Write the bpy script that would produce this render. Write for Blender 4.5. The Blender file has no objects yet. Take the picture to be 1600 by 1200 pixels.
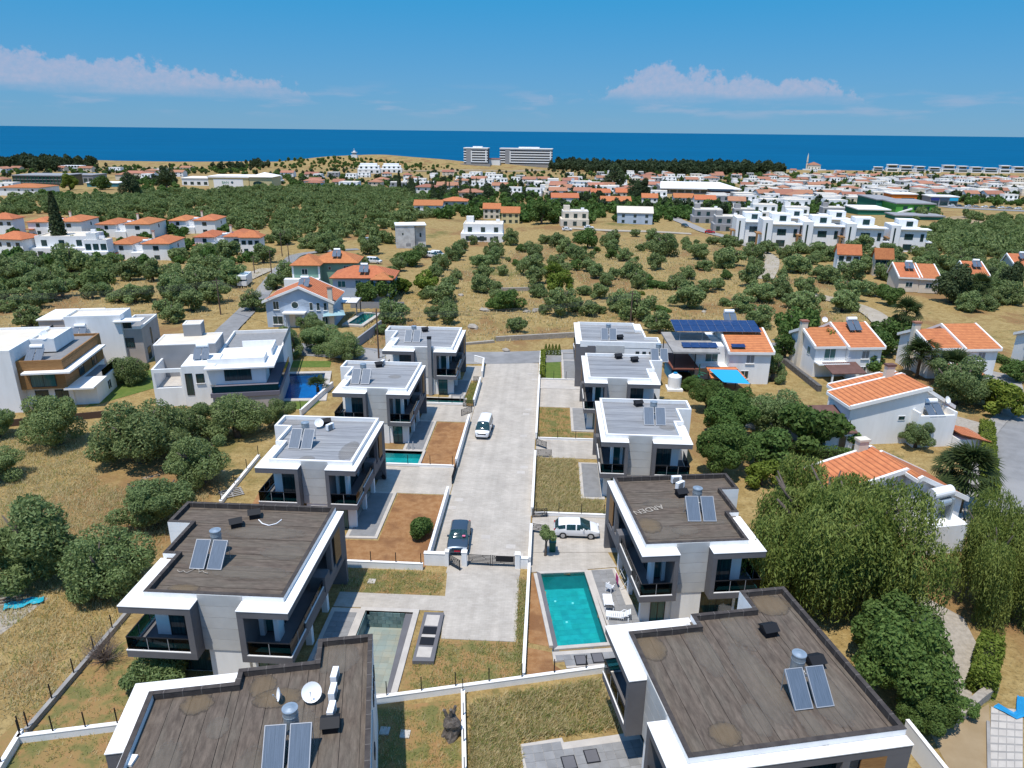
import bpy, math, random
import numpy as np
from mathutils import Vector, Matrix
R = math.radians
rnd = random.Random(11)
sc = bpy.context.scene
C = sc.collection

# ------------------------------------------------------------------ camera
F, CH = 1110.0, 35.0                       # focal length in photo pixels, camera height
_p, _y, _r = math.atan((600-204.5)/F), R(2.87), R(.634)
cf = Vector((-math.sin(_y)*math.cos(_p), math.cos(_y)*math.cos(_p), -math.sin(_p)))
_r0 = Vector((math.cos(_y), math.sin(_y), 0)); _u0 = _r0.cross(cf)
cr = _r0*math.cos(_r) + _u0*math.sin(_r); cu = cr.cross(cf)
cam = bpy.data.cameras.new('camera'); cam.sensor_width = 36; cam.lens = 36*F/1600
cam.clip_end = 150000; cam.clip_start = .5
co = bpy.data.objects.new('camera', cam); C.objects.link(co)
M4 = Matrix((cr, cu, -cf)).transposed().to_4x4(); M4.translation = (0, 0, CH)
co.matrix_world = M4; sc.camera = co

# ------------------------------------------------------------------ world, sun, exposure
SUN = Vector((-.17, -.30, 1)).normalized()             # towards the sun: high, left and a little behind
sun_el = math.asin(SUN.z); sun_az = math.atan2(SUN.x, SUN.y)
wd = bpy.data.worlds.new('World'); sc.world = wd; wd.use_nodes = True
nt = wd.node_tree; nt.nodes.clear()
def nd(t, **k):
    n = nt.nodes.new(t)
    for a, b in k.items(): setattr(n, a, b)
    return n
def lk(a, b): nt.links.new(a, b)
def mth(op, a, b=None, c=None, clamp=False):
    n = nd('ShaderNodeMath', operation=op, use_clamp=clamp)
    for i, v in enumerate((a, b, c)):
        if v is None: continue
        if isinstance(v, (int, float)): n.inputs[i].default_value = v
        else: lk(v, n.inputs[i])
    return n.outputs[0]
def sstep(v, lo, hi):
    n = nd('ShaderNodeMapRange', interpolation_type='SMOOTHSTEP'); lk(v, n.inputs[0])
    n.inputs[1].default_value = lo; n.inputs[2].default_value = hi
    return n.outputs[0]
sky = nd('ShaderNodeTexSky', sky_type='NISHITA', sun_disc=False)
sky.sun_elevation = sun_el; sky.sun_rotation = sun_az
sky.altitude = 300; sky.air_density = 1.0; sky.dust_density = 0.0; sky.ozone_density = 4.5
hs = nd('ShaderNodeVectorMath', operation='MULTIPLY'); hs.inputs[1].default_value = (.62, .88, 1.10)
lk(sky.outputs[0], hs.inputs[0])
skyr = nd('ShaderNodeValToRGB'); skygrade = nd('ShaderNodeMix', data_type='RGBA'); 
tc = nd('ShaderNodeTexCoord'); sx = nd('ShaderNodeSeparateXYZ'); lk(tc.outputs['Generated'], sx.inputs[0])
az = mth('ARCTAN2', sx.outputs[0], sx.outputs[1]); el = mth('MULTIPLY', mth('ARCSINE', sx.outputs[2]), 57.2958)
azd = mth('MULTIPLY', az, 57.2958)
lk(mth('MULTIPLY', el, 1/90), skyr.inputs[0]); se = skyr.color_ramp.elements       # clear deep blue air, paler to the horizon
for i, (e_, c_) in enumerate(((0,(.34,1.04,1.95)),(.04,(.26,1.09,2.12)),(.10,(.04,1.10,2.26)),(.2,(.25,1.25,2.4)),(1,(1.15,1.95,3.0)))):
    q_ = se[i] if i < 2 else se.new(e_); q_.position = e_; q_.color = (*[v/10 for v in c_], 1)
skym = nd('ShaderNodeVectorMath', operation='SCALE'); skym.inputs[3].default_value = 10; lk(skyr.outputs[0], skym.inputs[0])
gf_ = nd('ShaderNodeMapRange', interpolation_type='SMOOTHSTEP'); lk(el, gf_.inputs[0]); gf_.inputs[1].default_value = 8; gf_.inputs[2].default_value = 45; gf_.inputs[3].default_value = .9; gf_.inputs[4].default_value = .35; lk(gf_.outputs[0], skygrade.inputs[0])
lk(hs.outputs[0], skygrade.inputs[6]); lk(skym.outputs[0], skygrade.inputs[7])
ramp = nd('ShaderNodeValToRGB'); ramp.color_ramp.interpolation = 'B_SPLINE'
lk(mth('MULTIPLY_ADD', azd, 1/360, .5), ramp.inputs[0])
# height of the cloud tops (degrees / 10) against azimuth; a bank of cloud on the sea horizon all round
tops = [(-180,.1),(-150,.35),(-120,.1),(-80,.3),(-45,.50),(-33,.42),(-29,.46),(-24,.34),(-19,.36),(-16.5,.06),(-6,.05),(-3,.22),(2,.24),(4,.28),(6,.46),(8.5,.50),(10,.42),(15,.38),(20,.34),(22.5,.20),(28,.05),(50,.05),(70,.3),(95,.1),(130,.4),(180,.1)]
cr_ = ramp.color_ramp
while len(cr_.elements) > 1: cr_.elements.remove(cr_.elements[0])
cr_.elements[0].position = 0
for i, (a, t) in enumerate(tops):
    e = cr_.elements[0] if i == 0 else cr_.elements.new((a+180)/360)
    e.position = (a+180)/360; e.color = (t, t, t, 1)
cb = nd('ShaderNodeCombineXYZ'); lk(azd, cb.inputs[0]); lk(el, cb.inputs[1])
def cloudnoise(scale, sxy, detail, rough):
    mp = nd('ShaderNodeMapping'); lk(cb.outputs[0], mp.inputs[0]); mp.inputs['Scale'].default_value = (sxy[0], sxy[1], 1)
    n = nd('ShaderNodeTexNoise', noise_dimensions='2D'); lk(mp.outputs[0], n.inputs['Vector'])
    n.inputs['Scale'].default_value = scale; n.inputs['Detail'].default_value = detail; n.inputs['Roughness'].default_value = rough
    return n.outputs[0]
n1 = cloudnoise(.9, (1, 1.15), 7, .62); n2 = cloudnoise(.5, (.35, 2.2), 5, .55); n3 = cloudnoise(2.2, (1, 1.2), 6, .6)
top = mth('MULTIPLY', ramp.outputs[0], 10)
edge = mth('SUBTRACT', mth('ADD', top, mth('MULTIPLY_ADD', n1, 2.6, -1.3)), el)
d1 = mth('MULTIPLY', sstep(edge, 0, .55), sstep(mth('ADD', el, mth('MULTIPLY_ADD', n2, 1.2, -.6)), 1.7, 3.0))
wisp = mth('MULTIPLY', sstep(n2, .48, .75), mth('MULTIPLY', sstep(el, .6, 1.6), sstep(mth('MULTIPLY', el, -1), -3.6, -1.8)))
dens = mth('MULTIPLY', mth('MAXIMUM', mth('MULTIPLY', d1, mth('MULTIPLY_ADD', n3, .7, .42), clamp=True), mth('MULTIPLY', wisp, .45)), .55)
mx = nd('ShaderNodeMix', data_type='RGBA'); lk(dens, mx.inputs[0]); lk(skygrade.outputs[2], mx.inputs[6]); mx.inputs[7].default_value = (2.45, 2.15, 2.6, 1)
bg = nd('ShaderNodeBackground'); bg.inputs[1].default_value = .15; lk(mx.outputs[2], bg.inputs[0])
wo = nd('ShaderNodeOutputWorld'); lk(bg.outputs[0], wo.inputs[0])
sl = bpy.data.lights.new('sun', 'SUN'); sl.energy = 2.9; sl.angle = R(.53); sl.color = (1, .955, .88)
so = bpy.data.objects.new('sun', sl); C.objects.link(so); so.rotation_euler = SUN.to_track_quat('Z', 'Y').to_euler()
sc.view_settings.view_transform = 'Standard'; sc.view_settings.look = 'None'
sc.view_settings.gamma = 1; sc.view_settings.exposure = 0.72
sc.render.engine = 'CYCLES'
cy = sc.cycles
cy.max_bounces = 6; cy.diffuse_bounces = 4; cy.glossy_bounces = 3; cy.transmission_bounces = 4; cy.transparent_max_bounces = 8
cy.use_denoising = True; cy.caustics_reflective = False; cy.caustics_refractive = False

# ------------------------------------------------------------------ terrain height, picture point -> place on the ground
_ty = [-400, 115, 265, 350, 480, 700, 1000, 1400, 1650, 1730, 1900, 4000]
_tz = [0, 0, -3.5, -5.5, -9, -16, -24, -33, -37.5, -44, -60, -90]
SEA = -42.0
def T(x, y):
    yy = y + 18*math.sin(x*.013) + 12*math.sin(x*.031+1) if y > 1300 else y
    z = float(np.interp(yy, _ty, _tz))
    z += 21*math.exp(-((x+370)/170)**2-((y-1500)/120)**2)
    z += 6*math.exp(-((x+150)/120)**2-((y-1480)/100)**2)
    if y > 118: z += min(1, (y-118)/60)*.5*(math.sin(x*.05+y*.021)+math.sin(y*.043-x*.017))
    return z
def P(px, py, z=None):
    d = cf + cr*((px-800)/F) - cu*((py-600)/F)
    if z is not None:
        t = (z-CH)/d.z; return Vector((d.x*t, d.y*t, z))
    t = 20.0
    while t < 2500:
        if CH + d.z*t < T(d.x*t, d.y*t): break
        t *= 1.02
    lo, hi = t/1.02, t
    for _ in range(18):
        m = (lo+hi)/2
        if CH + d.z*m < T(d.x*m, d.y*m): hi = m
        else: lo = m
    return Vector((d.x*lo, d.y*lo, T(d.x*lo, d.y*lo)))
def depth(v): return (Vector(v)-Vector((0, 0, CH))).dot(cf)

# ------------------------------------------------------------------ materials
MATS = {}
def mat(name, col, rough=.75, col2=None, scale=1.0, mix=.5, detail=6, bump=0, bscale=None, spec=.3, metal=0, stretch=(1,1,1), objrand=0, col3=None, s3=.15, attr=None, coord='obj', sharp=.35, transl=0):
    m = bpy.data.materials.new(name); m.use_nodes = True; MATS[name] = m
    n = m.node_tree.nodes; L = m.node_tree.links
    b = n['Principled BSDF']; b.inputs['Roughness'].default_value = rough; b.inputs['Specular IOR Level'].default_value = spec; b.inputs['Metallic'].default_value = metal
    m.diffuse_color = (*col, 1)
    def noisetex(s, d=detail):
        if coord == 'world': src = n.new('ShaderNodeNewGeometry').outputs['Position']
        else: src = n.new('ShaderNodeTexCoord').outputs['Object']
        mp = n.new('ShaderNodeMapping'); mp.inputs['Scale'].default_value = stretch; L.new(src, mp.inputs[0])
        if coord == 'obj':
            oi = n.new('ShaderNodeObjectInfo'); ml = n.new('ShaderNodeMath'); ml.operation = 'MULTIPLY'; ml.inputs[1].default_value = 37
            L.new(oi.outputs['Random'], ml.inputs[0]); cx = n.new('ShaderNodeCombineXYZ'); L.new(ml.outputs[0], cx.inputs[0]); L.new(ml.outputs[0], cx.inputs[2]); L.new(cx.outputs[0], mp.inputs['Location'])
        t = n.new('ShaderNodeTexNoise'); t.inputs['Scale'].default_value = s; t.inputs['Detail'].default_value = d; t.inputs['Roughness'].default_value = .6
        L.new(mp.outputs[0], t.inputs['Vector']); return t.outputs[0]
    def ramp_(v, lo, hi):
        r = n.new('ShaderNodeMapRange'); r.interpolation_type = 'SMOOTHSTEP'; L.new(v, r.inputs[0]); r.inputs[1].default_value = lo; r.inputs[2].default_value = hi; return r.outputs[0]
    def mixc(f, a, bb):
        q = n.new('ShaderNodeMix'); q.data_type = 'RGBA'
        if isinstance(f, float): q.inputs[0].default_value = f
        else: L.new(f, q.inputs[0])
        for i, v in ((6, a), (7, bb)):
            if isinstance(v, tuple): q.inputs[i].default_value = (*v, 1)
            else: L.new(v, q.inputs[i])
        return q.outputs[2]
    cur = None
    if col2 is not None:
        lo = 1-mix-sharp/2
        cur = mixc(ramp_(noisetex(scale), max(0, .5+(.5-mix)*.6-sharp/2), .5+(.5-mix)*.6+sharp/2), col, col2)
        if col3 is not None: cur = mixc(ramp_(noisetex(s3, 4), .47, .62), cur, col3)
    if attr:
        a = n.new('ShaderNodeAttribute'); a.attribute_name = attr
        cur = mixc(a.outputs['Fac'], col, col2 or col)
    if objrand:
        h = n.new('ShaderNodeHueSaturation'); oi = n.new('ShaderNodeObjectInfo')
        r = n.new('ShaderNodeMapRange'); L.new(oi.outputs['Random'], r.inputs[0]); r.inputs[3].default_value = 1-objrand; r.inputs[4].default_value = 1+objrand
        L.new(r.outputs[0], h.inputs['Value'])
        w = n.new('ShaderNodeTexWhiteNoise'); w.noise_dimensions = '1D'; L.new(oi.outputs['Random'], w.inputs['W'])
        r2 = n.new('ShaderNodeMapRange'); L.new(w.outputs['Value'], r2.inputs[0]); r2.inputs[3].default_value = .5-objrand*.06; r2.inputs[4].default_value = .5+objrand*.06
        L.new(r2.outputs[0], h.inputs['Hue'])
        if cur is None: h.inputs['Color'].default_value = (*col, 1)
        else: L.new(cur, h.inputs['Color'])
        cur = h.outputs[0]
    if cur is None: b.inputs['Base Color'].default_value = (*col, 1)
    else: L.new(cur, b.inputs['Base Color'])
    if bump:
        bp = n.new('ShaderNodeBump'); bp.inputs['Strength'].default_value = 1; bp.inputs['Distance'].default_value = bump
        L.new(noisetex(bscale or scale*3, 5), bp.inputs['Height']); L.new(bp.outputs[0], b.inputs['Normal'])
    if transl:
        tr = n.new('ShaderNodeBsdfTranslucent'); ms = n.new('ShaderNodeMixShader'); ms.inputs[0].default_value = transl
        if cur is None: tr.inputs[0].default_value = (*col, 1)
        else: L.new(cur, tr.inputs[0])
        L.new(b.outputs[0], ms.inputs[1]); L.new(tr.outputs[0], ms.inputs[2])
        L.new(ms.outputs[0], n['Material Output'].inputs[0])
    return m
def glassmat(name, tint, gloss=.1, rough=.03, ior=1.33):
    m = bpy.data.materials.new(name); m.use_nodes = True; MATS[name] = m
    n = m.node_tree.nodes; L = m.node_tree.links; n.remove(n['Principled BSDF'])
    t = n.new('ShaderNodeBsdfTransparent'); t.inputs[0].default_value = (*tint, 1)
    g = n.new('ShaderNodeBsdfGlossy'); g.inputs['Roughness'].default_value = rough
    lw = n.new('ShaderNodeFresnel'); lw.inputs[0].default_value = ior
    ad = n.new('ShaderNodeMath'); ad.operation = 'ADD'; ad.inputs[1].default_value = gloss; L.new(lw.outputs[0], ad.inputs[0])
    x = n.new('ShaderNodeMixShader'); L.new(ad.outputs[0], x.inputs[0]); L.new(t.outputs[0], x.inputs[1]); L.new(g.outputs[0], x.inputs[2])
    if 'water' in name:
        tn = n.new('ShaderNodeTexNoise'); tn.inputs['Scale'].default_value = 1.6; tn.inputs['Detail'].default_value = 3
        gp_ = n.new('ShaderNodeNewGeometry'); L.new(gp_.outputs['Position'], tn.inputs['Vector'])
        bp = n.new('ShaderNodeBump'); bp.inputs['Distance'].default_value = .05; L.new(tn.outputs[0], bp.inputs['Height']); L.new(bp.outputs[0], g.inputs['Normal']); L.new(bp.outputs[0], lw.inputs['Normal'])
    L.new(x.outputs[0], n['Material Output'].inputs[0]); return m

white = mat('white_render', (.82,.815,.80), .8, (.72,.71,.69), 1.1, .35, bump=.004, bscale=6, stretch=(1,1,.18), sharp=.5)
cream = mat('cream_render', (.70,.62,.50), .85, (.62,.55,.45), .6)
mushroom = mat('mushroom_render', (.44,.39,.36), .85, (.38,.34,.31), .5)
bluewall = mat('pale_blue_render', (.46,.53,.62), .85, (.40,.47,.56), .4)
greenwall = mat('sage_green_render', (.22,.36,.27), .85, (.19,.31,.24), .5)
yellowwall = mat('straw_yellow_render', (.62,.52,.28), .85)
skywall = mat('sky_blue_render', (.25,.42,.55), .85)
gray = mat('grey_frame_render', (.145,.14,.145), .75, (.12,.115,.12), .4)
midgray = mat('mid_grey_render', (.30,.295,.30), .8, (.26,.26,.265), .4)
coping = mat('white_coping', (.83,.80,.76), .7, (.72,.68,.63), .35, .3, bump=.003, bscale=5)
clad = mat('pale_grey_cladding', (.50,.495,.475), .7, (.45,.445,.43), .8, objrand=.05)
bitumen = mat('weathered_bitumen', (.102,.078,.060), .9, (.142,.111,.085), 3.2, .5, bump=.025, bscale=16, stretch=(.4,1.5,1), col3=(.135,.110,.085), s3=.5, objrand=.03)
bitdark = mat('dark_bitumen', (.045,.037,.034), .85, (.075,.063,.055), 1.5, bump=.01, bscale=9)
silver = mat('silver_roof_sheet', (.30,.30,.305), .6, (.225,.225,.23), 1.4, .5, bump=.012, bscale=10, stretch=(.22,1.9,1), col3=(.345,.345,.345), s3=.35, objrand=.06)
silverd = mat('silver_roof_edge', (.32,.33,.345), .65, (.22,.22,.24), 1.2)
def streaks(m, lo, hi, st=(.22,5.5,1), d=.02):
    n = m.node_tree.nodes; L = m.node_tree.links; b = n['Principled BSDF']; tx = n.new('ShaderNodeTexCoord'); oi = n.new('ShaderNodeObjectInfo'); ml = n.new('ShaderNodeMath'); ml.operation = 'MULTIPLY'; ml.inputs[1].default_value = 53; L.new(oi.outputs['Random'], ml.inputs[0])
    cx = n.new('ShaderNodeCombineXYZ'); L.new(ml.outputs[0], cx.inputs[0]); L.new(ml.outputs[0], cx.inputs[1]); mp = n.new('ShaderNodeMapping'); mp.inputs['Scale'].default_value = st; L.new(tx.outputs['Object'], mp.inputs[0]); L.new(cx.outputs[0], mp.inputs['Location'])
    t = n.new('ShaderNodeTexNoise'); t.inputs['Scale'].default_value = 1.6; t.inputs['Detail'].default_value = 7; t.inputs['Roughness'].default_value = .72; L.new(mp.outputs[0], t.inputs['Vector'])
    r = n.new('ShaderNodeMapRange'); r.inputs[1].default_value = .36; r.inputs[2].default_value = .66; r.inputs[3].default_value = lo; r.inputs[4].default_value = hi; L.new(t.outputs[0], r.inputs[0])
    v = n.new('ShaderNodeVectorMath'); v.operation = 'SCALE'; L.new(b.inputs['Base Color'].links[0].from_socket, v.inputs[0]); L.new(r.outputs[0], v.inputs[3]); L.new(v.outputs[0], b.inputs['Base Color'])
streaks(bitumen, .70, 1.26, (.45,2.2,1)); streaks(silver, .78, 1.14)
patchm = mat('bare_roof_patch', (.30,.20,.10), .95, (.20,.15,.10), 2.5, bump=.02)
def stainmat(name, c_in, c_mid, c_rim, amax=.85):
    m = bpy.data.materials.new(name); m.use_nodes = True; MATS[name] = m; n = m.node_tree.nodes; L = m.node_tree.links; b = n['Principled BSDF']; b.inputs['Roughness'].default_value = .95
    a = n.new('ShaderNodeAttribute'); a.attribute_name = 'edge'; g = n.new('ShaderNodeNewGeometry')
    t = n.new('ShaderNodeTexNoise'); t.inputs['Scale'].default_value = 3.2; t.inputs['Detail'].default_value = 8; t.inputs['Roughness'].default_value = .7; L.new(g.outputs['Position'], t.inputs['Vector'])
    ad = n.new('ShaderNodeMath'); ad.operation = 'MULTIPLY_ADD'; ad.inputs[1].default_value = .9; L.new(t.outputs[0], ad.inputs[0]); L.new(a.outputs['Fac'], ad.inputs[2])
    r = n.new('ShaderNodeValToRGB'); e = r.color_ramp.elements; L.new(ad.outputs[0], r.inputs[0]); e[0].position = .50; e[0].color = (*c_rim,1); e[1].position = .62; e[1].color = (*c_mid,1); k = e.new(.95); k.color = (*c_in,1); L.new(r.outputs[0], b.inputs['Base Color'])
    k2 = n.new('ShaderNodeMapRange'); k2.interpolation_type = 'SMOOTHSTEP'; k2.inputs[1].default_value = .42; k2.inputs[2].default_value = .54; k2.inputs[4].default_value = amax; L.new(ad.outputs[0], k2.inputs[0]); L.new(k2.outputs[0], b.inputs['Alpha']); return m
stain_tan = stainmat('tan_dirt_stain', (.24,.17,.095), (.18,.135,.085), (.05,.042,.036), .42)
stain_pale = stainmat('pale_dust_stain', (.25,.215,.17), (.20,.175,.14), (.15,.13,.11), .28)
rust = mat('pale_roof_stain', (.42,.36,.29), .9, (.33,.29,.25), 1.5)
glassd = mat('dark_glass', (.012,.03,.034), .06, (.03,.075,.075), 2.5, .45, spec=.6, stretch=(3,3,.15))
glassg = mat('curtained_glass', (.02,.085,.085), .08, (.05,.17,.165), 3, .5, spec=.6, stretch=(4,4,.1))
frame = mat('dark_window_frame', (.03,.032,.035), .4)
wframe = mat('white_window_frame', (.75,.75,.75), .5)
railglass = glassmat('tinted_rail_glass', (.10,.25,.28), .01, ior=1.12)
blackm = mat('black_metal', (.014,.015,.018), .6, spec=.2)
pave = mat('street_pavers', (.50,.45,.385), .85, (.46,.41,.35), 1.6, .5, bump=.008, bscale=5, coord='world', stretch=(.5,1.5,1))
def paved(m, bw, bh, mort=.80):
    n = m.node_tree.nodes; L = m.node_tree.links; b = n['Principled BSDF']; g = n.new('ShaderNodeNewGeometry')
    br = n.new('ShaderNodeTexBrick'); br.inputs['Scale'].default_value = 1; br.inputs['Brick Width'].default_value = bw; br.inputs['Row Height'].default_value = bh; br.inputs['Mortar Size'].default_value = .012; br.inputs['Mortar Smooth'].default_value = .4
    br.inputs['Color1'].default_value = (1,1,1,1); br.inputs['Color2'].default_value = (.90,.895,.885,1); br.inputs['Mortar'].default_value = (mort,)*3+(1,); L.new(g.outputs['Position'], br.inputs['Vector'])
    t = n.new('ShaderNodeTexNoise'); t.inputs['Scale'].default_value = .35; t.inputs['Detail'].default_value = 8; t.inputs['Roughness'].default_value = .7; L.new(g.outputs['Position'], t.inputs['Vector'])
    r = n.new('ShaderNodeMapRange'); r.inputs[1].default_value = .3; r.inputs[2].default_value = .7; r.inputs[3].default_value = .80; r.inputs[4].default_value = 1.08; L.new(t.outputs[0], r.inputs[0])
    mp = n.new('ShaderNodeMapping'); mp.inputs['Scale'].default_value = (1.3,.05,1); L.new(g.outputs['Position'], mp.inputs[0])
    t2 = n.new('ShaderNodeTexNoise'); t2.inputs['Scale'].default_value = 1.0; t2.inputs['Detail'].default_value = 3; L.new(mp.outputs[0], t2.inputs['Vector'])
    r2 = n.new('ShaderNodeMapRange'); r2.inputs[1].default_value = .35; r2.inputs[2].default_value = .65; r2.inputs[3].default_value = .92; r2.inputs[4].default_value = 1.04; L.new(t2.outputs[0], r2.inputs[0])
    pr_ = n.new('ShaderNodeMath'); pr_.operation = 'MULTIPLY'; L.new(r.outputs[0], pr_.inputs[0]); L.new(r2.outputs[0], pr_.inputs[1])
    v1 = n.new('ShaderNodeVectorMath'); v1.operation = 'MULTIPLY'; L.new(b.inputs['Base Color'].links[0].from_socket, v1.inputs[0]); L.new(br.outputs['Color'], v1.inputs[1])
    v2 = n.new('ShaderNodeVectorMath'); v2.operation = 'SCALE'; L.new(v1.outputs[0], v2.inputs[0]); L.new(pr_.outputs[0], v2.inputs[3]); L.new(v2.outputs[0], b.inputs['Base Color'])
paved(pave, .42, .21)
tile = mat('grey_terrace_tile', (.255,.25,.245), .65, (.215,.21,.205), 1.5, objrand=.10)
stone = mat('pale_stone_edging', (.50,.455,.40), .75, (.43,.39,.345), 1.3)
concrete = mat('rough_concrete', (.33,.31,.285), .9, (.25,.235,.22), .8, bump=.01, coord='world')
asphalt = mat('worn_asphalt', (.245,.24,.235), .9, (.20,.195,.19), .6, bump=.005, bscale=10, coord='world', col3=(.285,.275,.265), s3=.08)
soil = mat('reddish_soil', (.26,.125,.048), .95, (.34,.185,.082), 1.6, .5, bump=.08, bscale=6, coord='world', col3=(.21,.10,.042), s3=.35)
drysoil = mat('dry_weedy_soil', (.29,.165,.068), .95, (.25,.175,.062), 1.1, .55, bump=.06, bscale=4, coord='world', col3=(.15,.14,.045), s3=.55)
lawn = mat('mown_lawn', (.075,.125,.018), .9, (.12,.155,.03), 1.5, .5, bump=.03, bscale=9, coord='world')
gravel = mat('pale_gravel', (.38,.335,.28), .95, (.29,.255,.21), 3, .5, bump=.04, bscale=8, coord='world')
track = mat('pale_track', (.40,.345,.27), .95, (.33,.28,.215), .6, bump=.03, coord='world')
sand = mat('bare_yellow_ground', (.34,.255,.155), .95, (.27,.195,.11), .3, coord='world')
tiles = mat('orange_roof_tile', (.58,.205,.080), .8, (.47,.155,.062), 1.5, .5, bump=.05, bscale=4, objrand=.10, stretch=(1,1,1))
def tile_rows(m, sc_=2.5, d=.05):
    n = m.node_tree.nodes; L = m.node_tree.links; b = n['Principled BSDF']
    tx = n.new('ShaderNodeTexCoord'); sp = n.new('ShaderNodeSeparateXYZ'); L.new(tx.outputs['Object'], sp.inputs[0])
    def saw(sock, per):
        a = n.new('ShaderNodeMath'); a.operation = 'DIVIDE'; a.inputs[1].default_value = per; L.new(sock, a.inputs[0])
        f = n.new('ShaderNodeMath'); f.operation = 'FRACT'; L.new(a.outputs[0], f.inputs[0]); return f.outputs[0]
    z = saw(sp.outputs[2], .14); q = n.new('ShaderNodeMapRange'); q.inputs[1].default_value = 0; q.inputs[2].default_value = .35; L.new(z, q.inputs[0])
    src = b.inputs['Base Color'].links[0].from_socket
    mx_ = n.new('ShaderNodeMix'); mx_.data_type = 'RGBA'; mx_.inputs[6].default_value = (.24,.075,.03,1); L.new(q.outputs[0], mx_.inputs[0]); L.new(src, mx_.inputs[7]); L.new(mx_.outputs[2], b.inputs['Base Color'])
    bp = n.new('ShaderNodeBump'); bp.inputs['Distance'].default_value = d; L.new(z, bp.inputs['Height']); L.new(bp.outputs[0], b.inputs['Normal'])
tile_rows(tiles)
redtile = mat('faded_red_roof', (.38,.17,.10), .85, (.31,.14,.09), .8, objrand=.14)
brownroof = mat('brown_shed_roof', (.12,.062,.05), .8, (.15,.08,.065), 1.0)
wood = mat('warm_timber_cladding', (.33,.175,.065), .7, (.24,.12,.045), 1.6, .5, stretch=(1,1,9), bump=.01)
bark = mat('grey_bark', (.13,.105,.085), .95, (.08,.065,.055), 4, bump=.03)
polem = mat('timber_pole', (.12,.08,.06), .9)
galv = mat('galvanised_steel', (.40,.46,.50), .42, (.33,.38,.42), 3, metal=.55)
collector = mat('solar_collector', (.085,.115,.155), .45, (.115,.15,.20), 6, .5, spec=.2, stretch=(5,.2,1))
pv = mat('pv_cell', (.012,.03,.10), .12, (.02,.045,.13), 2, spec=.6)
alum = mat('aluminium', (.36,.37,.39), .5, metal=.2)
plasticw = mat('white_plastic', (.82,.82,.82), .45)
acgrille = mat('grey_grille', (.25,.25,.25), .6)
mosaic = mat('turquoise_pool_tile', (.05,.40,.41), .4, (.035,.32,.34), 1.3, objrand=.10, coord='world')
mosblue = mat('blue_pool_tile', (.02,.21,.44), .4, (.015,.17,.37), .8, coord='world')
slate = mat('slate_pool_tile', (.10,.17,.175), .5, (.17,.235,.225), 2, objrand=.28)
slatef = mat('dusty_slate_tile', (.24,.285,.255), .6, (.30,.295,.23), .9, objrand=.10, coord='world')
water = glassmat('pool_water', (.45,.93,.93), .02)
waterb = glassmat('pool_water_blue', (.25,.75,.95), .02)
waters = glassmat('shallow_water', (.45,.80,.80), .03)
blueplastic = mat('blue_tarpaulin', (.02,.26,.50), .55, (.015,.2,.42), 1.5, bump=.01)
# ------------------------------------------------------------------ builders
def mesh_from(name, v, f, m, smooth=False):
    me = bpy.data.meshes.new(name); me.from_pydata([tuple(p) for p in v], [], f)
    me.materials.append(m)
    if smooth: me.polygons.foreach_set('use_smooth', [True]*len(me.polygons))
    me.update(); return me
class MB:
    def __init__(s): s.v, s.f = [], []
    def add(s, v, f):
        o = len(s.v); s.v += [tuple(p) for p in v]; s.f += [tuple(i+o for i in q) for q in f]; return s
    def box(s, x0, y0, z0, x1, y1, z1):
        x0, x1 = min(x0,x1), max(x0,x1); y0, y1 = min(y0,y1), max(y0,y1)
        return s.add([(x0,y0,z0),(x1,y0,z0),(x1,y1,z0),(x0,y1,z0),(x0,y0,z1),(x1,y0,z1),(x1,y1,z1),(x0,y1,z1)],
              [(3,2,1,0),(4,5,6,7),(0,1,5,4),(1,2,6,5),(2,3,7,6),(3,0,4,7)])
    def prism(s, poly, z0, z1):
        a = sum(poly[i][0]*poly[(i+1)%len(poly)][1]-poly[(i+1)%len(poly)][0]*poly[i][1] for i in range(len(poly)))
        if a < 0: poly = poly[::-1]
        n = len(poly)
        return s.add([(p[0],p[1],z0) for p in poly]+[(p[0],p[1],z1) for p in poly],
              [tuple(range(n-1,-1,-1)), tuple(range(n,2*n))]+[(i,(i+1)%n,n+(i+1)%n,n+i) for i in range(n)])
    def cyl(s, cx, cy_, z0, z1, r, n=14, r2=None):
        r2 = r if r2 is None else r2; v = []
        for k in range(n): a = 2*math.pi*k/n; v.append((cx+r*math.cos(a), cy_+r*math.sin(a), z0))
        for k in range(n): a = 2*math.pi*k/n; v.append((cx+r2*math.cos(a), cy_+r2*math.sin(a), z1))
        return s.add(v, [tuple(range(n-1,-1,-1)), tuple(range(n,2*n))]+[(i,(i+1)%n,n+(i+1)%n,n+i) for i in range(n)])
    def tube(s, p0, p1, r, n=6, r2=None):
        p0, p1 = Vector(p0), Vector(p1); r2 = r if r2 is None else r2
        d = (p1-p0).normalized(); a = d.orthogonal().normalized(); b = d.cross(a); v = []
        for p, q in ((p0, r), (p1, r2)):
            for k in range(n): t = 2*math.pi*k/n; v.append(p+a*q*math.cos(t)+b*q*math.sin(t))
        return s.add(v, [tuple(range(n-1,-1,-1)), tuple(range(n,2*n))]+[(i,(i+1)%n,n+(i+1)%n,n+i) for i in range(n)])
    def path(s, pts, r, n=6):
        for a, b in zip(pts, pts[1:]): s.tube(a, b, r, n)
        return s
    def build(s, name, m, parent=None, loc=(0,0,0), rz=0, smooth=False):
        return place(name, mesh_from(name, s.v, s.f, m, smooth), parent, loc, rz)
def place(name, me, parent=None, loc=(0,0,0), rz=0):
    o = bpy.data.objects.new(name, me); C.objects.link(o)
    if parent is not None: o.parent = parent
    o.location = loc
    if rz: o.rotation_euler = (0, 0, rz)
    return o
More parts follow.
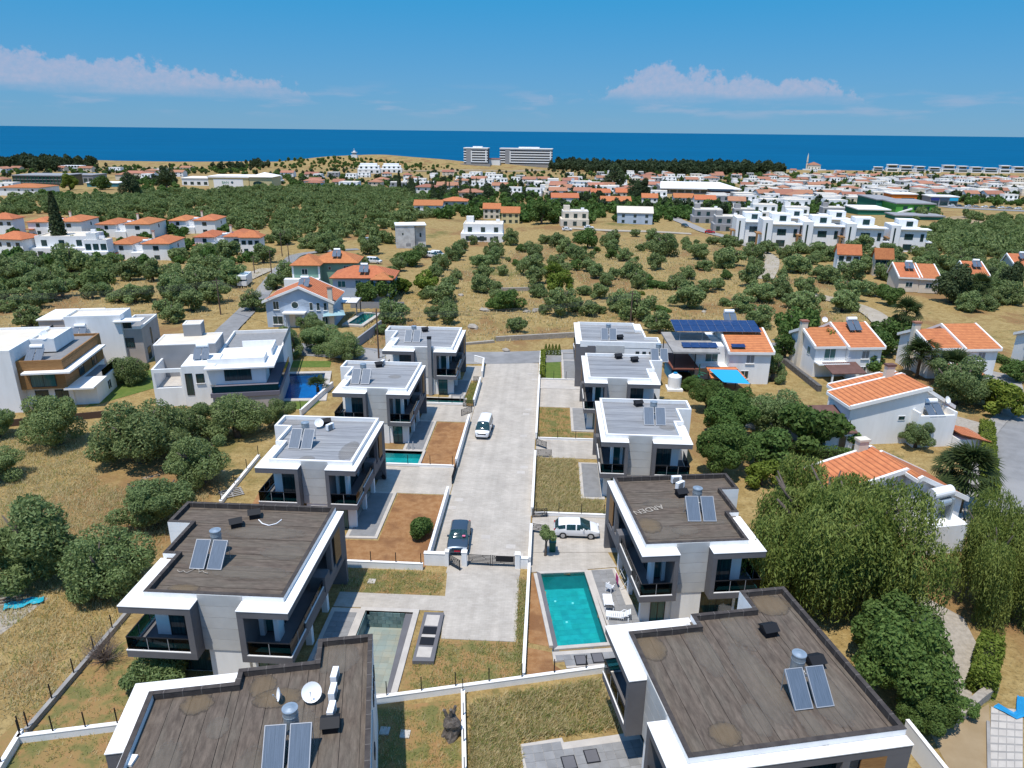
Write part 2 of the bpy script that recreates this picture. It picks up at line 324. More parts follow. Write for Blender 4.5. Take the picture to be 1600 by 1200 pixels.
def thing(name, label, cat, loc=(0,0,0), rz=0, group=None, scale=None):
    o = bpy.data.objects.new(name, None); C.objects.link(o); o.location = loc; o.rotation_euler = (0,0,rz); o.empty_display_size = .3
    if scale: o.scale = scale
    return tag(o, label, cat, group)
def tag(o, label, cat, group=None):
    o['label'] = label; o['category'] = cat
    if group: o['group'] = group
    return o
def struct(o): o['kind'] = 'structure'; return o
def stuff(o, label=None, cat=None):
    o['kind'] = 'stuff'
    if label: o['label'] = label; o['category'] = cat
    return o
def copy_tree(o, parent=None):
    c = o.copy(); C.objects.link(c); c.parent = parent
    for ch in o.children: copy_tree(ch, c)
    return c
_bc = {}
def bx(parent, name, m, x0, y0, z0, x1, y1, z1, rz=0):
    x0, x1 = min(x0,x1), max(x0,x1); y0, y1 = min(y0,y1), max(y0,y1)
    k = (m.name, round(x1-x0,3), round(y1-y0,3), round(z1-z0,3))
    if k not in _bc:
        a, b, c = (x1-x0)/2, (y1-y0)/2, (z1-z0)/2
        _bc[k] = mesh_from(name, *(lambda q: (q.v, q.f))(MB().box(-a,-b,-c,a,b,c)), m)
    return place(name, _bc[k], parent, ((x0+x1)/2, (y0+y1)/2, (z0+z1)/2), rz)
_wc = {}
def win(parent, x, y, z, w, h, face=0, fm=None, gm=None, panes=2, name='window', sill=False):
    """window or glazed door centred on x, y with its foot at z; face = angle of its outward side, 0 looks to -Y"""
    fm = fm or frame; gm = gm or glassd
    k = (fm.name, round(w,2), round(h,2), panes)
    if k not in _wc:
        b = MB(); t = .06; a = w/2
        b.box(-a,-.05,0,-a+t,.02,h).box(a-t,-.05,0,a,.02,h).box(-a+t,-.05,0,a-t,.02,t).box(-a+t,-.05,h-t,a-t,.02,h)
        for i in range(1, panes): xx = -a+w*i/panes; b.box(xx-.025,-.045,t,xx+.025,.018,h-t)
        _wc[k] = mesh_from('window', b.v, b.f, fm)
    o = place(name, _wc[k], parent, (x, y, z), face)
    pw = (w-.12-.05*(panes-1))/panes
    for i in range(panes):
        xx = -w/2+.06+pw*(i+.5)+.05*i
        bx(o, 'pane', gm, xx-pw/2, -.02, .06, xx+pw/2, -.008, h-.06)
    if sill: bx(o, 'sill', coping, -w/2-.08, -.14, -.07, w/2+.08, 0, -.003)
    return o
def farwin(parent, x, y, z, w, h, face=0, m=None):
    o = bx(parent, 'window', m or glassd, -w/2, -.04, 0, w/2, .04, h); o.location = (x, y, z+h/2); o.rotation_euler = (0,0,face); return o
def quads_mesh(name, q, m, tone=None):
    """q: (n,4,3) array of leaf quads, tone: one value per quad"""
    n = len(q); me = bpy.data.meshes.new(name)
    me.vertices.add(n*4); me.loops.add(n*4); me.polygons.add(n)
    me.vertices.foreach_set('co', np.ascontiguousarray(q, dtype=np.float32).ravel())
    me.loops.foreach_set('vertex_index', np.arange(n*4, dtype=np.int32))
    me.polygons.foreach_set('loop_start', np.arange(0, n*4, 4, dtype=np.int32))
    me.polygons.foreach_set('loop_total', np.full(n, 4, dtype=np.int32))
    if tone is not None:
        a = me.attributes.new('tone', 'FLOAT', 'FACE'); a.data.foreach_set('value', np.asarray(tone, dtype=np.float32))
    me.materials.append(m); me.update(calc_edges=True); return me
def poly_px(pts, z=None): return [P(a, b, z)[:2] for a, b in pts]

# ------------------------------------------------------------------ the ground, the sea
POOLS = {'a': [(-13.35,36.2),(-9.6,36.7),(-9.65,45.0),(-13.35,45.0)],
         'b': [(.75,47.3),(0.05,50.75),(3.7,51.2),(5.0,42.6),(1.45,41.9)],
         'c': [(-18.4,70.2),(-13.9,70.2),(-13.9,73.8),(-18.4,73.8)],
         'd': [(-16.4,89.0),(-11.1,89.0),(-11.1,91.2),(-16.4,91.2)],
         'e': [(-38.6,99.6),(-33.4,100.4),(-30.9,89.8),(-36.1,89.2)],
         'f': [(-37.0,137.8),(-34.2,137.6),(-35.3,129.0),(-38.0,129.4)],
         'g': [(2.7,110.2),(5.2,110.2),(5.2,114.0),(2.7,114.0)]}
POOLS['b'] = [(.05,50.75),(3.7,51.25),(5.0,42.6),(1.4,41.95)]
def inpoly(x, y, poly):
    c = False; j = len(poly)-1
    for i in range(len(poly)):
        xi, yi = poly[i]; xj, yj = poly[j]
        if (yi > y) != (yj > y) and x < (xj-xi)*(y-yi)/(yj-yi)+xi: c = not c
        j = i
    return c
def grow(poly, d):
    cx = sum(p[0] for p in poly)/len(poly); cy_ = sum(p[1] for p in poly)/len(poly)
    n = len(poly); out = []
    area = sum(poly[i][0]*poly[(i+1)%n][1]-poly[(i+1)%n][0]*poly[i][1] for i in range(n)); s = 1 if area > 0 else -1
    for i in range(n):
        p0, p1, p2 = Vector(poly[i-1]), Vector(poly[i]), Vector(poly[(i+1)%n])
        e1, e2 = (p1-p0).normalized(), (p2-p1).normalized()
        n1, n2 = Vector((e1.y,-e1.x))*s, Vector((e2.y,-e2.x))*s
        b = (n1+n2); b = b/ max(.3, b.dot(n1)); q = p1+b*d; out.append((q.x, q.y))
    return out
def lines(segs):
    out = [segs[0][0]]
    for (a, b, st) in segs:
        n = max(1, int(round((b-a)/st))); out += [a+(b-a)*i/n for i in range(1, n+1)]
    return out
gx = lines([(-3600,-700,140),(-700,-120,18),(-120,-42,3),(-42,8,.5),(8,70,3),(70,700,18),(700,3600,140)])
gy = lines([(-120,10,10),(10,36,2),(36,52,.5),(52,69,1),(69,75,.5),(75,88,1),(88,105,.5),(105,128,1),(128,139,.5),(139,300,4),(300,700,12),(700,2100,22),(2100,3000,200)])
gv = [(x, y, T(x, y) + (0 if y < 125 else rnd.uniform(-.12,.12))) for y in gy for x in gx]
nx = len(gx); gf = []
_pg = [grow(p, .18) for p in POOLS.values()]; _pb = [(min(q[0] for q in p), max(q[0] for q in p), min(q[1] for q in p), max(q[1] for q in p)) for p in _pg]
for j in range(len(gy)-1):
    for i in range(nx-1):
        mx_, my_ = (gx[i]+gx[i+1])/2, (gy[j]+gy[j+1])/2
        if gx[i+1]-gx[i] <= 3.01 and any(b[0] < mx_ < b[1] and b[2] < my_ < b[3] and inpoly(mx_, my_, p) for p, b in zip(_pg, _pb)): continue
        gf.append((j*nx+i, j*nx+i+1, (j+1)*nx+i+1, (j+1)*nx+i))
def groundmat():
    m = bpy.data.materials.new('dry_field'); m.use_nodes = True; n = m.node_tree.nodes; L = m.node_tree.links
    b = n['Principled BSDF']; b.inputs['Roughness'].default_value = .95; b.inputs['Specular IOR Level'].default_value = .1
    g = n.new('ShaderNodeNewGeometry')
    def nz(s, d=6, st=None):
        t = n.new('ShaderNodeTexNoise'); t.inputs['Scale'].default_value = s; t.inputs['Detail'].default_value = d; t.inputs['Roughness'].default_value = .62
        src = g.outputs['Position']
        if st:
            mp = n.new('ShaderNodeMapping'); mp.inputs['Scale'].default_value = st; L.new(src, mp.inputs[0]); src = mp.outputs[0]
        L.new(src, t.inputs['Vector']); return t.outputs[0]
    def st(v, lo, hi):
        r = n.new('ShaderNodeMapRange'); r.interpolation_type = 'SMOOTHSTEP'; L.new(v, r.inputs[0]); r.inputs[1].default_value = lo; r.inputs[2].default_value = hi; return r.outputs[0]
    def mxx(f, a, c):
        q = n.new('ShaderNodeMix'); q.data_type = 'RGBA'; L.new(f, q.inputs[0])
        for i, v in ((6, a), (7, c)):
            if isinstance(v, tuple): q.inputs[i].default_value = (*v, 1)
            else: L.new(v, q.inputs[i])
        return q.outputs[2]
    c = mxx(st(nz(.9, 8), .3, .7), (.275,.185,.068), (.40,.29,.125))
    c = mxx(st(nz(.06, 5, (1,.5,1)), .50, .62), c, (.26,.15,.065))
    c = mxx(st(nz(.035, 6), .56, .70), c, (.14,.135,.04))
    c = mxx(st(nz(.25, 6), .60, .72), c, (.13,.13,.045))
    c = mxx(st(nz(.30, 8), .66, .74), c, (.36,.315,.25))
    c = mxx(st(nz(4, 4), .45, .8), c, (.15,.11,.045))
    L.new(c, b.inputs['Base Color'])
    bp = n.new('ShaderNodeBump'); bp.inputs['Distance'].default_value = .25; L.new(nz(2.2, 8), bp.inputs['Height']); L.new(bp.outputs[0], b.inputs['Normal'])
    return m
dryfield = groundmat()
struct(place('ground', mesh_from('ground', gv, gf, dryfield, True)))
def seamat():
    m = mat('deep_blue_sea', (.000,.078,.170), .6, (.000,.092,.195), .004, .5, spec=.03, coord='world', stretch=(.25,1,1))
    n = m.node_tree.nodes; L = m.node_tree.links
    t = n.new('ShaderNodeTexNoise'); g = n.new('ShaderNodeNewGeometry'); t.inputs['Scale'].default_value = .05; t.inputs['Detail'].default_value = 6
    L.new(g.outputs['Position'], t.inputs['Vector']); bp = n.new('ShaderNodeBump'); bp.inputs['Distance'].default_value = 1.2; L.new(t.outputs[0], bp.inputs['Height'])
    L.new(bp.outputs[0], n['Principled BSDF'].inputs['Normal']); return m
struct(place('sea', mesh_from('sea', [(-90000,1500,SEA),(90000,1500,SEA),(90000,110000,SEA),(-90000,110000,SEA)], [(0,1,2,3)], seamat())))

# ------------------------------------------------------------------ flat pieces of the setting
def sheet(name, poly, z, m, thick=.3):
    return struct(MB().prism(poly, z-thick, z).build(name, m))
def strip(name, pts, w, m, dz=.03, z=None):
    """road along a list of ground points, laid just above the terrain"""
    pts = [Vector((p[0], p[1])) for p in pts]; fine = []
    for a, b in zip(pts, pts[1:]):
        n = max(1, int((b-a).length/3)); fine += [a+(b-a)*i/n for i in range(n)]
    fine.append(pts[-1])
    for _ in range(3):
        fine = [fine[0]]+[(fine[i-1]+fine[i]*2+fine[i+1])/4 for i in range(1, len(fine)-1)]+[fine[-1]]
    v, f = [], []
    for i, p in enumerate(fine):
        d = (fine[min(i+1,len(fine)-1)]-fine[max(i-1,0)]).normalized(); s = Vector((-d.y, d.x))
        for k in (-1, -.33, .33, 1): q = p+s*w/2*k; v.append((q.x, q.y, (T(q.x,q.y) if z is None else z)+dz+(.14 if p.y > 125 else 0)))
        if i:
            for k in range(3): f.append(((i-1)*4+k, i*4+k, i*4+k+1, (i-1)*4+k+1))
    return struct(place(name, mesh_from(name, v, [q[::-1] for q in f], m)))
# ------------------------------------------------------------------ the modern villas (one design, ten of them)
joint = mat('pale_sheet_joint', (.16,.14,.125), .9)
PAR = [(-9.75,1.05),(-.6,1.05),(-.6,12.6),(-12.55,12.6),(-12.55,9.5),(-10.75,9.5),(-10.75,5.4),(-9.75,5.4)]
def xrange_at(y): return (-9.75 if y < 5.4 else -10.75 if y < 9.5 else -12.55, -.6)
def villa(label, loc, rz, mirror, sx, sy, dark, wider=0):
    s = -1 if mirror else 1
    t = thing('modern_villa', label, 'villa', (*loc, 0), rz, 'modern white and grey villas along the street', (sx, sy, 1))
    X = lambda x: x*s
    def B(name, m, x0, y0, z0, x1, y1, z1, par=None):
        o = bx(par or t, name, m, X(x0), y0, z0, X(x1), y1, z1)
        if par is not None: o.location -= par.location
        return o
    def PR(name, m, poly, z0, z1, par=None):
        return MB().prism([(X(p[0]), p[1]) for p in poly], z0, z1).build(name, m, par or t)
    def W(x, y, z, w, h, face, **k):
        return win(t, X(x), y, z, w, h, (face if s == 1 else -face), **k)
    # walls of both floors
    PR('ground_floor_wall', white, [(-9.7,1.9),(-6.0,1.9),(-6.0,1.06),(-3.4,1.06),(-3.4,1.25),(-.6,1.25),(-.6,1.6),(-2.1,1.6),(-2.1,11.6),(-12.4,11.6),(-12.4,9.6),(-10.6,9.6),(-10.6,5.5),(-9.7,5.5)], 0, 2.6)
    PR('upper_wall', white, [(-9.7,1.7),(-6.25,1.7),(-6.25,1.07),(-3.3,1.07),(-3.3,2.4),(-1.7,2.4),(-1.7,11.9),(-12.5,11.9),(-12.5,9.55),(-10.7,9.55),(-10.7,5.45),(-9.7,5.45)], 2.62, 6.1)
    PR('notch_wall', white, [(-9.6,5.39),(-10.765,5.39),(-10.765,9.49),(-12.565,9.49),(-12.565,12.57),(-12.4,12.57),(-12.4,9.7),(-10.6,9.7),(-10.6,5.62),(-9.6,5.62)], 0, 6.088)
    # grey frames round the balconies with their white ledges
    f1 = PR('balcony_frame', gray, [(-10.9,0),(-6.25,0),(-6.25,1.06),(-9.74,1.06),(-9.74,5.37),(-10.9,5.37)], 6.02, 6.5)
    PR('ledge', coping, [(-10.93,-.03),(-6.22,-.03),(-6.22,1.04),(-9.76,1.04),(-9.76,5.36),(-10.93,5.36)], 6.5, 6.55, f1)
    f2 = PR('balcony_frame', gray, [(-3.3,0),(0,0),(0,12.6),(-.59,12.6),(-.59,1.04),(-3.3,1.04)], 6.02, 6.5)
    PR('ledge', coping, [(-3.33,-.03),(.03,-.03),(.03,12.63),(-.58,12.63),(-.58,1.04),(-3.33,1.04)], 6.5, 6.55, f2)
    PR('ceiling', white, [(-9.7,1.7),(-9.7,1.06),(-.6,1.06),(-.6,12.5),(-1.7,12.5),(-1.7,2.4),(-3.3,2.4),(-3.3,1.7)], 6.03, 6.48)
    B('frame_fin', gray, -6.65, .004, 3.1, -6.25, 1.7, 6.02, f1); B('frame_fin', gray, -3.3, .004, 3.1, -2.9, 2.4, 6.02, f2)
    PR('balcony_floor', gray, [(-10.9,0),(-6.25,0),(-6.25,1.7),(-9.7,1.7),(-9.7,4.2),(-10.9,4.2)], 2.6, 3.1)
    PR('balcony_floor', gray, [(-3.3,0),(0,0),(0,12.6),(-1.7,12.6),(-1.7,2.4),(-3.3,2.4)], 2.6, 3.1)
    B('end_wall', gray, -1.7, 12.2, 0, -.003, 12.597, 2.6); B('end_wall', gray, -1.7, 11.3, 3.1, -.003, 12.597, 6.02)
    B('timber_screen', wood, -.05, 9.9, 3.5, .0, 11.3, 6.0)
    B('parapet_wall', gray, -.22, 2.8, 3.1, -.004, 9.9, 3.55)
    B('divider_box', gray, -1.1, 6.9, 3.1, .08, 8.0, 4.35)
    B('frame_post', gray, -.4, 8.9, 3.55, -.004, 9.3, 6.02)
    # glass railings with their rails and white coping
    for i, (x0,y0,x1,y1,zz) in enumerate([(-10.82,.06,-6.7,.09,3.1),(-10.82,.1,-10.79,4.1,3.1),(-2.85,.06,-.1,.09,3.1),(-.12,.1,-.09,2.75,3.1),(-.13,2.9,-.10,6.85,3.55)]):
        r = B('glass_railing', railglass, x0,y0,zz+.08,x1,y1,4.1); B('handrail', blackm, x0-.02,y0-.02,4.1,x1+.02,y1+.02,4.15, r)
        B('coping', coping, x0-.09,y0-.07,zz+.003,x1+.07,y1+.07,zz+.07, r)
        n = 3 if max(abs(x1-x0), abs(y1-y0)) > 3 else 2
        for k in range(1, n): B('baluster', alum, x0+(x1-x0)*k/n-.02 if x1-x0 > .1 else x0-.015, y0+(y1-y0)*k/n-.02 if y1-y0 > .1 else y0-.015, zz+.07, x0+(x1-x0)*k/n+.02 if x1-x0 > .1 else x1+.015, y0+(y1-y0)*k/n+.02 if y1-y0 > .1 else y1+.015, 4.1, r)
    # cladding panels on the front, with open joints
    for k in range(5): B('cladding_panel', clad, -6.23, .99, 2.62+k*.86, -3.32, 1.06, 2.62+k*.86+.835)
    for k in range(3): B('cladding_panel', clad, -7.2, 12.6, 3.4+k*1.0, -3.0, 12.66, 3.4+k*1.0+.975)
    B('back_wall', white, -12.5, 11.9, 0, -1.7, 12.58, 6.02)
    for a_ in ((-9.765,1.3,-9.751,5.385),(-10.765,5.39,-10.751,9.485),(-12.565,9.49,-12.551,12.6),(-10.75,5.386,-9.752,5.399),(-12.55,9.486,-10.752,9.499),(-12.55,12.601,-.62,12.612)): B('parapet_facing', white, a_[0], a_[1], 6.092, a_[2], a_[3], 6.90)
    # glazing
    W(-7.75, 1.69, 3.12, 2.0, 2.45, 0, gm=glassd, name='sliding_door'); W(-2.3, 2.39, 3.12, 1.1, 2.45, 0, gm=glassg, panes=1, name='balcony_door')
    for x in (-2.86, -1.66): B('door_pier', white, x-.02, 1.5 if x > -2 else 2.0, 3.1, x+.3, 2.39, 6.02)
    W(-2.2, 1.24, .05, 1.35, 2.25, 0, gm=glassg, name='patio_door'); W(-7.9, 1.89, .1, 3.0, 2.2, 0, gm=glassd, name='patio_window')
    q = math.pi/2
    for y, w in ((4.6,2.6),(9.0,2.2)): W(-1.69, y, 3.15, w, 2.4, q, gm=glassd, name='sliding_door')
    for y, w in ((4.0,2.4),(7.6,2.8)): W(-2.09, y, .05, w, 2.2, q, gm=glassd, name='patio_door')
    for y in (4.9, 8.6): B('column', white, -1.0, y, 0, -.55, y+.45, 2.6)
    for x in (-9.2, -10.2, -11.2): W(x, 12.59, 4.9, .55, .7, math.pi, panes=1)
    W(-6.0, 12.67, 4.6, .7, .5, math.pi, panes=1)
    B('side_wall', gray, -2.9, 12.6, 0, -1.7, 12.75, 6.3)
    # roof: lapped sheets, parapets
    rm, em = (bitumen, bitdark) if dark else (silver, silverd)
    PR('roof', em, PAR, 6.1, 6.52)
    y = 1.3; k = 0
    while y < 12.3:
        y1 = min(y+.98, 12.35)
        for (a, b) in ((y, min(y1,5.65)), (max(y,5.65), min(y1,9.75)), (max(y,9.75), y1)):
            if b-a < .05: continue
            x0, x1 = xrange_at((a+b)/2 - (.25 if a >= 5.4 else 0))
            h = 6.55+.018*(k%2)+rnd.uniform(0,.006)
            B('roof_sheet', rm, x0+.25, a, 6.5, x1-.25, b-.03, h)
        y = y1; k += 1
    outer = white if not dark else bitdark
    wall_top = 6.95
    segs = [((-9.75,1.05),(-.6,1.30),white),((-.85,1.30),(-.6,12.6),white),((-12.55,12.35),(-.85,12.6),outer),((-12.55,9.5),(-12.3,12.35),outer),((-12.3,9.5),(-10.5,9.75),outer),((-10.75,5.4),(-10.5,9.5),outer),((-10.5,5.4),(-9.5,5.65),outer),((-9.75,1.30),(-9.5,5.4),outer)]
    for (a, b, m_) in segs:
        pw = B('parapet', m_, a[0], a[1], 6.5, b[0], b[1], wall_top-.03)
        B('parapet_cap', em if dark else coping, a[0]-.01, a[1]-.01, wall_top-.03, b[0]+.01, b[1]+.01, wall_top, pw)
        if dark and m_ is not white:
            jb = MB(); along = (b[0]-a[0]) > (b[1]-a[1]); L_ = max(b[0]-a[0], b[1]-a[1]); k_ = .5
            while k_ < L_-.2:
                if along: jb.box(X(a[0]+k_), a[1]-.006, 6.56, X(a[0]+k_+.03), b[1]+.012, wall_top+.004)
                else: jb.box(X(a[0]-.012), a[1]+k_, 6.56, X(b[0]+.012), a[1]+k_+.03, wall_top+.004)
                k_ += .95
            if jb.v: jb.build('sheet_joint', joint, pw, (-pw.location.x, -pw.location.y, -pw.location.z))
    if not dark:
        for kx in range(3):
            x = rnd.uniform(-8.5,-2); y = rnd.uniform(3, 11)
    return t
def blob(n, rx, ry, jit, seed):
    q = random.Random(seed); return [(rx*math.cos(2*math.pi*k/n)*(1+q.uniform(-jit,jit)), ry*math.sin(2*math.pi*k/n)*(1+q.uniform(-jit,jit))) for k in range(n)]
def roofpatch(v, x, y, rx, ry, m, seed):
    """soft edged stain lying on the roof sheets"""
    n = 20; zz = 6.580+(seed % 40)*.0011; vs, f, ed = [(x,y,zz)], [], [1.0]
    for r in range(1, 7):
        for k in range(n): a = 2*math.pi*k/n; vs.append((x+rx*1.5*r/6*math.cos(a), y+ry*1.5*r/6*math.sin(a), zz)); ed.append(1-r/6)
    for k in range(n): f.append((0, 1+k, 1+(k+1)%n))
    for r in range(5):
        for k in range(n): f.append((1+r*n+k, 1+(r+1)*n+k, 1+(r+1)*n+(k+1)%n, 1+r*n+(k+1)%n))
    me = mesh_from('roof_stain', vs, f, stain_tan if m is patchm else stain_pale); at_ = me.attributes.new('edge','FLOAT','POINT'); at_.data.foreach_set('value', ed); place('roof_stain', me, v)
V = {}
VD = [('L4','modern villa with dark bitumen roof beside the dry empty pool',(-15.66,36.1),0,False,1,1,True),
      ('L3','grey roofed villa between dark roofed villa and round garden bush',(-16.6,55.75),0,False,.83,.90,False),
      ('L2','grey roofed villa beside the turquoise pool level with the white van',(-15.44,75.1),0,False,.82,.86,False),
      ('L1','farthest grey roofed villa left of the street, with chimney on its front',(-12.28,91.85),0,False,.93,.92,False),
      ('L5','rotated villa at bottom left with dark roof, satellite dishes and air conditioners',(-19.3,19.06),R(-90+12.8),False,1,1,True),
      ('R4','dark roofed villa with sun loungers and large turquoise pool',(7.24,44.0),R(8.2),True,.84,.92,True),
      ('R3','grey roofed villa right of the street between dense trees and tall weeds',(5.61,63.75),0,True,.81,.88,False),
      ('R2','grey roofed villa right of the street beside the white round water tank',(4.72,80.95),0,True,.83,.87,False),
      ('R1','farthest grey roofed villa right of the street beside the small green lawn',(4.2,109.5),R(180),False,.95,.94,False),
      ('R5','rotated villa at bottom right with large dark bitumen roof and brown patches',(6.40,25.55),R(-90+12.3),False,1,1,True)]
for k, lab, loc, rz, mir, sx_, sy_, dk in VD: V[k] = villa(lab, loc, rz, mir, sx_, sy_, dk)
bx(V['L1'], 'chimney', midgray, -4.3, .55, 0, -3.75, 1.0, 8.2); bx(V['L1'], 'chimney_cap', blackm, -4.33, .52, 8.2, -3.72, 1.03, 8.5)
for i, (k, x, y, rx, ry, m) in enumerate([('L4',-7.6,1.95,.75,.38,patchm),('L4',-8.6,5.3,.8,.5,rust),('L3',-6,2.2,.6,.5,rust),('L3',-2.0,4.5,.7,1.6,rust),('L3',-11,11.3,.9,.5,rust),('L2',-3.6,7,.7,.5,rust),
      ('R5',-8.6,2.1,.8,.6,patchm),('R5',-11.3,11,.75,.9,patchm),('R5',-2.0,3.6,.55,.6,patchm),('R5',-2.6,5.6,.8,.45,rust),('R5',-1.8,8.2,.9,.35,rust),('L5',-9.6,6.8,.6,.5,patchm),('L5',-11.2,10.6,.9,.9,rust),('L5',-8.8,3.6,.5,.6,patchm),('L5',-8.6,7.7,.5,.9,patchm),('L5',-7,5,.5,.4,rust),('R4',2.6,3.2,1.4,.8,rust),('R4',5,3.4,.9,.5,rust),('R4',1.9,4.4,.8,.9,patchm),('R1',-9,6,1,.4,rust),('R3',8.6,4.5,.7,.6,rust),('R5',-5,7,2.2,.7,rust),('R5',-8,5,1.6,.5,rust),('R5',-4,10,1.8,.8,rust),('R5',-9.6,8,1.5,.6,rust),('L4',-4,4,2.0,.5,rust),('L4',-5,9,2.2,.6,rust),('L4',-2.5,6.5,1.2,.6,rust),('L5',-4,3,1.8,.6,rust),('L5',-5.5,9,1.5,.8,rust),('L5',-3,7,1.8,.6,rust),('R4',5,8,1.8,.6,rust),('R4',7.5,5,1.6,.6,rust)]):
    roofpatch(V[k], x, y, rx, ry, m, 50+i)
# writing daubed on the roofs
def text(par, s, size, loc, rz, m, rx=0, name='lettering', ext=.003):
    cu_ = bpy.data.curves.new('lettering', 'FONT'); cu_.body = s; cu_.size = size; cu_.extrude = ext; cu_.materials.append(m); cu_.align_x = 'CENTER'
    o = bpy.data.objects.new(name, cu_); C.objects.link(o); o.parent = par; o.location = loc; o.rotation_euler = (rx, 0, rz)
    bpy.context.view_layer.update(); me = bpy.data.meshes.new_from_object(o.evaluated_get(bpy.context.evaluated_depsgraph_get())); bpy.data.objects.remove(o)
    o = place(name, me, par, loc); o.rotation_euler = (rx, 0, rz); return o
paint = mat('pale_paint', (.40,.35,.29), .9)
text(V['R4'], 'ARDEN', 1.0, (2.5, 7.2, 6.64), R(197), paint)
b = MB(); q = random.Random(4); pt = (-9.0, 3.9, 6.64)
for k in range(14):
    p2 = (pt[0]+.16, 3.9+q.uniform(-.3,.3), 6.64); b.tube(pt, p2, .025, 4); pt = p2
b.build('chalk_scrawl', paint, V['L4'])

# rooftop things ------------------------------------------------------------
def solar_heater(label, loc, rz, scale=1.0):
    t = thing('solar_water_heater', label, 'solar heater', loc, rz, 'solar water heaters on the flat roofs')
    b = MB().cyl(0, .25, .55, 1.85, .36, 20).cyl(0, .25, 1.85, 1.91, .39, 20).cyl(0,.25,1.91,1.97,.30,20,.1).cyl(0,.25,.75,.79,.375,20).cyl(0,.25,1.5,1.54,.375,20)
    b.build('tank', galv, t, smooth=False)
    f = MB()
    for a in (-1, 1):
        for y in (-.15, .45): f.tube((a*.30, y+.1, 0), (a*.30, y+.1, .57), .025)
    for a in (-1.1,-.15,.15,1.1): f.tube((a, -.3, 0), (a, -.3, 1.38), .02); f.tube((a,-.3,1.38),(a,-1.76,.04),.02)
    f.build('stand', galv, t)
    for a in (-1, 1):
        p = place('collector_panel', _col(), t, (a*.60, -1.02, .76)); p.rotation_euler = (R(43), 0, 0)
        fr = place('frame', _colf(), p)
    MB().path([(.2,.1,1.0),(.5,-.1,.6),(.05,-.3,.9),(-.2,.1,.5)], .03).build('pipe', plasticw, t)
    if scale != 1: t.scale = (scale,)*3
    return t
_cc = {}
def _col():
    if 'c' not in _cc:
        b = MB().box(-.47,-.98,-.04,.47,.98,.03)
        for k in range(9): x = -.42+k*.105; b.box(x-.004,-.96,.03,x+.004,.96,.036)
        _cc['c'] = mesh_from('collector_panel', b.v, b.f, collector)
    return _cc['c']
def _colf():
    if 'f' not in _cc:
        b = MB().box(-.51,-1.02,-.06,-.47,1.02,.05).box(.47,-1.02,-.06,.51,1.02,.05).box(-.47,-1.02,-.06,.47,-.98,.05).box(-.47,.98,-.06,.47,1.02,.05)
        _cc['f'] = mesh_from('frame', b.v, b.f, alum)
    return _cc['f']
def on_roof(px, py, z=6.56): return P(px, py, z)
for px, py, rz, lab in [(339,868,0,'twin solar panels and steel tank on dark roof left of the street'),(478,690,0,'solar panels and tank on grey roof beyond the dark roof'),(568,593,0,'solar panels and tank on grey roof beside the blue pool'),(647,530,0,'solar panels and tank on farthest left grey roof'),
        (457,1160,R(9),'solar panels with steel tank beside satellite dishes on the bottom left roof'),(1088,798,R(4),'solar panels and tank on dark roof near the drooping tree'),(1020,655,0,'pale glinting solar panels on grey roof right of the street'),(1028,560,0,'solar panels at right edge of second grey roof on the right'),(950,527,0,'solar panels mid roof on farthest right grey villa'),(1245,1070,R(12),'solar panels with steel tank on the bottom right dark roof')]:
    p = on_roof(px, py); solar_heater(lab, p, rz)
def ac_cover(label, px, py, rz=0, sc_=1):
    t = thing('roof_cowl', label, 'roof cowl', on_roof(px, py), rz, 'black hooded roof cowls')
    s = .38*sc_; b = MB().add([(-s,-s,0),(s,-s,0),(s,s,0),(-s,s,0),(-s,-s,.45),(s,-s,.45),(s,s,.45),(-s,s,.45)], [(0,1,5,4),(1,2,6,5),(2,3,7,6),(3,0,4,7)]); b.build('body', blackm, t)
    h = s+.1; MB().add([(-h,-h,.45),(h,-h,.45),(h,h,.45),(-h,h,.45),(-h,0,.72),(h,0,.72)], [(0,1,5,4),(2,3,4,5),(0,4,3),(1,2,5),(3,2,1,0)]).build('hood', blackm, t)
    return t
for px, py, rz, lab in [(369,822,.5,'black cowl beside the steel tank on left dark roof'),(398,808,.4,'black cowl with pale hose on left dark roof'),(517,1138,.2,'black cowl below air conditioners on bottom left roof'),(1200,990,.3,'black cowl behind steel tank on bottom right roof'),(1272,1040,.3,'black cowl right of panels on bottom right roof'),(997,634,.3,'black cowl left of the tank on right grey roof'),(966,560,.3,'left one of two black cowls on second right grey roof'),(991,565,.3,'right one of two black cowls on second right grey roof'),(968,530,.4,'black cowl on farthest right grey roof'),(510,663,.4,'black cowl behind panels on grey roof left'),(592,573,.4,'black cowl behind panels on grey roof by the blue pool'),(664,518,.5,'black cowl on farthest left grey roof'),(1064,775,.3,'black cowl left of panels by the drooping tree')]:
    ac_cover(lab, px, py, rz)
b = MB(); pts = [on_roof(404,812,6.62), on_roof(410,818,6.6), on_roof(420,821,6.6), on_roof(432,818,6.6), on_roof(440,812,6.6)]
tag(b.path(pts, .04).build('hose', plasticw), 'pale loose hose lying on dark roof left', 'hose')
tag(MB().path([on_roof(1275,1038,6.75), on_roof(1285,1050,6.7), on_roof(1290,1060,6.62)], .05).build('pipe', plasticw), 'short bent pale pipe on bottom right dark roof', 'pipe')
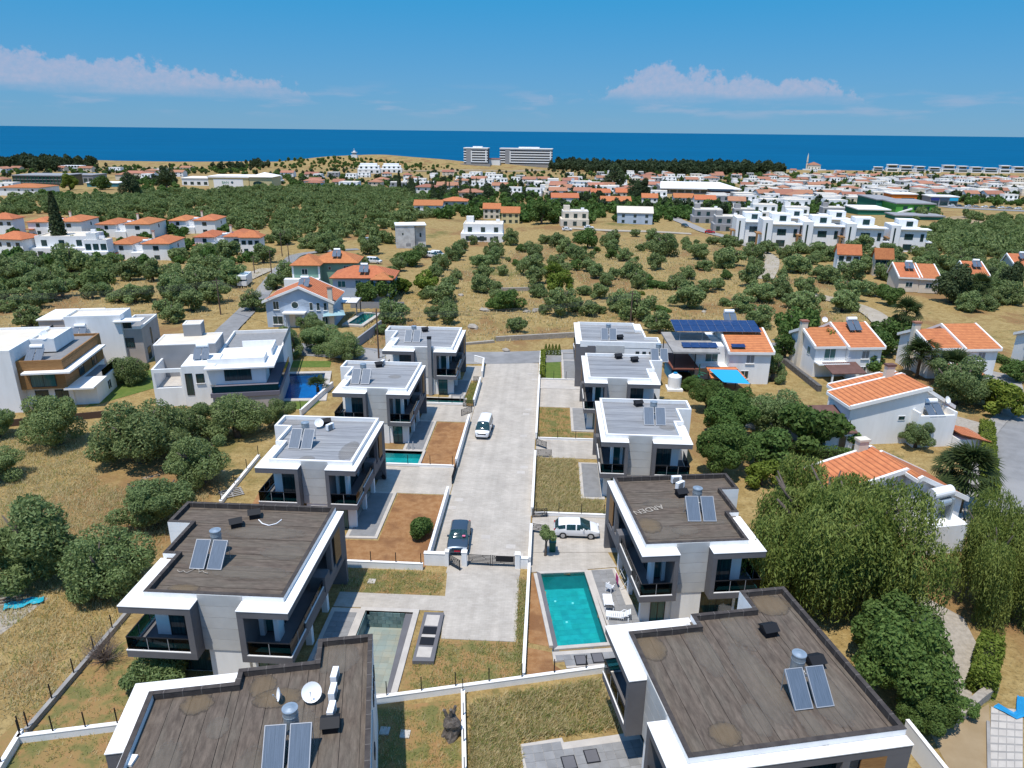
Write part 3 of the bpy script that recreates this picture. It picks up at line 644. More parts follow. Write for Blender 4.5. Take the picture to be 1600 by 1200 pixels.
def ac_unit(label, loc, rz):
    t = thing('air_conditioner', label, 'air conditioner', loc, rz, 'air conditioner units on roofs')
    MB().box(-.42,-.16,.1,.42,.16,.68).build('casing', plasticw, t)
    MB().cyl(0,0,0,.02,.24,18).build('fan_grille', acgrille, t, (-.12,-.165,.39)).rotation_euler = (R(90),0,0)
    MB().box(-.38,-.14,0,-.3,.14,.1).box(.3,-.14,0,.38,.14,.1).build('bracket', galv, t)
    MB().box(-.3,-.17,.12,.2,-.155,.65).build('front_guard', acgrille, t)
for px, py, rz, lab in [(524,1065,R(95),'farthest of three white air conditioners on bottom left roof'),(521,1091,R(95),'middle of three white air conditioners on bottom left roof'),(519,1120,R(95),'nearest of three white air conditioners on bottom left roof'),(1056,755,R(10),'air conditioner left of tank on right dark roof'),(1062,764,R(40),'second air conditioner behind panels on right dark roof'),(516,672,R(60),'air conditioner on grey roof third from the camera left'),(598,571,R(80),'air conditioner beside cowl on roof by the blue pool')]:
    ac_unit(lab, on_roof(px, py), rz)
def dish(label, loc, rz, d=.9, tilt=50, pole=.5, group='satellite dishes'):
    t = thing('satellite_dish', label, 'satellite dish', loc, rz, group)
    MB().tube((0,0,0),(0,0,pole),.03).build('mast', galv, t)
    v, f = [], []; n = 20; rings = [0,.35,.7,1]
    for r in rings:
        for k in range(n): a = 2*math.pi*k/n; v.append((r*d/2*math.cos(a), r*d/2*math.sin(a), .16*d*r*r))
    for i in range(3):
        for k in range(n): f.append((i*n+k, i*n+(k+1)%n, (i+1)*n+(k+1)%n, (i+1)*n+k))
    me = mesh_from('reflector', v, f, plasticw, True); r_ = place('reflector', me, t, (0,-.05,pole)); r_.rotation_euler = (R(tilt),0,0)
    MB().tube((0,-d*.45,.1),(0,0,d*.5),.015).cyl(0,0,d*.48,d*.58,.04,8).build('receiver_arm', galv, r_)
    return t
dish('large white satellite dish right of steel tank on bottom left roof', on_roof(489,1092), R(10), 1.05)
dish('small satellite dish left of steel tank on bottom left roof', on_roof(441,1096), R(-60), .7, 75)
dish('white satellite dish on grey roof third left', on_roof(499,668), R(20), .9)
tag(MB().box(-.22,-.3,0,.22,.3,.14).build('roof_slab_block', coping, None, on_roof(204,1190)), 'pale square block on the left edge of bottom left roof', 'block')
# ------------------------------------------------------------------ street, plots, pools
sheet('paved_street', [(-9.35,51.9),(-1.05,51.9),(-1.1,100.5),(-1.2,108.2),(-9.5,108.2),(-9.4,95)], .03, pave)
crossroad = strip('cross_road', [(-62,119),(-45,113),(-20,109.5),(-5,110.8),(8,114),(30,122),(50,126)], 6.5, asphalt, .05)
sheet('driveway', [(-7.8,50.5),(-1.75,50.5),(-1.6,42.3),(-7.1,42.3)], .05, pave)
sheet('garden_path', [(-16.0,47.3),(-7.45,47.3),(-7.3,45.45),(-16.0,45.45)], .046, pave)
sheet('gate_apron', [(-7.9,50.45),(-1.7,50.45),(-1.7,51.95),(-7.9,51.95)], .056, pave)
# terraces: stone edging and separate tiles
def terrace(name, poly, label_m=tile, z=.16, edge=.32, size=.6, rot=0, border=None, tiles_=True):
    base = sheet(name, poly, z-.025, stone)
    inner = grow(poly, -edge)
    if not tiles_:
        struct_o = MB().prism(inner, z-.03, z+.004).build('tile_field', tile, base); return base
    ca, sa = math.cos(rot), math.sin(rot)
    us = [p[0]*ca+p[1]*sa for p in inner]; vs = [-p[0]*sa+p[1]*ca for p in inner]
    u = min(us)
    while u < max(us)-.1:
        v = min(vs)
        while v < max(vs)-.1:
            cu2, cv2 = u+size/2, v+size/2; x, y = cu2*ca-cv2*sa, cu2*sa+cv2*ca
            if inpoly(x, y, inner):
                a = (size-.015)/2
                o = bx(base, 'tile', tile, x-a, y-a, z-.04, x+a, y+a, z+.004, rot); o.location.z += rnd.uniform(-.002,.002)
            v += size
        u += size
    return base
terrace('terrace', [(-16.0,37.4),(-13.65,37.4),(-13.65,45.2),(-16.0,45.2)], size=.58)
terrace('terrace', [(3.95,51.5),(6.3,52.0),(7.9,44.6),(5.2,44.0)], size=.6, rot=R(8.2))
terrace('terrace', [(-.9,33.1),(1.6,33.75),(1.7,33.4),(6.6,34.6),(7.6,30.2),(3.1,29.3),(2.9,30.2),(-.4,29.5)], size=.6, rot=R(13))
terrace('terrace', [(1.0,41.3),(5.4,42.05),(5.7,40.5),(2.0,39.75),(1.85,40.5),(1.1,40.35)], size=.55, rot=R(9), edge=.2)
terrace('terrace', [(-17.8,55.1),(-14.85,55.2),(-14.85,63.9),(-17.8,63.9)], tiles_=False)
terrace('terrace', [(-16.3,74.0),(-13.7,74.0),(-13.7,83.0),(-16.3,83.0)], tiles_=False)
terrace('terrace', [(-13.4,91.6),(-11.2,91.6),(-11.0,99.0),(-13.4,99)], tiles_=False)
terrace('terrace', [(3.9,64.0),(6.3,64.0),(6.3,72.3),(3.9,72.3)], tiles_=False)
terrace('terrace', [(3.35,81.1),(6.4,81.1),(6.3,89.1),(3.35,89.1)], tiles_=False)
terrace('terrace', [(2.45,100.6),(5.0,100.6),(5.0,110.0),(2.45,110.0)], tiles_=False)
sheet('forecourt', [(-.85,54.0),(7.0,54.6),(6.1,60.3),(-.9,60.3)], .05, pave)
sheet('forecourt', [(-.85,51.0),(3.8,51.75),(6.5,52.3),(5.9,54.45),(-.85,53.95)], .05, pave)
sheet('driveway', [(-17.4,63.95),(-9.45,63.95),(-9.45,69.9),(-17.4,69.9)], .05, pave)
sheet('driveway', [(-16.0,83.1),(-9.45,83.1),(-9.45,88.7),(-16.0,88.7)], .05, pave)
sheet('driveway', [(-11,99.1),(-9.5,99.1),(-9.5,106),(-12.4,106),(-12.4,99.1)], .05, pave)
sheet('driveway', [(-.9,73.45),(6.3,73.45),(6.3,78.35),(-.9,78.35)], .05, pave)
sheet('driveway', [(-.9,89.2),(6.3,89.2),(6.3,96.4),(-.9,96.4)], .05, pave)
sheet('forecourt', [(-.9,96.5),(5.2,96.5),(5.2,100.3),(-.9,100.2)], .055, stone)
sheet('soil_bed', [(-14.7,64-.15),(-9.75,63.8),(-9.75,51.1),(-17.6,51.1),(-17.6,54.95),(-14.7,55.0)], .012, soil)
sheet('soil_bed', [(-13.55,82.9),(-9.75,82.9),(-9.75,70.3),(-13.55,70.3)], .012, soil)
sheet('soil_bed', [(-27.5,51.2),(-17.7,51.1),(-17.7,55.0),(-25.9,55.6),(-25.9,64),(-29,64)], .010, soil)
sheet('soil_bed', [(-.8,41.8),(.95,41.4),(1.05,40.2),(1.8,39.6),(-.75,38.7)], .012, soil)
sheet('soil_bed', [(-.75,42.3),(1.3,41.9),(.0,50.6),(-.75,50.8)], .014, soil)
sheet('weedy_plot', [(-16.4,50.5),(-8.0,50.5),(-8.0,47.4),(-16.0,47.35)], .012, drysoil)
sheet('weedy_plot', [(-8.9,42.2),(-7.2,42.2),(-1.65,42.25),(-1.7,50.4),(-1.05,50.4),(-.95,38.3),(-8.9,36.5)], .010, drysoil)
sheet('weedy_plot', [(-10.2,35.5),(-4.9,36.6),(-3.3,25),(-9,25)], .012, drysoil)
sheet('weedy_plot', [(-28,44),(-17.8,44),(-20.5,30.5),(-33,27),(-32,36)], .010, drysoil)
sheet('weedy_plot', [(-.85,78.5),(6.2,78.5),(6.2,80.8),(3.25,80.8),(3.25,89.0),(-.85,89.0)], .012, drysoil)
sheet('lawn', [(-.7,100.7),(2.3,100.7),(2.3,113.2),(-.7,112.6)], .03, lawn)
sheet('garden_lawn', [(-40.3,102.8),(-33.6,103.5),(-34.3,106.6),(-41.5,106)], .03, lawn)
sheet('garden_lawn', [(-36,88.5),(-30.5,89),(-31,86),(-35,85.5)], .03, lawn)
sheet('garden_lawn', [(-60.5,84),(-52.5,97),(-57,104),(-63.0,97)], .03, lawn)
# paved manhole covers in the street and the beds
for i, (px, py) in enumerate([(717,781),(706,793),(798,854),(810,868),(759,839),(822,563),(828,584),(835,593),(826,640),(822,647),(818,681),(819,730),(814,738)]):
    p = P(px, py, .03); s = .42
    tag(bx(None, 'access_cover', stone, p.x-s, p.y-s*.8, .0, p.x+s, p.y+s*.8, .042), 'pale square access cover set in the paved street', 'access cover', 'access covers in the paving')
for px, py, lab in [(581,909,'pale square slab on the weedy strip behind the driveway'),(633,1148,'pale square slab on bare ground by bottom left villa'),(601,1143,'pale square slab in shade of bottom left villa')]:
    p = P(px, py, 0); tag(bx(None, 'slab', stone, p.x-.3, p.y-.3, 0, p.x+.3, p.y+.3, .09), lab, 'slab')
# pools ----------------------------------------------------------------------
def pool(label, poly, depth_, wallm, floorm, wm, level, rim=.45, rimm=None, z=.14, blocks=None, sides=None):
    t = thing('swimming_pool', label, 'pool', (0,0,0), 0, 'swimming pools of the villas')
    if sum(poly[i][0]*poly[(i+1)%len(poly)][1]-poly[(i+1)%len(poly)][0]*poly[i][1] for i in range(len(poly))) < 0:
        poly = poly[::-1]; rimm = rimm and (rimm[::-1][1:]+[rimm[-1]])
    n = len(poly); out = grow(poly, rim); rr = rimm or [stone]*n
    for i in range(n):
        j = (i+1)%n
        MB().prism([poly[i], poly[j], out[j], out[i]], -.25, z).build('coping', rr[i], t)
        a, b = Vector((*poly[i], 0)), Vector((*poly[j], 0))
        wv = MB().add([(a.x,a.y,-depth_),(b.x,b.y,-depth_),(b.x,b.y,z-.02),(a.x,a.y,z-.02)], [(0,1,2,3)])
        w = wv.build('pool_wall', wallm, t)
    fl = MB().prism(poly, -depth_-.1, -depth_).build('pool_floor', floorm, t)
    if wm: MB().add([(p[0],p[1],level) for p in poly], [tuple(range(n))]).build('water', wm, t)
    return t, fl
pl, flo = pool('empty slate tiled pool with a little murky water beside the driveway', POOLS['a'], 1.35, slate, slatef, None, 0, .42, [stone, stone, stone, stone])
MB().prism([(-9.95,36.7),(-9.6,36.7),(-9.65,45.0),(-10.25,45.0)], -1.34, .0).build('pool_ledge', gray, pl)
x = -13.33; r = 0
for r in range(4):                                   # slate blocks on the far wall
    x = -13.33+(.3 if r % 2 else 0)
    while x < -10.35:
        bx(pl, 'slate_tile', slate, x, 44.93, -1.33+r*.34, min(x+.58,-10.3), 44.985, -1.33+r*.34+.325); x += .6
for r in range(4):
    y = 37.0+(.3 if r % 2 else 0)
    while y < 44.6: bx(pl, 'slate_tile', slate, -13.335, y, -1.33+r*.34, -13.28, y+.58, -1.33+r*.34+.325); y += .6
for y in range(13):
    for x in range(6):
        bx(pl, 'floor_tile', slatef, -13.2+x*.6, 36.9+y*.6, -1.36, -13.2+x*.6+.585, 36.9+y*.6+.585, -1.338)
pl, flo = pool('large turquoise tiled pool beside the white sun loungers', POOLS['b'], 1.5, mosaic, mosaic, water, -.02, .33, [stone, stone, stone, gray])
a, b_ = Vector(POOLS['b'][3]), Vector(POOLS['b'][0]); d = (b_-a).normalized(); nn = Vector((-d.y, d.x))
MB().prism([a+nn*.34, b_+nn*.34, b_+nn*.62, a+nn*.62], -.2, .2).build('outer_coping', stone, pl)
pc = Vector(POOLS['b'][3]); ex = (Vector(POOLS['b'][2])-pc).normalized(); ey = (Vector(POOLS['b'][0])-pc).normalized(); ang = math.atan2(ex.y, ex.x)
for i in range(6):
    for j in range(14):
        c = pc+ex*(.32+.6*i)+ey*(.32+.6*j); bx(flo, 'floor_tile', mosaic, c.x-.29, c.y-.29, -1.5, c.x+.29, c.y+.29, -1.488, ang)
for i, (u_, v_) in enumerate([(.7,1.5),(2.6,1.2),(1.0,7.2),(2.4,6.8),(1.5,4.5)]):
    c = pc+ex*u_+ey*v_; MB().cyl(c.x, c.y, -1.49, -1.44, .1, 12).build('pool_light', plasticw, pl)
pool('turquoise pool beside reddish soil bed left of the street', POOLS['c'], .8, mosaic, mosaic, water, -.02, .3)
pool('narrow dark teal pool in front of the farthest left villa', POOLS['d'], .8, slate, slate, water, -.02, .3)
pool('bright blue pool with white deck and curved steps', POOLS['e'], 1.5, mosblue, mosblue, waterb, -.05, .9)
pool('turquoise garden pool behind the white pergola', POOLS['f'], 1.3, mosaic, mosaic, water, -.05, .8)
pool('small turquoise pool beside the trimmed lawn', POOLS['g'], 1.3, mosaic, mosaic, water, -.05, .2)
for px, py, lab, rz in [(642,702,'steel pool ladder at the turquoise pool left of street',0),(722,627,'steel pool ladder at the dark teal pool',0)]:
    p = P(px, py, .12); t = thing('pool_ladder', lab, 'ladder', p, rz)
    for s in (-.25, .25): MB().path([(s,.35,0),(s,.3,.8),(s,.1,.95),(s,-.15,.8),(s,-.2,-.5)], .03).build('rail', alum, t)
# masonry bench with two dark panels beside the empty pool
t = thing('pool_equipment_bench', 'grey edged masonry box with two dark hatches beside empty pool', 'plinth', (0,0,0))
MB().prism([(-8.75,44.85),(-7.25,44.9),(-7.2,39.6),(-8.7,39.55)], 0, .32).build('body', gray, t)
for y0, y1, m, n_, h in ((43.3,44.55,stone,'tile_panel',.33),(39.95,41.0,stone,'tile_panel',.33),(42.35,43.15,blackm,'hatch',.36),(41.2,42.0,blackm,'hatch',.36)):
    MB().box(-8.5,y0,.31,-7.5,y1,h).build(n_, m, t)
bx(t, 'divider', stone, -8.5, 42.03, .31, -7.5, 42.32, .34)
for (x, y, rz, par_lab) in [(2.0,31.9,R(13),'left dark hatch on the bottom terrace'),(3.35,32.45,R(13),'right dark hatch on the bottom terrace'),(3.0,40.55,R(9),'left dark hatch on slab below the turquoise pool'),(4.2,40.85,R(9),'right dark hatch on slab below the turquoise pool')]:
    t = thing('hatch', par_lab, 'hatch', (x, y, .165), rz); MB().box(-.42,-.48,0,.42,.48,.04).build('frame', blackm, t); MB().box(-.36,-.42,.04,.36,.42,.055).build('cover', gray, t)

# ------------------------------------------------------------------ boundary walls, fences, gates
def wall(label, p0, p1, h, w=.2, m=None, posts=0, ph=1.0, cap=True, name='boundary_wall', z=0, skip=()):
    p0, p1 = Vector(p0[:2]), Vector(p1[:2]); d = p1-p0; L_ = d.length
    t = thing(name, label, 'wall', (p0.x, p0.y, z), math.atan2(d.y, d.x))
    MB().box(0,-w/2,-.3,L_,w/2,h).build('masonry', m or white, t)
    if cap: MB().box(-.02,-w/2-.02,h,L_+.02,w/2+.02,h+.05).build('coping', coping if (m is None) else m, t)
    for k in range(posts):
        if k in skip: continue
        x = .15+(L_-.3)*k/max(1, posts-1); bx(t, 'fence_post', blackm, x-.03, -.03, h, x+.03, .03, h+ph)
    return t
wall('white wall left of the street beside the round bush', (-9.55,51.9), (-9.55,63.6), 1.1)
wall('white wall left of the street beside the white van', (-9.55,70.0), (-9.55,83.0), 1.1)
wall('short white wall with letterbox beside dark teal pool', (-9.55,88.6), (-9.55,98.0), 1.0)
wall('farthest white wall curving at the street corner', (-9.55,100.5), (-9.9,107.2), 1.0)
wall('farthest white wall end by the cross road', (-9.9,107.2), (-11.5,108.4), 1.0)
wall('white wall between the weedy plot and the parked white car', (-.95,38.6), (-.95,51.6), .55)
wall('white wall right of street beside the turquoise pool forecourt', (-.95,51.8), (-.95,57.3), .95)
wall('white wall right of street beside tall dry weeds', (-.95,60.4), (-.95,73.4), .9)
wall('white wall right of street beside patchy soil', (-.95,78.4), (-.95,96.3), .9)
wall('white wall right of street beside the lawn hedge', (-.95,96.6), (-.95,113.0), .6)
wall('low wall with black posts behind the weedy strip', (-16.6,50.8), (-9.9,50.8), .6, .2, None, 4)
wall('low wall with posts between the tall weeds and forecourt', (-.7,60.5), (6.1,60.5), .35, .2, None, 4, 1.1)
wall('low wall with posts below the turquoise pool and soil', (-17.5,70.0), (-9.8,70.0), .35, .2, None, 4, 1.1)
wall('low wall with posts beside narrow teal pool', (-16.2,88.8), (-10.6,88.8), .35, .18, None, 4, 1.1)
wall('low kerb wall with posts below patchy soil', (-.7,78.4), (6.1,78.4), .3, .15, None, 4, 1.0)
wall('low kerb wall with posts below the lawn', (-.8,100.4), (5.0,100.4), .2, .15, None, 4, 1.2)
wall('long low front wall with green posts across the weedy plots', (-12.0,35.45), (5.6,39.95), .5, .22, None, 9, 1.15, skip=(0,8))
wall('low wall dividing bare plot from tall weeds at the bottom', (-4.85,36.9), (-3.2,24.5), .5, .22, None, 7, 1.0)
a, b_, c_, e_ = P(205,955,0), P(43,1146,0), P(20,1165,0), P(190,1140,0)
wall('long low concrete wall with posts beside the left meadow', a, b_, .35, .25, concrete, 6, 1.2)
wall('white low wall with posts at bottom left corner', P(30,1160,0), e_, .5, .25, None, 4, 1.2)
wall('white low wall running out of the bottom left corner', P(36,1150,0), P(-30,1260,0), .5, .25, None, 3, 1.2)
wall('low wall with posts beside soil behind the left villas', P(345,788,0), P(405,715,0), .35, .25, None, 4, 1.2)
wall('low white wall below the blue pool garden', P(470,650,0), P(520,605,0), .8, .25, None, 3, 1.3)
# gates with slats, each slat a part
def gate(label, p0, p1, h=1.05, rows=8, group='black slatted gates', seed=1, z=.05):
    p0, p1 = Vector(p0), Vector(p1); d = p1-p0; L_ = d.length; q = random.Random(seed)
    t = thing('slatted_gate', label, 'gate', (p0.x, p0.y, z), math.atan2(d.y, d.x), group)
    bx(t, 'gate_post', blackm, 0, -.03, 0, .06, .03, h); bx(t, 'gate_post', blackm, L_-.06, -.03, 0, L_, .03, h)
    for k in range(rows):
        zz = .06+(h-.14)*k/(rows-1); bx(t, 'slat', blackm, .06, -.02, zz, L_-.06, .02, zz+.05)
    for k in range(rows-1):
        zz = .11+(h-.14)*k/(rows-1); x = q.uniform(.2, L_-.2); bx(t, 'spacer', blackm, x-.025, -.018, zz, x+.025, .018, zz+(h-.14)/(rows-1)-.05)
    return t
g1 = gate('left leaf of the wide slatted gate below the street', (-6.15,51.75), (-4.2,51.7), seed=2)
g2 = gate('right leaf of wide slatted gate with a black letter panel', (-4.15,51.7), (-2.2,51.7), seed=3)
bx(g2, 'letter_panel', blackm, .35, -.04, .45, 1.85, -.024, .98)
gate('narrow open pedestrian gate beside the dark car', (-7.75,51.6), (-6.75,50.8), seed=4)
for x0, x1, y0, y1, h, lab in [(-9.9,-8.1,51.45,51.8,1.15,'white wall block left of the pedestrian gate'),(-8.1,-7.8,51.4,51.85,1.4,'white gate pillar left of the pedestrian gate'),(-6.7,-6.25,51.4,51.85,1.4,'white gate pillar between pedestrian and wide gate'),(-2.15,-1.75,51.4,51.85,1.4,'white gate pillar right of the wide gate'),(-1.75,-1.06,51.5,51.8,1.0,'short white wall right of the wide gate')]:
    t = thing('gate_pillar', lab, 'pillar', ((x0+x1)/2,(y0+y1)/2,0)); a, b2 = (x1-x0)/2, (y1-y0)/2
    MB().box(-a,-b2,0,a,b2,h).build('masonry', white, t); MB().box(-a-.03,-b2-.03,h,a+.03,b2+.03,h+.05).build('cap', coping, t)
gate('open slatted gate leaf behind the parked white car', (-.95,60.0), (.5,60.2), .95, 7, seed=5)
gate('slatted gate leaf behind the small olive by white car', (-.95,57.4), (.4,57.1), .95, 7, seed=6)
gate('far leaf of the open slatted gate above tall weeds', (-.95,76.6), (.3,75.7), .95, 7, seed=7)
gate('near leaf of the open slatted gate above tall weeds', (-.95,73.6), (.9,73.55), .95, 7, seed=8)
gate('open slatted gate leaf behind the white van', (-9.55,86.5), (-10.8,85.0), .95, 7, seed=9)
gate('slatted gate leaf beside the dark teal pool', (-9.55,88.5), (-11.0,88.4), .95, 7, seed=10)
gate('slatted gate leaf at the farthest left driveway', (-9.55,98.3), (-10.6,98.2), .95, 7, seed=12)
gate('slatted gate leaf left of the street near pale driveway', (-9.5,66.2), (-9.5,69.9), .95, 7, seed=13)
# ------------------------------------------------------------------ house kit
def vslab(pts, th):
    """slab of thickness th hung under a planar polygon"""
    n = len(pts); b = MB(); b.add(list(pts)+[(p[0],p[1],p[2]-th) for p in pts], [tuple(range(n)), tuple(range(2*n-1,n-1,-1))]+[(i,i+n,(i+1)%n+n,(i+1)%n) for i in range(n)]); return b
def gable(t, x0, x1, y0, y1, za, zb, zp, fr, axis, wm, rm, oh=.35, trim=True, z0=0):
    """ridge along axis; za / zb eaves at the low / high coordinate, zp ridge at fraction fr"""
    sw = (lambda a, b, z: (a, b, z)) if axis == 'y' else (lambda a, b, z: (b, a, z))
    A0, A1, B0, B1 = (x0,x1,y0,y1) if axis == 'y' else (y0,y1,x0,x1)
    ap = A0+(A1-A0)*fr
    prof = [(A0,z0),(A1,z0),(A1,zb),(ap,zp),(A0,za)]; n = 5
    v = [sw(a,B0,z) for a, z in prof]+[sw(a,B1,z) for a, z in prof]
    f = [tuple(range(n)), tuple(range(2*n-1,n-1,-1))]+[(i,i+n,(i+1)%n+n,(i+1)%n) for i in range(n)]
    if axis == 'x': f = [q[::-1] for q in f]
    MB().add(v, f).build('wall', wm, t)
    for side in (0, 1):
        e, ze = (A0, za) if side == 0 else (A1, zb); sl = (zp-ze)/abs(ap-e)
        eo = e-oh if side == 0 else e+oh; zo = ze-sl*oh
        pts = [(eo,B0-oh,zo),(ap,B0-oh,zp),(ap,B1+oh,zp),(eo,B1+oh,zo)]
        pts = [sw(a,b,z+.16) for a, b, z in pts]
        nrm = (Vector(pts[1])-Vector(pts[0])).cross(Vector(pts[2])-Vector(pts[0]))
        if nrm.z < 0: pts = pts[::-1]
        r = vslab(pts, .14).build('roof_slope', rm, t)
        if trim:
            b = MB()
            for bb in (B0-oh, B1+oh): b.add(*(lambda q: (q.v, q.f))(vslab([sw(eo,bb-.13,zo+.24),sw(ap,bb-.13,zp+.24),sw(ap,bb+.13,zp+.24),sw(eo,bb+.13,zo+.24)], .45)))
            q = sorted((eo-.12, eo+.02)); b.add(*(lambda q_: (q_.v, q_.f))(vslab([sw(q[0],B0-oh,zo+.10),sw(q[1],B0-oh,zo+.10),sw(q[1],B1+oh,zo+.10),sw(q[0],B1+oh,zo+.10)], .34)))
            b.build('verge', coping, r)
def hip(t, x0, x1, y0, y1, h, rh, wm, rm, oh=.6, z0=0):
    MB().box(x0,y0,z0,x1,y1,h).build('wall', wm, t)
    a, b, c, d = x0-oh, x1+oh, y0-oh, y1+oh; W_, D_ = b-a, d-c
    if W_ >= D_: r0, r1 = (a+D_/2,(c+d)/2), (b-D_/2,(c+d)/2)
    else: r0, r1 = ((a+b)/2,c+W_/2), ((a+b)/2,d-W_/2)
    v = [(a,c,h+.02),(b,c,h+.02),(b,d,h+.02),(a,d,h+.02),(*r0,h+rh),(*r1,h+rh),(a,c,h-.13),(b,c,h-.13),(b,d,h-.13),(a,d,h-.13)]
    f = [(0,1,5,4),(1,2,5),(2,3,4,5),(3,0,4)] if W_ >= D_ else [(0,1,4),(1,2,5,4),(2,3,5),(3,0,4,5)]
    MB().add(v, f+[(6,7,1,0),(7,8,2,1),(8,9,3,2),(9,6,0,3),(9,8,7,6)]).build('roof', rm, t)
def flat(t, x0, x1, y0, y1, z0, z1, wm, par=.35, pm=None, deck=None, name='wall'):
    """flat roofed block with a parapet"""
    MB().box(x0,y0,z0,x1,y1,z1).build(name, wm, t)
    if par:
        w = .22; e = .004
        MB().box(x0-e,y0-e,z1,x1+e,y0+w,z1+par).box(x0-e,y1-w,z1,x1+e,y1+e,z1+par).box(x0-e,y0+w,z1,x0+w,y1-w,z1+par).box(x1-w,y0+w,z1,x1+e,y1-w,z1+par).build('parapet', pm or wm, t)
        MB().box(x0+w,y0+w,z1-.1,x1-w,y1-w,z1+.03).build('roof_deck', deck or cream, t)
def chimney(t, x, y, z0, z1, m=None, s=.45, capm=None):
    c = bx(t, 'chimney', m or cream, x-s, y-s*.7, z0, x+s, y+s*.7, z1); o = bx(c, 'chimney_cap', capm or redtile, -s-.1, -s*.7-.1, (z1-z0)/2, s+.1, s*.7+.1, (z1-z0)/2+.22); return c
def tanksolar(t, x, y, z, rz=0, horiz=True, panels=2):
    """white roof water tank over sloping solar panels, part of a house"""
    e = bpy.data.objects.new('solar_set', None); C.objects.link(e); e.parent = t; e.location = (x, y, z); e.rotation_euler = (0,0,rz); e.empty_display_size = .2
    m = MB()
    n = 12
    tk = MB().cyl(0,0,-.75,.75,.32,14).build('tank', plasticw, e, (0,.3,1.55)); tk.rotation_euler = (0, R(90), 0)
    for k in range(panels):
        p = place('collector_panel', _col(), e, ((k-(panels-1)/2)*1.05, -.7, .75)); p.rotation_euler = (R(35), 0, 0)
    MB().tube((-.6,.3,0),(-.6,.3,1.3),.03).tube((.6,.3,0),(.6,.3,1.3),.03).tube((-.6,-1.5,0),(-.6,.3,1.2),.03).tube((.6,-1.5,0),(.6,.3,1.2),.03).build('stand', galv, e)
    return e
rail_m = mat('white_railing', (.7,.7,.7), .5)
HP = math.pi/2

# ---- white and timber house on the far left
t = thing('timber_clad_house', 'white house with warm timber clad upper box at far left', 'house', (-62.3,83.9,0), R(12.5))
flat(t, -16, -5.42, -.8, 11, 0, 8.0, white, .35); flat(t, -5.42, -2.4, 4.5, 10.5, 6.5, 8.0, white, .3)
MB().box(-5.4,1.0,0,.2,12.4,2.8).build('ground_floor_wall', white, t)
flat(t, -5.4, 0, 0, 13, 2.8, 6.3, wood, .35, wood, tile, 'timber_box')
for k in range(8): bx(t, 'timber_board', wood, -5.41, -.03, 2.85+k*.43, 0.02, -.001, 2.85+k*.43+.415)
for k in range(8): bx(t, 'timber_board', wood, .001, 0, 2.85+k*.43, .03, 13, 2.85+k*.43+.415)
MB().box(-4.6,-1.1,5.1,1.15,0,5.32).box(.03,0,5.1,1.15,11.5,5.32).build('canopy', coping, t)
win(t, -2.6, -.04, 3.1, 3.0, 1.95, 0, gm=glassg); win(t, .045, 5, 3.0, 1.6, 2.0, HP); win(t, .045, 9.5, 3.0, 1.6, 2.0, HP)
win(t, -3.6, .99, .1, 1.6, 2.2, 0); win(t, -1.2, .99, .1, 1.6, 2.2, 0); win(t, -10.5, -.81, .6, 1.4, 1.6, 0); win(t, -13.5, -.81, 3.4, 1.6, 1.6, 0)
flat(t, .2, 3.0, 1.2, 8, 0, 2.7, white, .0); MB().box(-.2,-.6,2.7,3.4,4.2,2.9).build('porch_roof', coping, t); win(t, 3.01, 5.5, .6, 1.2, 1.3, HP, fm=wframe)
MB().box(.4,4.2,2.7,2.9,10,2.75).build('balcony_floor', tile, t); bx(t, 'glass_railing', railglass, 2.8, 4.3, 2.75, 2.83, 10, 3.7)
tanksolar(t, -3.6, 2.0, 6.35)
dish('large white dish on the roof edge of the timber clad house', t.matrix_world @ Vector((0,0,0)) if False else (-66.9,88.0,8.35), R(0), 1.3, 60, .3)
# ---- white and grey house behind it
t = thing('grey_corner_house', 'white house with mushroom grey corner block behind timber clad house', 'house', (-62.6,103,0), R(12.5))
flat(t, -10.5, -2.6, -.4, 4.4, 0, 7.6, white, .35); flat(t, -3.4, 0, 0, 8.2, 0, 5.6, mushroom, .35, coping, tile, 'grey_block')
MB().box(-3.6,-.9,6.9,.4,1.2,7.1).build('canopy', coping, t); win(t, -1.9, -.02, 5.75, 1.2, 1.1, 0); win(t, -2.0, -.01, 2.7, 1.4, 1.5, 0); win(t, .01, 4, 2.2, .5, 2.6, HP, panes=1); win(t, .01, 2, .2, 1.4, 2, HP); win(t, .01, 6, .2, 1.4, 2, HP)
flat(t, -12.2, -6.6, -3.2, -.4, 0, 5.0, white, .0); MB().box(-12.25,-3.25,5.0,-6.55,-3.0,5.9).box(-12.25,-3.0,5.0,-12.0,-.4,5.9).build('timber_parapet', wood, t)
bx(t, 'glass_railing', railglass, -12.1, -2.9, 5.9, -12.07, -.5, 6.8); tanksolar(t, -8.2, -1.2, 5.05)
flat(t, -18, -10.5, 8, 15, 0, 5.4, mushroom, .0); MB().box(-18.2,7.8,5.4,-14.4,15.2,5.6).box(-14.2,7.8,5.4,-10.3,15.2,5.6).build('pergola_roof', coping, t)
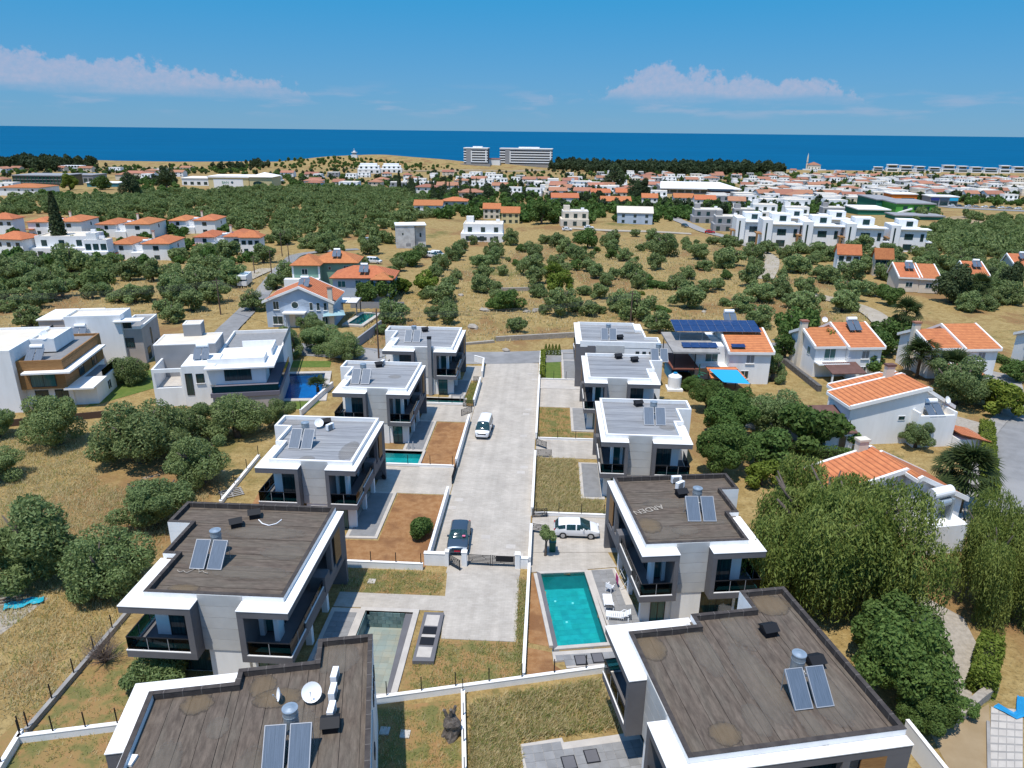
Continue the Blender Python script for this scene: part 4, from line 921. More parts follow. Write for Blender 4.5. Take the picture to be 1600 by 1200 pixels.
# ---- white house with the blue pool
t = thing('white_pool_house', 'white flat roofed house with raised terrace above the blue pool', 'house', (-34.7,85.0,0), R(13.5))
MB().box(-8.1,0,0,0,12,2.35).build('ground_floor_wall', mushroom, t); MB().box(-8.3,-.15,2.35,.2,12.2,2.9).build('terrace_edge', mat('plum_grey_render', (.16,.145,.17), .8), t)
flat(t, -9.1, -1.9, 3.4, 12, 2.9, 5.2, white, .0); MB().box(-9.4,2.6,5.2,-.6,12.2,5.4).build('roof_slab', coping, t)
MB().box(-9.2,4.2,5.4,-2.2,4.4,6.2).box(-2.2,4.2,5.4,-2.0,7.2,6.2).box(-1.6,7.6,5.4,-1.4,12,6.4).box(-6,11.8,5.4,-1.6,12,6.4).build('parapet', white, t)
win(t, -5.4, 3.39, 3.4, 3.4, 1.6, 0, gm=glassd, sill=True); bx(t, 'glass_railing', railglass, -8.1, .0, 2.95, .1, .03, 3.8); bx(t, 'glass_railing', railglass, .08, .05, 2.95, .11, 12, 3.8); win(t, -1.89, 8, 3.0, 2.6, 2.0, HP)
flat(t, -12.4, -8.15, 3.6, 9, 0, 5.6, white, .0); MB().box(-16.2,4.0,0,-12.42,4.25,2.6).box(-16.2,4.0,4.7,-12.42,4.25,5.2).box(-16.2,4.0,2.6,-15.9,4.25,4.7).box(-12.7,4.0,2.6,-12.42,4.25,4.7).box(-16.2,4.25,0,-15.95,9,5.2).build('screen_wall', white, t)
MB().box(-16,4.2,0,-12.4,9,2.5).build('terrace_floor', stone, t)
win(t, -11.6, 3.59, 1.6, .9, 3.0, 0, panes=1); win(t, -10.2, 3.59, 3.2, 1.0, 1.3, 0, panes=1, sill=True)
flat(t, -17, -9.0, 9, 14.5, 0, 7.0, midgray, .12, coping); flat(t, -14.0, -11.6, 13.2, 15.4, 7.0, 8.7, midgray, .12, coping)
flat(t, -9.0, -.6, 12.2, 22, 0, 4.8, white, .5, coping, tile); tanksolar(t, -10.4, 7.4, 5.6)
bx(t, 'railing', alum, -.5, 12.5, 5.3, -.47, 21.5, 6.1)
dish('tilted cream dish below the tank of the white pool house', (-45.9,89.4,5.65), R(-20), 1.2, 40, .4)
# ---- pale blue gable house with the round window
t = thing('blue_gable_house', 'pale blue house with orange gable roof and round window', 'house', (-46.2,127.2,T(-46,127)), R(4))
gable(t, -6.2, 6.2, 0, 8.5, 5.1, 5.0, 7.7, .52, 'y', bluewall, tiles, .45)
win(t, -4.3, -.01, 3.4, 1.1, 1.6, 0, fm=wframe, sill=True); win(t, -4.2, -.01, .6, 1.9, 1.6, 0, fm=wframe, sill=True)
for x in (2.2, 3.5, 4.8): win(t, x, -.01, 3.3, .65, 1.5, 0, fm=wframe, panes=1, sill=True)
for x in (2.7, 4.6): win(t, x, -.01, .6, 1.1, 1.5, 0, fm=wframe, sill=True)
rw = MB().cyl(0,0,0,.05,.72,28).build('round_window', wframe, t, (-.8,-.0,4.3)); rw.rotation_euler = (R(90),0,0); MB().cyl(0,0,.05,.07,.6,28).build('pane', glassd, rw)
MB().box(-2.9,-1.6,2.9,1.3,0,3.15).build('porch_roof', coping, t); MB().box(-2.6,-1.4,0,-2.3,-1.1,2.9).box(.8,-1.4,0,1.1,-1.1,2.9).build('porch_post', bluewall, t)
win(t, -.6, -.01, .1, 1.4, 2.1, 0, fm=wframe, gm=glassg, name='door'); bx(t, 'stone_panel', cream, -2.0, -.05, 0, -.9, -.002, 2.7)
chimney(t, 5.9, -.2, 0, 7.6, cream, .4); tanksolar(t, .6, 3.0, 7.3)
# ---- the green and the light blue hipped houses
t = thing('green_hip_house', 'sage green house with orange hipped roof behind blue gable house', 'house', (-52.5,164,T(-52,164)), R(6))
hip(t, -7.2, -1.2, -1.5, 6, 5.6, 2.0, greenwall, tiles); hip(t, -3, 7, 2, 10, 5.6, 2.2, greenwall, tiles)
win(t, 4.5, 1.99, 3.4, 1.3, 1.4, 0, fm=wframe); win(t, 0.6, 1.99, 3.8, .7, .8, 0, fm=wframe, panes=1); win(t, -4.5, -1.51, 3.3, 1.4, 1.4, 0, fm=wframe)
for x in (-7.2, -1.2): bx(t, 'quoin', white, x-.2, -1.54, 0, x+.2, -1.3, 5.5)
MB().box(-9,-3.4,0,-1,-1.6,2.6).build('balcony_wall', white, t); tanksolar(t, 2.2, 4.2, 6.7)
t = thing('light_blue_house', 'light blue house with spreading orange hipped roof and turquoise shutters', 'house', (-40.3,151,T(-40,151)), R(5))
hip(t, -6.5, 6.5, 0, 8, 5.0, 2.0, bluewall, tiles); hip(t, 2.5, 6.2, -1.6, 3, 5.0, 1.2, bluewall, tiles)
for x in (-4.6, 4.3): win(t, x, -1.61 if x > 0 else -.01, 2.9, 1.7, 1.4, 0, fm=wframe, gm=glassg)
win(t, -1.0, -.01, 2.4, 1.3, 2.1, 0, fm=wframe, gm=glassg); win(t, 1.2, -.01, 3.6, .6, .7, 0, fm=wframe, panes=1); tanksolar(t, .2, 1.8, 6.0)
# ---- pergola and shade by the garden pool
t = thing('pergola', 'pergola with pale louvred panels beside the garden pool', 'pergola', (-39.6,137.0,0), R(5))
for x, y in ((-1.8,-2),(1.8,-2),(-1.8,2.4),(1.8,2.4)): bx(t, 'post', gray, x-.1, y-.1, 0, x+.1, y+.1, 2.7)
MB().box(-2.1,-2.3,2.7,2.1,-2.1,2.9).box(-2.1,2.5,2.7,2.1,2.7,2.9).box(-2.1,-2.1,2.7,-1.9,2.5,2.9).box(1.9,-2.1,2.7,2.1,2.5,2.9).build('beam', gray, t)
for k in range(2): bx(t, 'roof_panel', coping, -1.85+k*1.9, -2.0, 2.82, -.05+k*1.9, 2.4, 2.88)
t = thing('parasol', 'faded blue green square parasol beside the garden pool', 'parasol', (-40.2,128.5,0), R(20))
MB().tube((0,0,0),(0,0,3.1),.05).build('pole', galv, t); MB().add([(-2,-2,2.3),(2,-2,2.3),(2,2,2.3),(-2,2,2.3),(0,0,3.2)], [(0,1,4),(1,2,4),(2,3,4),(3,0,4)]).build('canopy', mat('faded_teal_fabric', (.28,.42,.44), .9), t)

# ---- the monopitch / gable houses on the right
def paired(label, loc, rz, porchm, blue=True):
    t = thing('paired_gable_house', label, 'house', (*loc, 0), rz, 'white houses with orange stepped gable roofs')
    gable(t, -5.2, -.35, 0, 8.0, 4.9, 4.9, 6.5, .55, 'x', white, tiles, .3); gable(t, -.3, 4.8, -.8, 9.2, 4.9, 4.9, 7.0, .62, 'x', white, tiles, .3)
    win(t, -2.9, -.01, 2.7, 1.8, 2.0, 0, fm=wframe, gm=glassg, name='balcony_door'); win(t, 2.3, -.81, 3.0, 1.2, 1.3, 0, fm=wframe, gm=acgrille, sill=True); win(t, 2.3, -.81, .6, 1.0, 1.2, 0, fm=wframe)
    win(t, -5.21, 5.5, 3.0, .9, 1.3, -HP, fm=wframe, gm=glassg); win(t, -5.21, 2.0, 3.0, .9, 1.3, -HP, fm=wframe, gm=glassg)
    MB().box(-5.2,-1.6,2.3,-.35,0,2.5).build('balcony_floor', white, t); b = MB()
    for k in range(14): b.tube((-5.1+k*.35,-1.55,2.5),(-5.1+k*.35,-1.55,3.4),.02,4)
    b.box(-5.15,-1.6,3.4,-.4,-1.5,3.46).build('railing', rail_m, t)
    r = vslab([(-4.4,-4.2,1.9),(.9,-4.2,1.9),(.9,-.85,2.6),(-4.4,-.85,2.6)], .12).build('porch_roof', porchm, t); bx(t, 'porch_post', white, -4.3, -4.1, 0, -4.1, -3.9, 1.8); bx(t, 'porch_post', white, .6, -4.1, 0, .8, -3.9, 1.8)
    chimney(t, -5.35, 4.4, 0, 7.6, cream, .5); return t
t = paired('white house with orange stepped roof, blue side wall and brown porch roof', (45.8,105.9), R(8), brownroof); tanksolar(t, 2.2, 4.0, 6.4)
dish('white dish on the ridge of the left stepped gable house', (44.4,113.4,6.6), R(0), .9, 60, .4)
t = paired('white house with orange stepped roof and orange porch between palms', (63.2,106.6), R(8), tiles)
t = paired('white house with yellow slide mat cut by the right picture edge', (82.5,108.5), R(8), tiles); bx(t, 'yellow_mat', mat('yellow_plastic', (.65,.42,.02), .6), -4.6, -1.68, .4, -3.6, -1.62, 2.4)
t = thing('broad_gable_house', 'large white house with asymmetric orange gable, wall tank and dish', 'house', (42.0,80.6,0), R(9))
gable(t, -6.2, 3.0, 0, 4.6, 5.0, 7.0, 7.05, .985, 'y', white, tiles, .3); gable(t, 3.05, 7.4, 1.2, 6.2, 6.7, 4.3, 6.75, .02, 'y', white, tiles, .3)
MB().box(1.6,-1.3,0,6.4,1.15,3.6).build('terrace_block', white, t); MB().box(1.6,-1.3,3.6,1.85,1.15,4.4).box(6.15,-1.3,3.6,6.4,1.15,4.4).box(1.85,-1.3,3.6,6.15,-1.05,4.0).build('terrace_parapet', white, t); MB().box(1.85,-1.05,3.55,6.15,1.15,3.63).build('terrace_floor', cream, t)
tanksolar(t, 4.0, .2, 3.65); win(t, 0.4, -.01, 3.0, .9, .6, 0, fm=wframe, panes=1)
r = vslab([(6.5,-2.6,2.1),(10.2,-3.2,1.2),(10.2,1.2,1.2),(6.5,1.2,2.1)], .15).build('porch_roof', tiles, t); MB().box(6.5,-2.4,0,9.8,1.0,1.3).build('porch_wall', white, t)
MB().box(-9.6,-1.6,0,-6.25,2.6,2.4).build('annex_wall', white, t); vslab([(-9.8,-1.9,2.45),(-6.0,-1.9,2.45),(-6.0,3.4,3.9),(-9.8,3.4,3.9)], .12).build('annex_roof', brownroof, t); win(t, -7.6, -1.61, .1, 1.0, 1.9, 0, fm=wframe, panes=1, name='door')
chimney(t, 1.2, 5.0, 0, 8.2, cream, .5, brownroof); gable(t, -4.2, 2.6, 5.0, 8.2, 4.6, 5.9, 5.95, .97, 'y', white, tiles, .25)
dish('round dish on the terrace wall of the broad gable house', (48.0,82.2,4.7), R(30), .9, 60, .5)
t = thing('tree_hidden_house', 'orange roofed white house half hidden by the drooping tree', 'house', (32.2,57.8,0), R(14))
gable(t, -5.5, 1.4, 2.2, 6.6, 4.6, 6.3, 6.35, .985, 'y', white, tiles, .3); gable(t, 1.45, 6.6, .6, 5.4, 6.3, 3.9, 6.35, .02, 'y', white, tiles, .3)
chimney(t, .2, 6.9, 0, 7.2, cream, .5, cream); MB().box(1.3,-2.2,0,5.0,.58,2.8).build('terrace_block', white, t)
tk = MB().cyl(0,0,-.95,.95,.5,18).build('water_tank', plasticw, t, (3.0,-.6,5.3)); tk.rotation_euler = (0,R(82),0); tk2 = MB().cyl(0,0,-.9,.9,.35,16).build('boiler', galv, t, (3.0,-.9,4.4)); tk2.rotation_euler = (0,R(82),0)
MB().box(2.2,-1.3,2.8,2.4,.3,4.9).box(3.7,-1.3,2.8,3.9,.3,4.9).build('tank_stand', galv, t)
# ---- house with the photovoltaic roof, blue sail and spiral stair
t = thing('solar_panel_house', 'white house roofed with rows of blue solar panels beside turquoise sail', 'house', (26.6,101.6,0), R(3))
gable(t, .2, 6.2, -.8, 9, 5.0, 5.0, 6.9, .6, 'x', white, tiles, .3); flat(t, -4.2, .15, 1.2, 9, 0, 5.2, white, .0)
vslab([(-8.4,-1.8,5.15),(-1.6,-1.8,5.15),(-1.6,7.5,5.6),(-8.4,7.5,5.6)], .25).build('terrace_roof', concrete, t)
for x, y in ((-8,-1.2),(-8,6.8),(-5,-1.3)): bx(t, 'post', blackm, x-.06, y-.06, 0, x+.06, y+.06, 5.1)
pr = R(11)
for r_ in range(2):
    for k in range(10):
        p = bx(t, 'solar_panel', pv, -.63, -.98, -.02, .63, .98, .02); p.location = (-6.6+k*1.3, 4.0+r_*2.02*math.cos(pr), 7.15+r_*2.02*math.sin(pr)); p.rotation_euler = (pr,0,0)
        q = bx(p, 'frame', alum, -.645, -1.0, -.035, .645, 1.0, -.012)
for k in range(4): p = bx(t, 'solar_panel', pv, -.63, -.8, -.02, .63, .8, .02); p.location = (-6.0+k*1.3, .6, 5.55); p.rotation_euler = (pr,0,0)
for x_ in (-6.4,-3,0,3,5): MB().tube((x_,3.4,5.2),(x_,3.4,7.0),.04).tube((x_,6.6,5.2),(x_,6.6,7.5),.04).build('panel_stand', alum, t)
p = bx(t, 'solar_panel', pv, -1.0, -.4, -.02, 1.0, .4, .02); p.location = (1.4,-.2,5.75); p.rotation_euler = (R(20),0,0)
tanksolar(t, 2.2, 8.2, 7.2, 0); win(t, -1.9, 1.19, 2.8, 1.9, 2.1, 0, fm=wframe, gm=glassg, name='balcony_door'); win(t, 3.2, -.81, 3.2, 1.2, 1.3, 0, fm=wframe, gm=acgrille, sill=True); win(t, 2.6, -.81, .8, 1.2, 1.3, 0, fm=wframe, sill=True)
MB().box(-4.2,-.8,2.4,.15,1.2,2.6).build('balcony_floor', white, t); vslab([(-3.2,-4.0,2.0),(1.9,-4.0,2.0),(1.2,-.9,2.7),(-3.2,-.9,2.7)], .12).build('porch_roof', tiles, t)
MB().box(-8.2,-1.4,2.3,-4.2,6.5,2.5).build('deck', mat('red_deck', (.20,.07,.045), .8), t)
MB().box(-8.05,-.2,0,-7.95,4.5,2.3).box(-7.95,4.5,0,-4.3,4.6,2.3).build('blue_screen', blueplastic, t)
st_ = MB().tube((-4.6,-2.6,0),(-4.6,-2.6,3.6),.08).build('stair_column', mat('green_steel', (.02,.10,.06), .5), t)
for k in range(12):
    a = k*.5; o = bx(t, 'stair_tread', MATS['green_steel'], 0, -.14, 0, 1.2, .14, .05); o.location = (-4.6+.6*math.cos(a), -2.6+.6*math.sin(a), .25+k*.2); o.rotation_euler = (0,0,a)
t = thing('sun_sail', 'bright turquoise blue sun sail stretched beside solar panel house', 'sun sail', (0,0,0))
c4 = [P(1108,577,2.9), P(1152,578,2.9), P(1172,600,2.3), P(1130,597,2.3)]; v, f = [], []
for i in range(9):
    for j in range(9):
        u_, w_ = i/8, j/8; p = (c4[0]*(1-u_)+c4[1]*u_)*(1-w_)+(c4[3]*(1-u_)+c4[2]*u_)*w_; p = p.copy(); p.z -= .9*u_*(1-u_)*4*w_*(1-w_)*.35; v.append(p)
for i in range(8):
    for j in range(8): f.append((i*9+j,i*9+j+1,(i+1)*9+j+1,(i+1)*9+j))
place('canopy', mesh_from('canopy', v, f, mat('turquoise_sail', (.02,.33,.60), .7), True), t)
for p in c4: b = MB().tube((p.x,p.y,0),(p.x,p.y,p.z+.1),.05); b.build('pole', blackm, t)
t = thing('water_tank', 'large round white water tank with blue lid behind right villa', 'water tank', P(1053,608,0)); MB().cyl(0,0,.3,2.0,.95,24).cyl(0,0,2.0,2.4,.95,24,.35).build('tank', plasticw, t); MB().cyl(0,0,2.4,2.55,.3,16).build('lid', blueplastic, t); MB().box(-1.1,-1.1,0,1.1,1.1,.3).build('plinth', white, t)
tag(MB().tube((0,0,0),(0,0,3.0),.09).tube((0,0,3.0),(0,0,4.6),.45,12).build('tank_on_pole', plasticw, None, P(1175,592,0)), 'small white tank on a brown pole right of sail', 'water tank')
# ------------------------------------------------------------------ vegetation kit
ng = np.random.default_rng(5)
def leafmat(name, a, b, rand=.12, tr=.38): return mat(name, a, .7, b, attr='tone', objrand=rand, spec=.25, transl=tr)
olive = leafmat('olive_leaves', (.115,.170,.048), (.300,.365,.150), .13)
oliveg = leafmat('green_leaves', (.065,.125,.026), (.165,.240,.060), .14)
brightg = leafmat('bright_leaves', (.11,.16,.018), (.26,.31,.05), .12)
darkg = leafmat('dark_leaves', (.040,.066,.026), (.110,.145,.060), .15)
pepper = leafmat('drooping_leaves', (.115,.160,.028), (.310,.355,.095), .08, .4)
palmm = leafmat('palm_leaves', (.050,.075,.020), (.17,.19,.08), .1)
yellowg = leafmat('golden_leaves', (.13,.12,.012), (.26,.21,.03), .1)
deadg = leafmat('dead_twigs', (.10,.075,.055), (.20,.155,.12), .1)
def leaf_quads(pos, nrm, ln, wd, jit=.7, axis=None):
    n = len(pos)
    nn = nrm + ng.normal(0, jit, (n,3)); nn /= np.linalg.norm(nn, axis=1, keepdims=True)+1e-9
    t = ng.normal(0, 1, (n,3)) if axis is None else axis + ng.normal(0,.18,(n,3))
    t -= (t*nn).sum(1, keepdims=True)*nn; t /= np.linalg.norm(t, axis=1, keepdims=True)+1e-9
    s = np.cross(nn, t); L_ = (ln*ng.uniform(.6,1.3,(n,1))); W_ = (wd*ng.uniform(.7,1.3,(n,1)))
    return np.stack([pos-t*L_/2-s*W_*.28, pos-t*L_/2*.1-s*W_/2, pos+t*L_/2+s*W_*.1, pos+s*W_/2], 1)
def crown_pts(n, rx, rz, zc, lobes, lr, flatb=.75, fill=.12):
    """points on the outside of a heap of lobes: uneven outline with hollows between the clumps"""
    c = ng.normal(0,1,(lobes,3)); c /= np.linalg.norm(c,axis=1,keepdims=True); c[:,2] = np.where(c[:,2] < -flatb, -c[:,2]*.5, c[:,2])
    c *= ng.uniform(.30,.86,(lobes,1)); c[0] = (0,0,.1)
    r = lr*ng.uniform(.7,1.25,lobes); r[0] = lr*1.35
    P_, N_ = [], []
    tot = 0
    while tot < n:
        k = ng.integers(0, lobes, n); d = ng.normal(0,1,(n,3)); d /= np.linalg.norm(d,axis=1,keepdims=True)
        q = ng.uniform(.72,1.10,(n,1)); p = c[k]+d*r[k][:,None]*q
        dist = np.linalg.norm(p[:,None,:]-c[None],axis=2)/r[None]; dist[np.arange(n),k] = 9
        ok = (dist.min(1) > .80) | (ng.uniform(0,1,n) < fill)
        ok &= p[:,2] > -.86
        P_.append(p[ok]); N_.append(d[ok]); tot += ok.sum()
    p = np.concatenate(P_)[:n]; d = np.concatenate(N_)[:n]
    return p*np.array([rx,rx,rz])+np.array([0,0,zc]), d
def crown(name, m, n, rx, rz, zc, lobes=14, lr=.42, ln=.3, wd=.14, **k):
    p, d = crown_pts(n, rx, rz, zc, lobes, lr, **k)
    return quads_mesh(name, leaf_quads(p, d, ln, wd), m, np.clip(ng.normal(.45,.25,n),0,1))
def trunkmesh(h, r, limbs, spread, seed, m=None):
    q = random.Random(seed); b = MB(); lean = Vector((q.uniform(-.2,.2), q.uniform(-.2,.2), 0)); p = Vector((0,0,-.2)); f = Vector((0,0,h*.45))+lean
    b.tube(p, f, r, 8, r*.8)
    for k in range(limbs):
        a = 2*math.pi*k/limbs+q.uniform(-.4,.4); e = f+Vector((math.cos(a)*spread*q.uniform(.6,1), math.sin(a)*spread*q.uniform(.6,1), h*q.uniform(.6,.95)))
        mid = f*.5+e*.5+Vector((0,0,-.1)); b.tube(f, mid, r*.6, 6, r*.42); b.tube(mid, e, r*.42, 6, r*.15)
        e2 = mid+Vector((q.uniform(-1,1)*spread*.6, q.uniform(-1,1)*spread*.6, h*.5)); b.tube(mid, e2, r*.3, 5, r*.1)
    return mesh_from('trunk', b.v, b.f, m or bark, True)
# prototypes, crown 6 m across
OL_N = [(crown('crown', olive, 17000, 2.75, 2.3, 1.95, 26+k*3, .27+.02*(k%3), .21, .10, fill=.3), trunkmesh(2.6, .32, 4, 1.7, k)) for k in range(6)]
OL_M = [(crown('crown', olive, 3200, 2.8, 2.3, 1.85, 18+k*2, .31, .46, .24, fill=.25), trunkmesh(2.6, .34, 3, 1.6, 20+k)) for k in range(6)]
def joined(name, cm, tm):
    """one mesh with trunk and crown, for trees too far off to show them apart"""
    n = len(cm.vertices); me = cm.copy(); me.name = name; return me
OL_F = [crown('crown', olive, 430, 2.85, 2.4, 1.7, 9, .47, 1.0, .6) for k in range(5)]
GR_N = [(crown('crown', oliveg, 14000, 2.8, 2.6, 2.3, 26, .29, .24, .14, fill=.25), trunkmesh(2.4,.25,4,1.5,40+k)) for k in range(3)]
GR_M = [(crown('crown', oliveg, 3000, 2.8, 2.6, 2.3, 18, .32, .46, .29), trunkmesh(2.4,.25,3,1.5,44+k)) for k in range(3)]
BR_M = [(crown('crown', brightg, 3000, 2.8, 2.6, 2.3, 18, .32, .46, .29), trunkmesh(2.4,.22,3,1.5,48+k)) for k in range(2)]
DK_M = [(crown('crown', darkg, 3200, 3.0, 4.0, 4.0, 16, .38, .55, .3), trunkmesh(4,.3,4,1.5,52+k)) for k in range(2)]
KINDS = {'on': ('olive_tree', OL_N), 'om': ('olive_tree', OL_M), 'gn': ('leafy_tree', GR_N), 'gm': ('leafy_tree', GR_M), 'bm': ('leafy_tree', BR_M), 'dm': ('evergreen_tree', DK_M)}
_ti = 0
def tree(kind, label, pos, w, h=None, cat='tree', group=None):
    """pos: foot of the tree, w: crown width in metres"""
    global _ti; _ti += 1
    name, pr = KINDS[kind]; cm, tm = pr[_ti % len(pr)]; s = w/5.3
    t = thing(name, label, cat, pos, rnd.uniform(0,6.28), group, (s*rnd.uniform(.86,1.14), s*rnd.uniform(.86,1.14), s*(h or rnd.uniform(.78,1.14))))
    place('trunk', tm, t); place('crown', cm, t); return t
def tree_px(kind, label, px, py, wpx, h=None, group=None, up=.0):
    p = P(px, py); w = wpx*depth(p)/F; p = P(px, py-wpx*.10); return tree(kind, label, p, w, h, 'tree', group)
# ------------------------------------------------------------------ trees one can point at
near = [('on',95,706,104,'olive tree at the foot of the timber clad house'),('on',222,735,132,'large olive tree in meadow below the garden lawn'),('on',318,765,108,'olive tree behind the left grey roofed villa and pale rubble'),
 ('on',243,832,122,'broad olive tree just behind the left dark roofed villa'),('on',165,938,128,'olive tree touching the left dark roof in the meadow'),('on',58,915,158,'largest olive tree at the left picture edge'),('on',2,758,70,'olive tree cut by left picture edge beside the meadow'),
 ('on',372,692,92,'olive tree directly below the blue pool deck'),('on',438,672,54,'olive tree left of the low garden wall below the blue pool'),('on',300,700,90,'olive tree squeezed below the white pool house'),('on',203,606,66,'olive tree between timber clad house and garden lawn'),
 ('on',455,562,56,'left olive in the garden beside the blue pool'),('on',498,556,62,'middle olive in the garden above the blue pool'),('on',538,566,54,'right olive in the garden beside the telegraph pole'),('on',485,528,52,'olive in front of the blue gable house'),('on',0,690,60,'olive half cut by the left edge below timber house'),
 ('on',1212,680,98,'spreading grey olive on gravel left of brown shed roof'),('on',1205,600,52,'round olive right of the solar panel house'),
 ('gn',1102,650,56,'dark green tree behind the round white water tank'),('gn',1130,690,90,'dense green tree right of the third right villa'),('gn',1125,745,92,'dense green tree between grey villa and dark roofed villa'),('gn',1078,612,26,'green bush tree beside the turquoise sail'),('gn',1155,648,44,'dark shrub left of the spreading grey olive'),
 ('gm',1205,735,80,'low green bush below the spreading grey olive'),('gm',1260,710,90,'long green hedge bush before the brown roofed annex'),('bm',1190,765,60,'yellow green bush behind the drooping tree'),('gm',1300,705,70,'hedge bush beside the annex door'),
 ('gn',1405,1120,150,'big glossy green bush beside the bottom right roof'),('gn',1380,1050,130,'big glossy green bush by the gravel path'),('gn',1440,1150,80,'lower part bush beside the stone retaining wall'),('gm',1508,1120,38,'small round shrub at the end of the gravel path'),
 ('bm',1560,655,75,'yellow green shrub beside the right hand road'),('on',1490,640,95,'grey olive right of the broad gable house'),('gm',1540,640,60,'green shrub beside the palm near broad gable house'),('gm',1370,560,60,'green bush between the two stepped gable houses'),('gm',1345,590,60,'green bush behind the broad gable chimney'),('bm',1290,580,60,'yellowish bush below the left stepped gable house'),
 ('gm',1245,545,70,'green bush left of the left stepped gable house'),('gm',1225,570,50,'green bush beside the black stone wall'),('on',1430,705,60,'olive in front of the broad gable house'),('gm',1395,540,55,'dark bush between stepped gable houses near palm'),('gm',1590,600,50,'bush right of the paved yard at right edge'),('gm',1300,560,45,'bush before brown porch roof'),
 ('bm',1340,640,24,'white flowering oleander beside the annex')]
for k, x, y, w, lab in near: tree_px(k, lab, x, y, w)
p = P(852,868,.05); t = thing('small_olive_tree', 'small olive with bare trunk beside the parked white car', 'tree', p); place('crown', crown('crown', olive, 2600, .78, .75, 2.0, 14, .36, .17, .08), t); MB().tube((0,0,-.1),(.05,0,1.4),.13,8,.09).tube((.05,0,1.3),(.35,.1,2.0),.06,6,.03).tube((.05,0,1.3),(-.3,.1,2.1),.06,6,.03).build('trunk', bark, t)
# the round bush in the soil bed
p = P(660,838,0); t = thing('round_bush', 'round dark green bush standing on reddish soil', 'bush', p); bm_ = crown('foliage', oliveg, 5000, 1.05, 1.0, 1.0, 9, .55, .2, .12, flatb=.6); place('foliage', bm_, t); place('stem', trunkmesh(.8,.07,3,.3,3), t)
p = P(165,1035,0); t = thing('dry_bush', 'leafless grey brown bush beside the low concrete wall', 'bush', p); b = MB(); q = random.Random(8)
for k in range(150):
    a = q.uniform(0,6.28); e = Vector((math.cos(a)*q.uniform(.3,1.5), math.sin(a)*q.uniform(.3,1.5), q.uniform(.6,2.0))); m_ = e*.5+Vector((q.uniform(-.2,.2),q.uniform(-.2,.2),.2)); b.tube((0,0,0), m_, .025, 3, .015); b.tube(m_, e, .015, 3, .004)
    for r_ in range(3): b.tube(m_*.4+e*.6, e+Vector((q.uniform(-.4,.4),q.uniform(-.4,.4),q.uniform(-.1,.4))), .008, 3, .003)
b.build('twigs', mat('grey_twig', (.17,.13,.11), .95), t)
p = P(245,1062,0); t = thing('silver_shrub', 'silvery green shrub under the balcony of dark roofed villa', 'bush', p); place('foliage', crown('foliage', olive, 6500, 2.0, 1.1, .9, 12, .45, .24, .1, flatb=.6), t); place('stem', trunkmesh(.8,.06,4,.6,5), t)
# ------------------------------------------------------------------ drooping pepper trees
def pepper_mesh(strands, rx, rz, zc, seed):
    p, d = crown_pts(strands, rx, rz, zc, 30, .25, fill=.02)
    Q, A, NN = [], [], []
    for i in range(strands):
        L_ = ng.uniform(.8, 3.0)*(1.25 if d[i,2] < .3 else .8); k = int(L_/.13)+2; s = np.linspace(0,1,k)[:,None]
        out = np.array([d[i,0], d[i,1], 0])*.5
        pts = p[i]+out*s*(1-s*.6)*1.2+np.array([0,0,-1.0])*L_*s**1.25+ng.normal(0,.07,(k,3)); pts[:,2] = np.maximum(pts[:,2], .25)
        Q.append(pts); A.append(np.tile(np.array([[out[0]*.2,out[1]*.2,-1.0]]),(k,1))); NN.append(np.tile(d[i]*.6,(k,1)))
    Q, A, NN = map(np.concatenate, (Q, A, NN)); n = len(Q)
    tone = np.clip(ng.normal(.42,.17,n)+.28*np.sin(Q[:,0]*1.1+Q[:,2]*.5)*np.sin(Q[:,1]*1.2)-.1,0,1)
    return quads_mesh('crown', leaf_quads(Q, NN, .32, .085, .8, A), pepper, tone)
pm = pepper_mesh(7000, 6.7, 4.2, 5.2, 1); pt_ = trunkmesh(6.0, .5, 7, 4.6, 60)
for lab, pos, s, sz, rz in [('huge drooping pepper tree between dark roofs and hidden orange roof', P(1298,838,4.6), 1.22, 1.16, 0),('second drooping pepper tree at the right picture edge', P(1572,890,3.8), .74, 1.0, 2.2)]:
    t = thing('pepper_tree', lab, 'tree', (pos.x, pos.y, 0), rz, 'drooping pepper trees', (s,s,sz)); place('trunk', pt_, t); place('crown', pm, t)
# ------------------------------------------------------------------ palms: every frond a part
def frond_mesh(fan=True):
    b = MB(); L_ = 1.0
    for k in range(6): a0, a1 = k/6, (k+1)/6; b.tube((a0*1.1,0,.35*a0-.25*a0*a0),(a1*1.1,0,.35*a1-.25*a1*a1),.03,3)
    c = Vector((1.1,0,.10))
    for k in range(15):
        a = -1.9+3.8*k/14; d = Vector((math.cos(a), math.sin(a), .05)); sd = Vector((-math.sin(a), math.cos(a), 0)); l = 1.15*(1-.18*abs(a)/1.9)
        m = c+d*l*.6; e = c+d*l+Vector((0,0,-.38)); b.add([c, m+sd*.07, e, m-sd*.07], [(0,1,2,3)])
    me = mesh_from('frond', b.v, b.f, palmm); return me
fm_ = frond_mesh()
def palm(label, px, py, h, s=1.0, n=30):
    t = thing('fan_palm', label, 'palm', P(px, py, 0), 0, 'fan palms among the right hand gardens'); b = MB()
    for k in range(10): b.tube((0,0,h*k/10),(0,0,h*(k+1)/10), .26-.006*k+(.02 if k%2 else 0), 8, .24-.006*k)
    b.build('trunk', mat('palm_trunk', (.15,.10,.06), .95, (.09,.06,.04), 5, bump=.03) if 'palm_trunk' not in MATS else MATS['palm_trunk'], t)
    for k in range(n):
        o = place('frond', fm_, t, (0,0,h-.1+rnd.uniform(0,.3))); el_ = rnd.uniform(-50,75) if k > 6 else rnd.uniform(30,80); o.rotation_euler = (rnd.uniform(-.3,.3), -R(el_), k*2.4); o.scale = (s*1.15,)*3
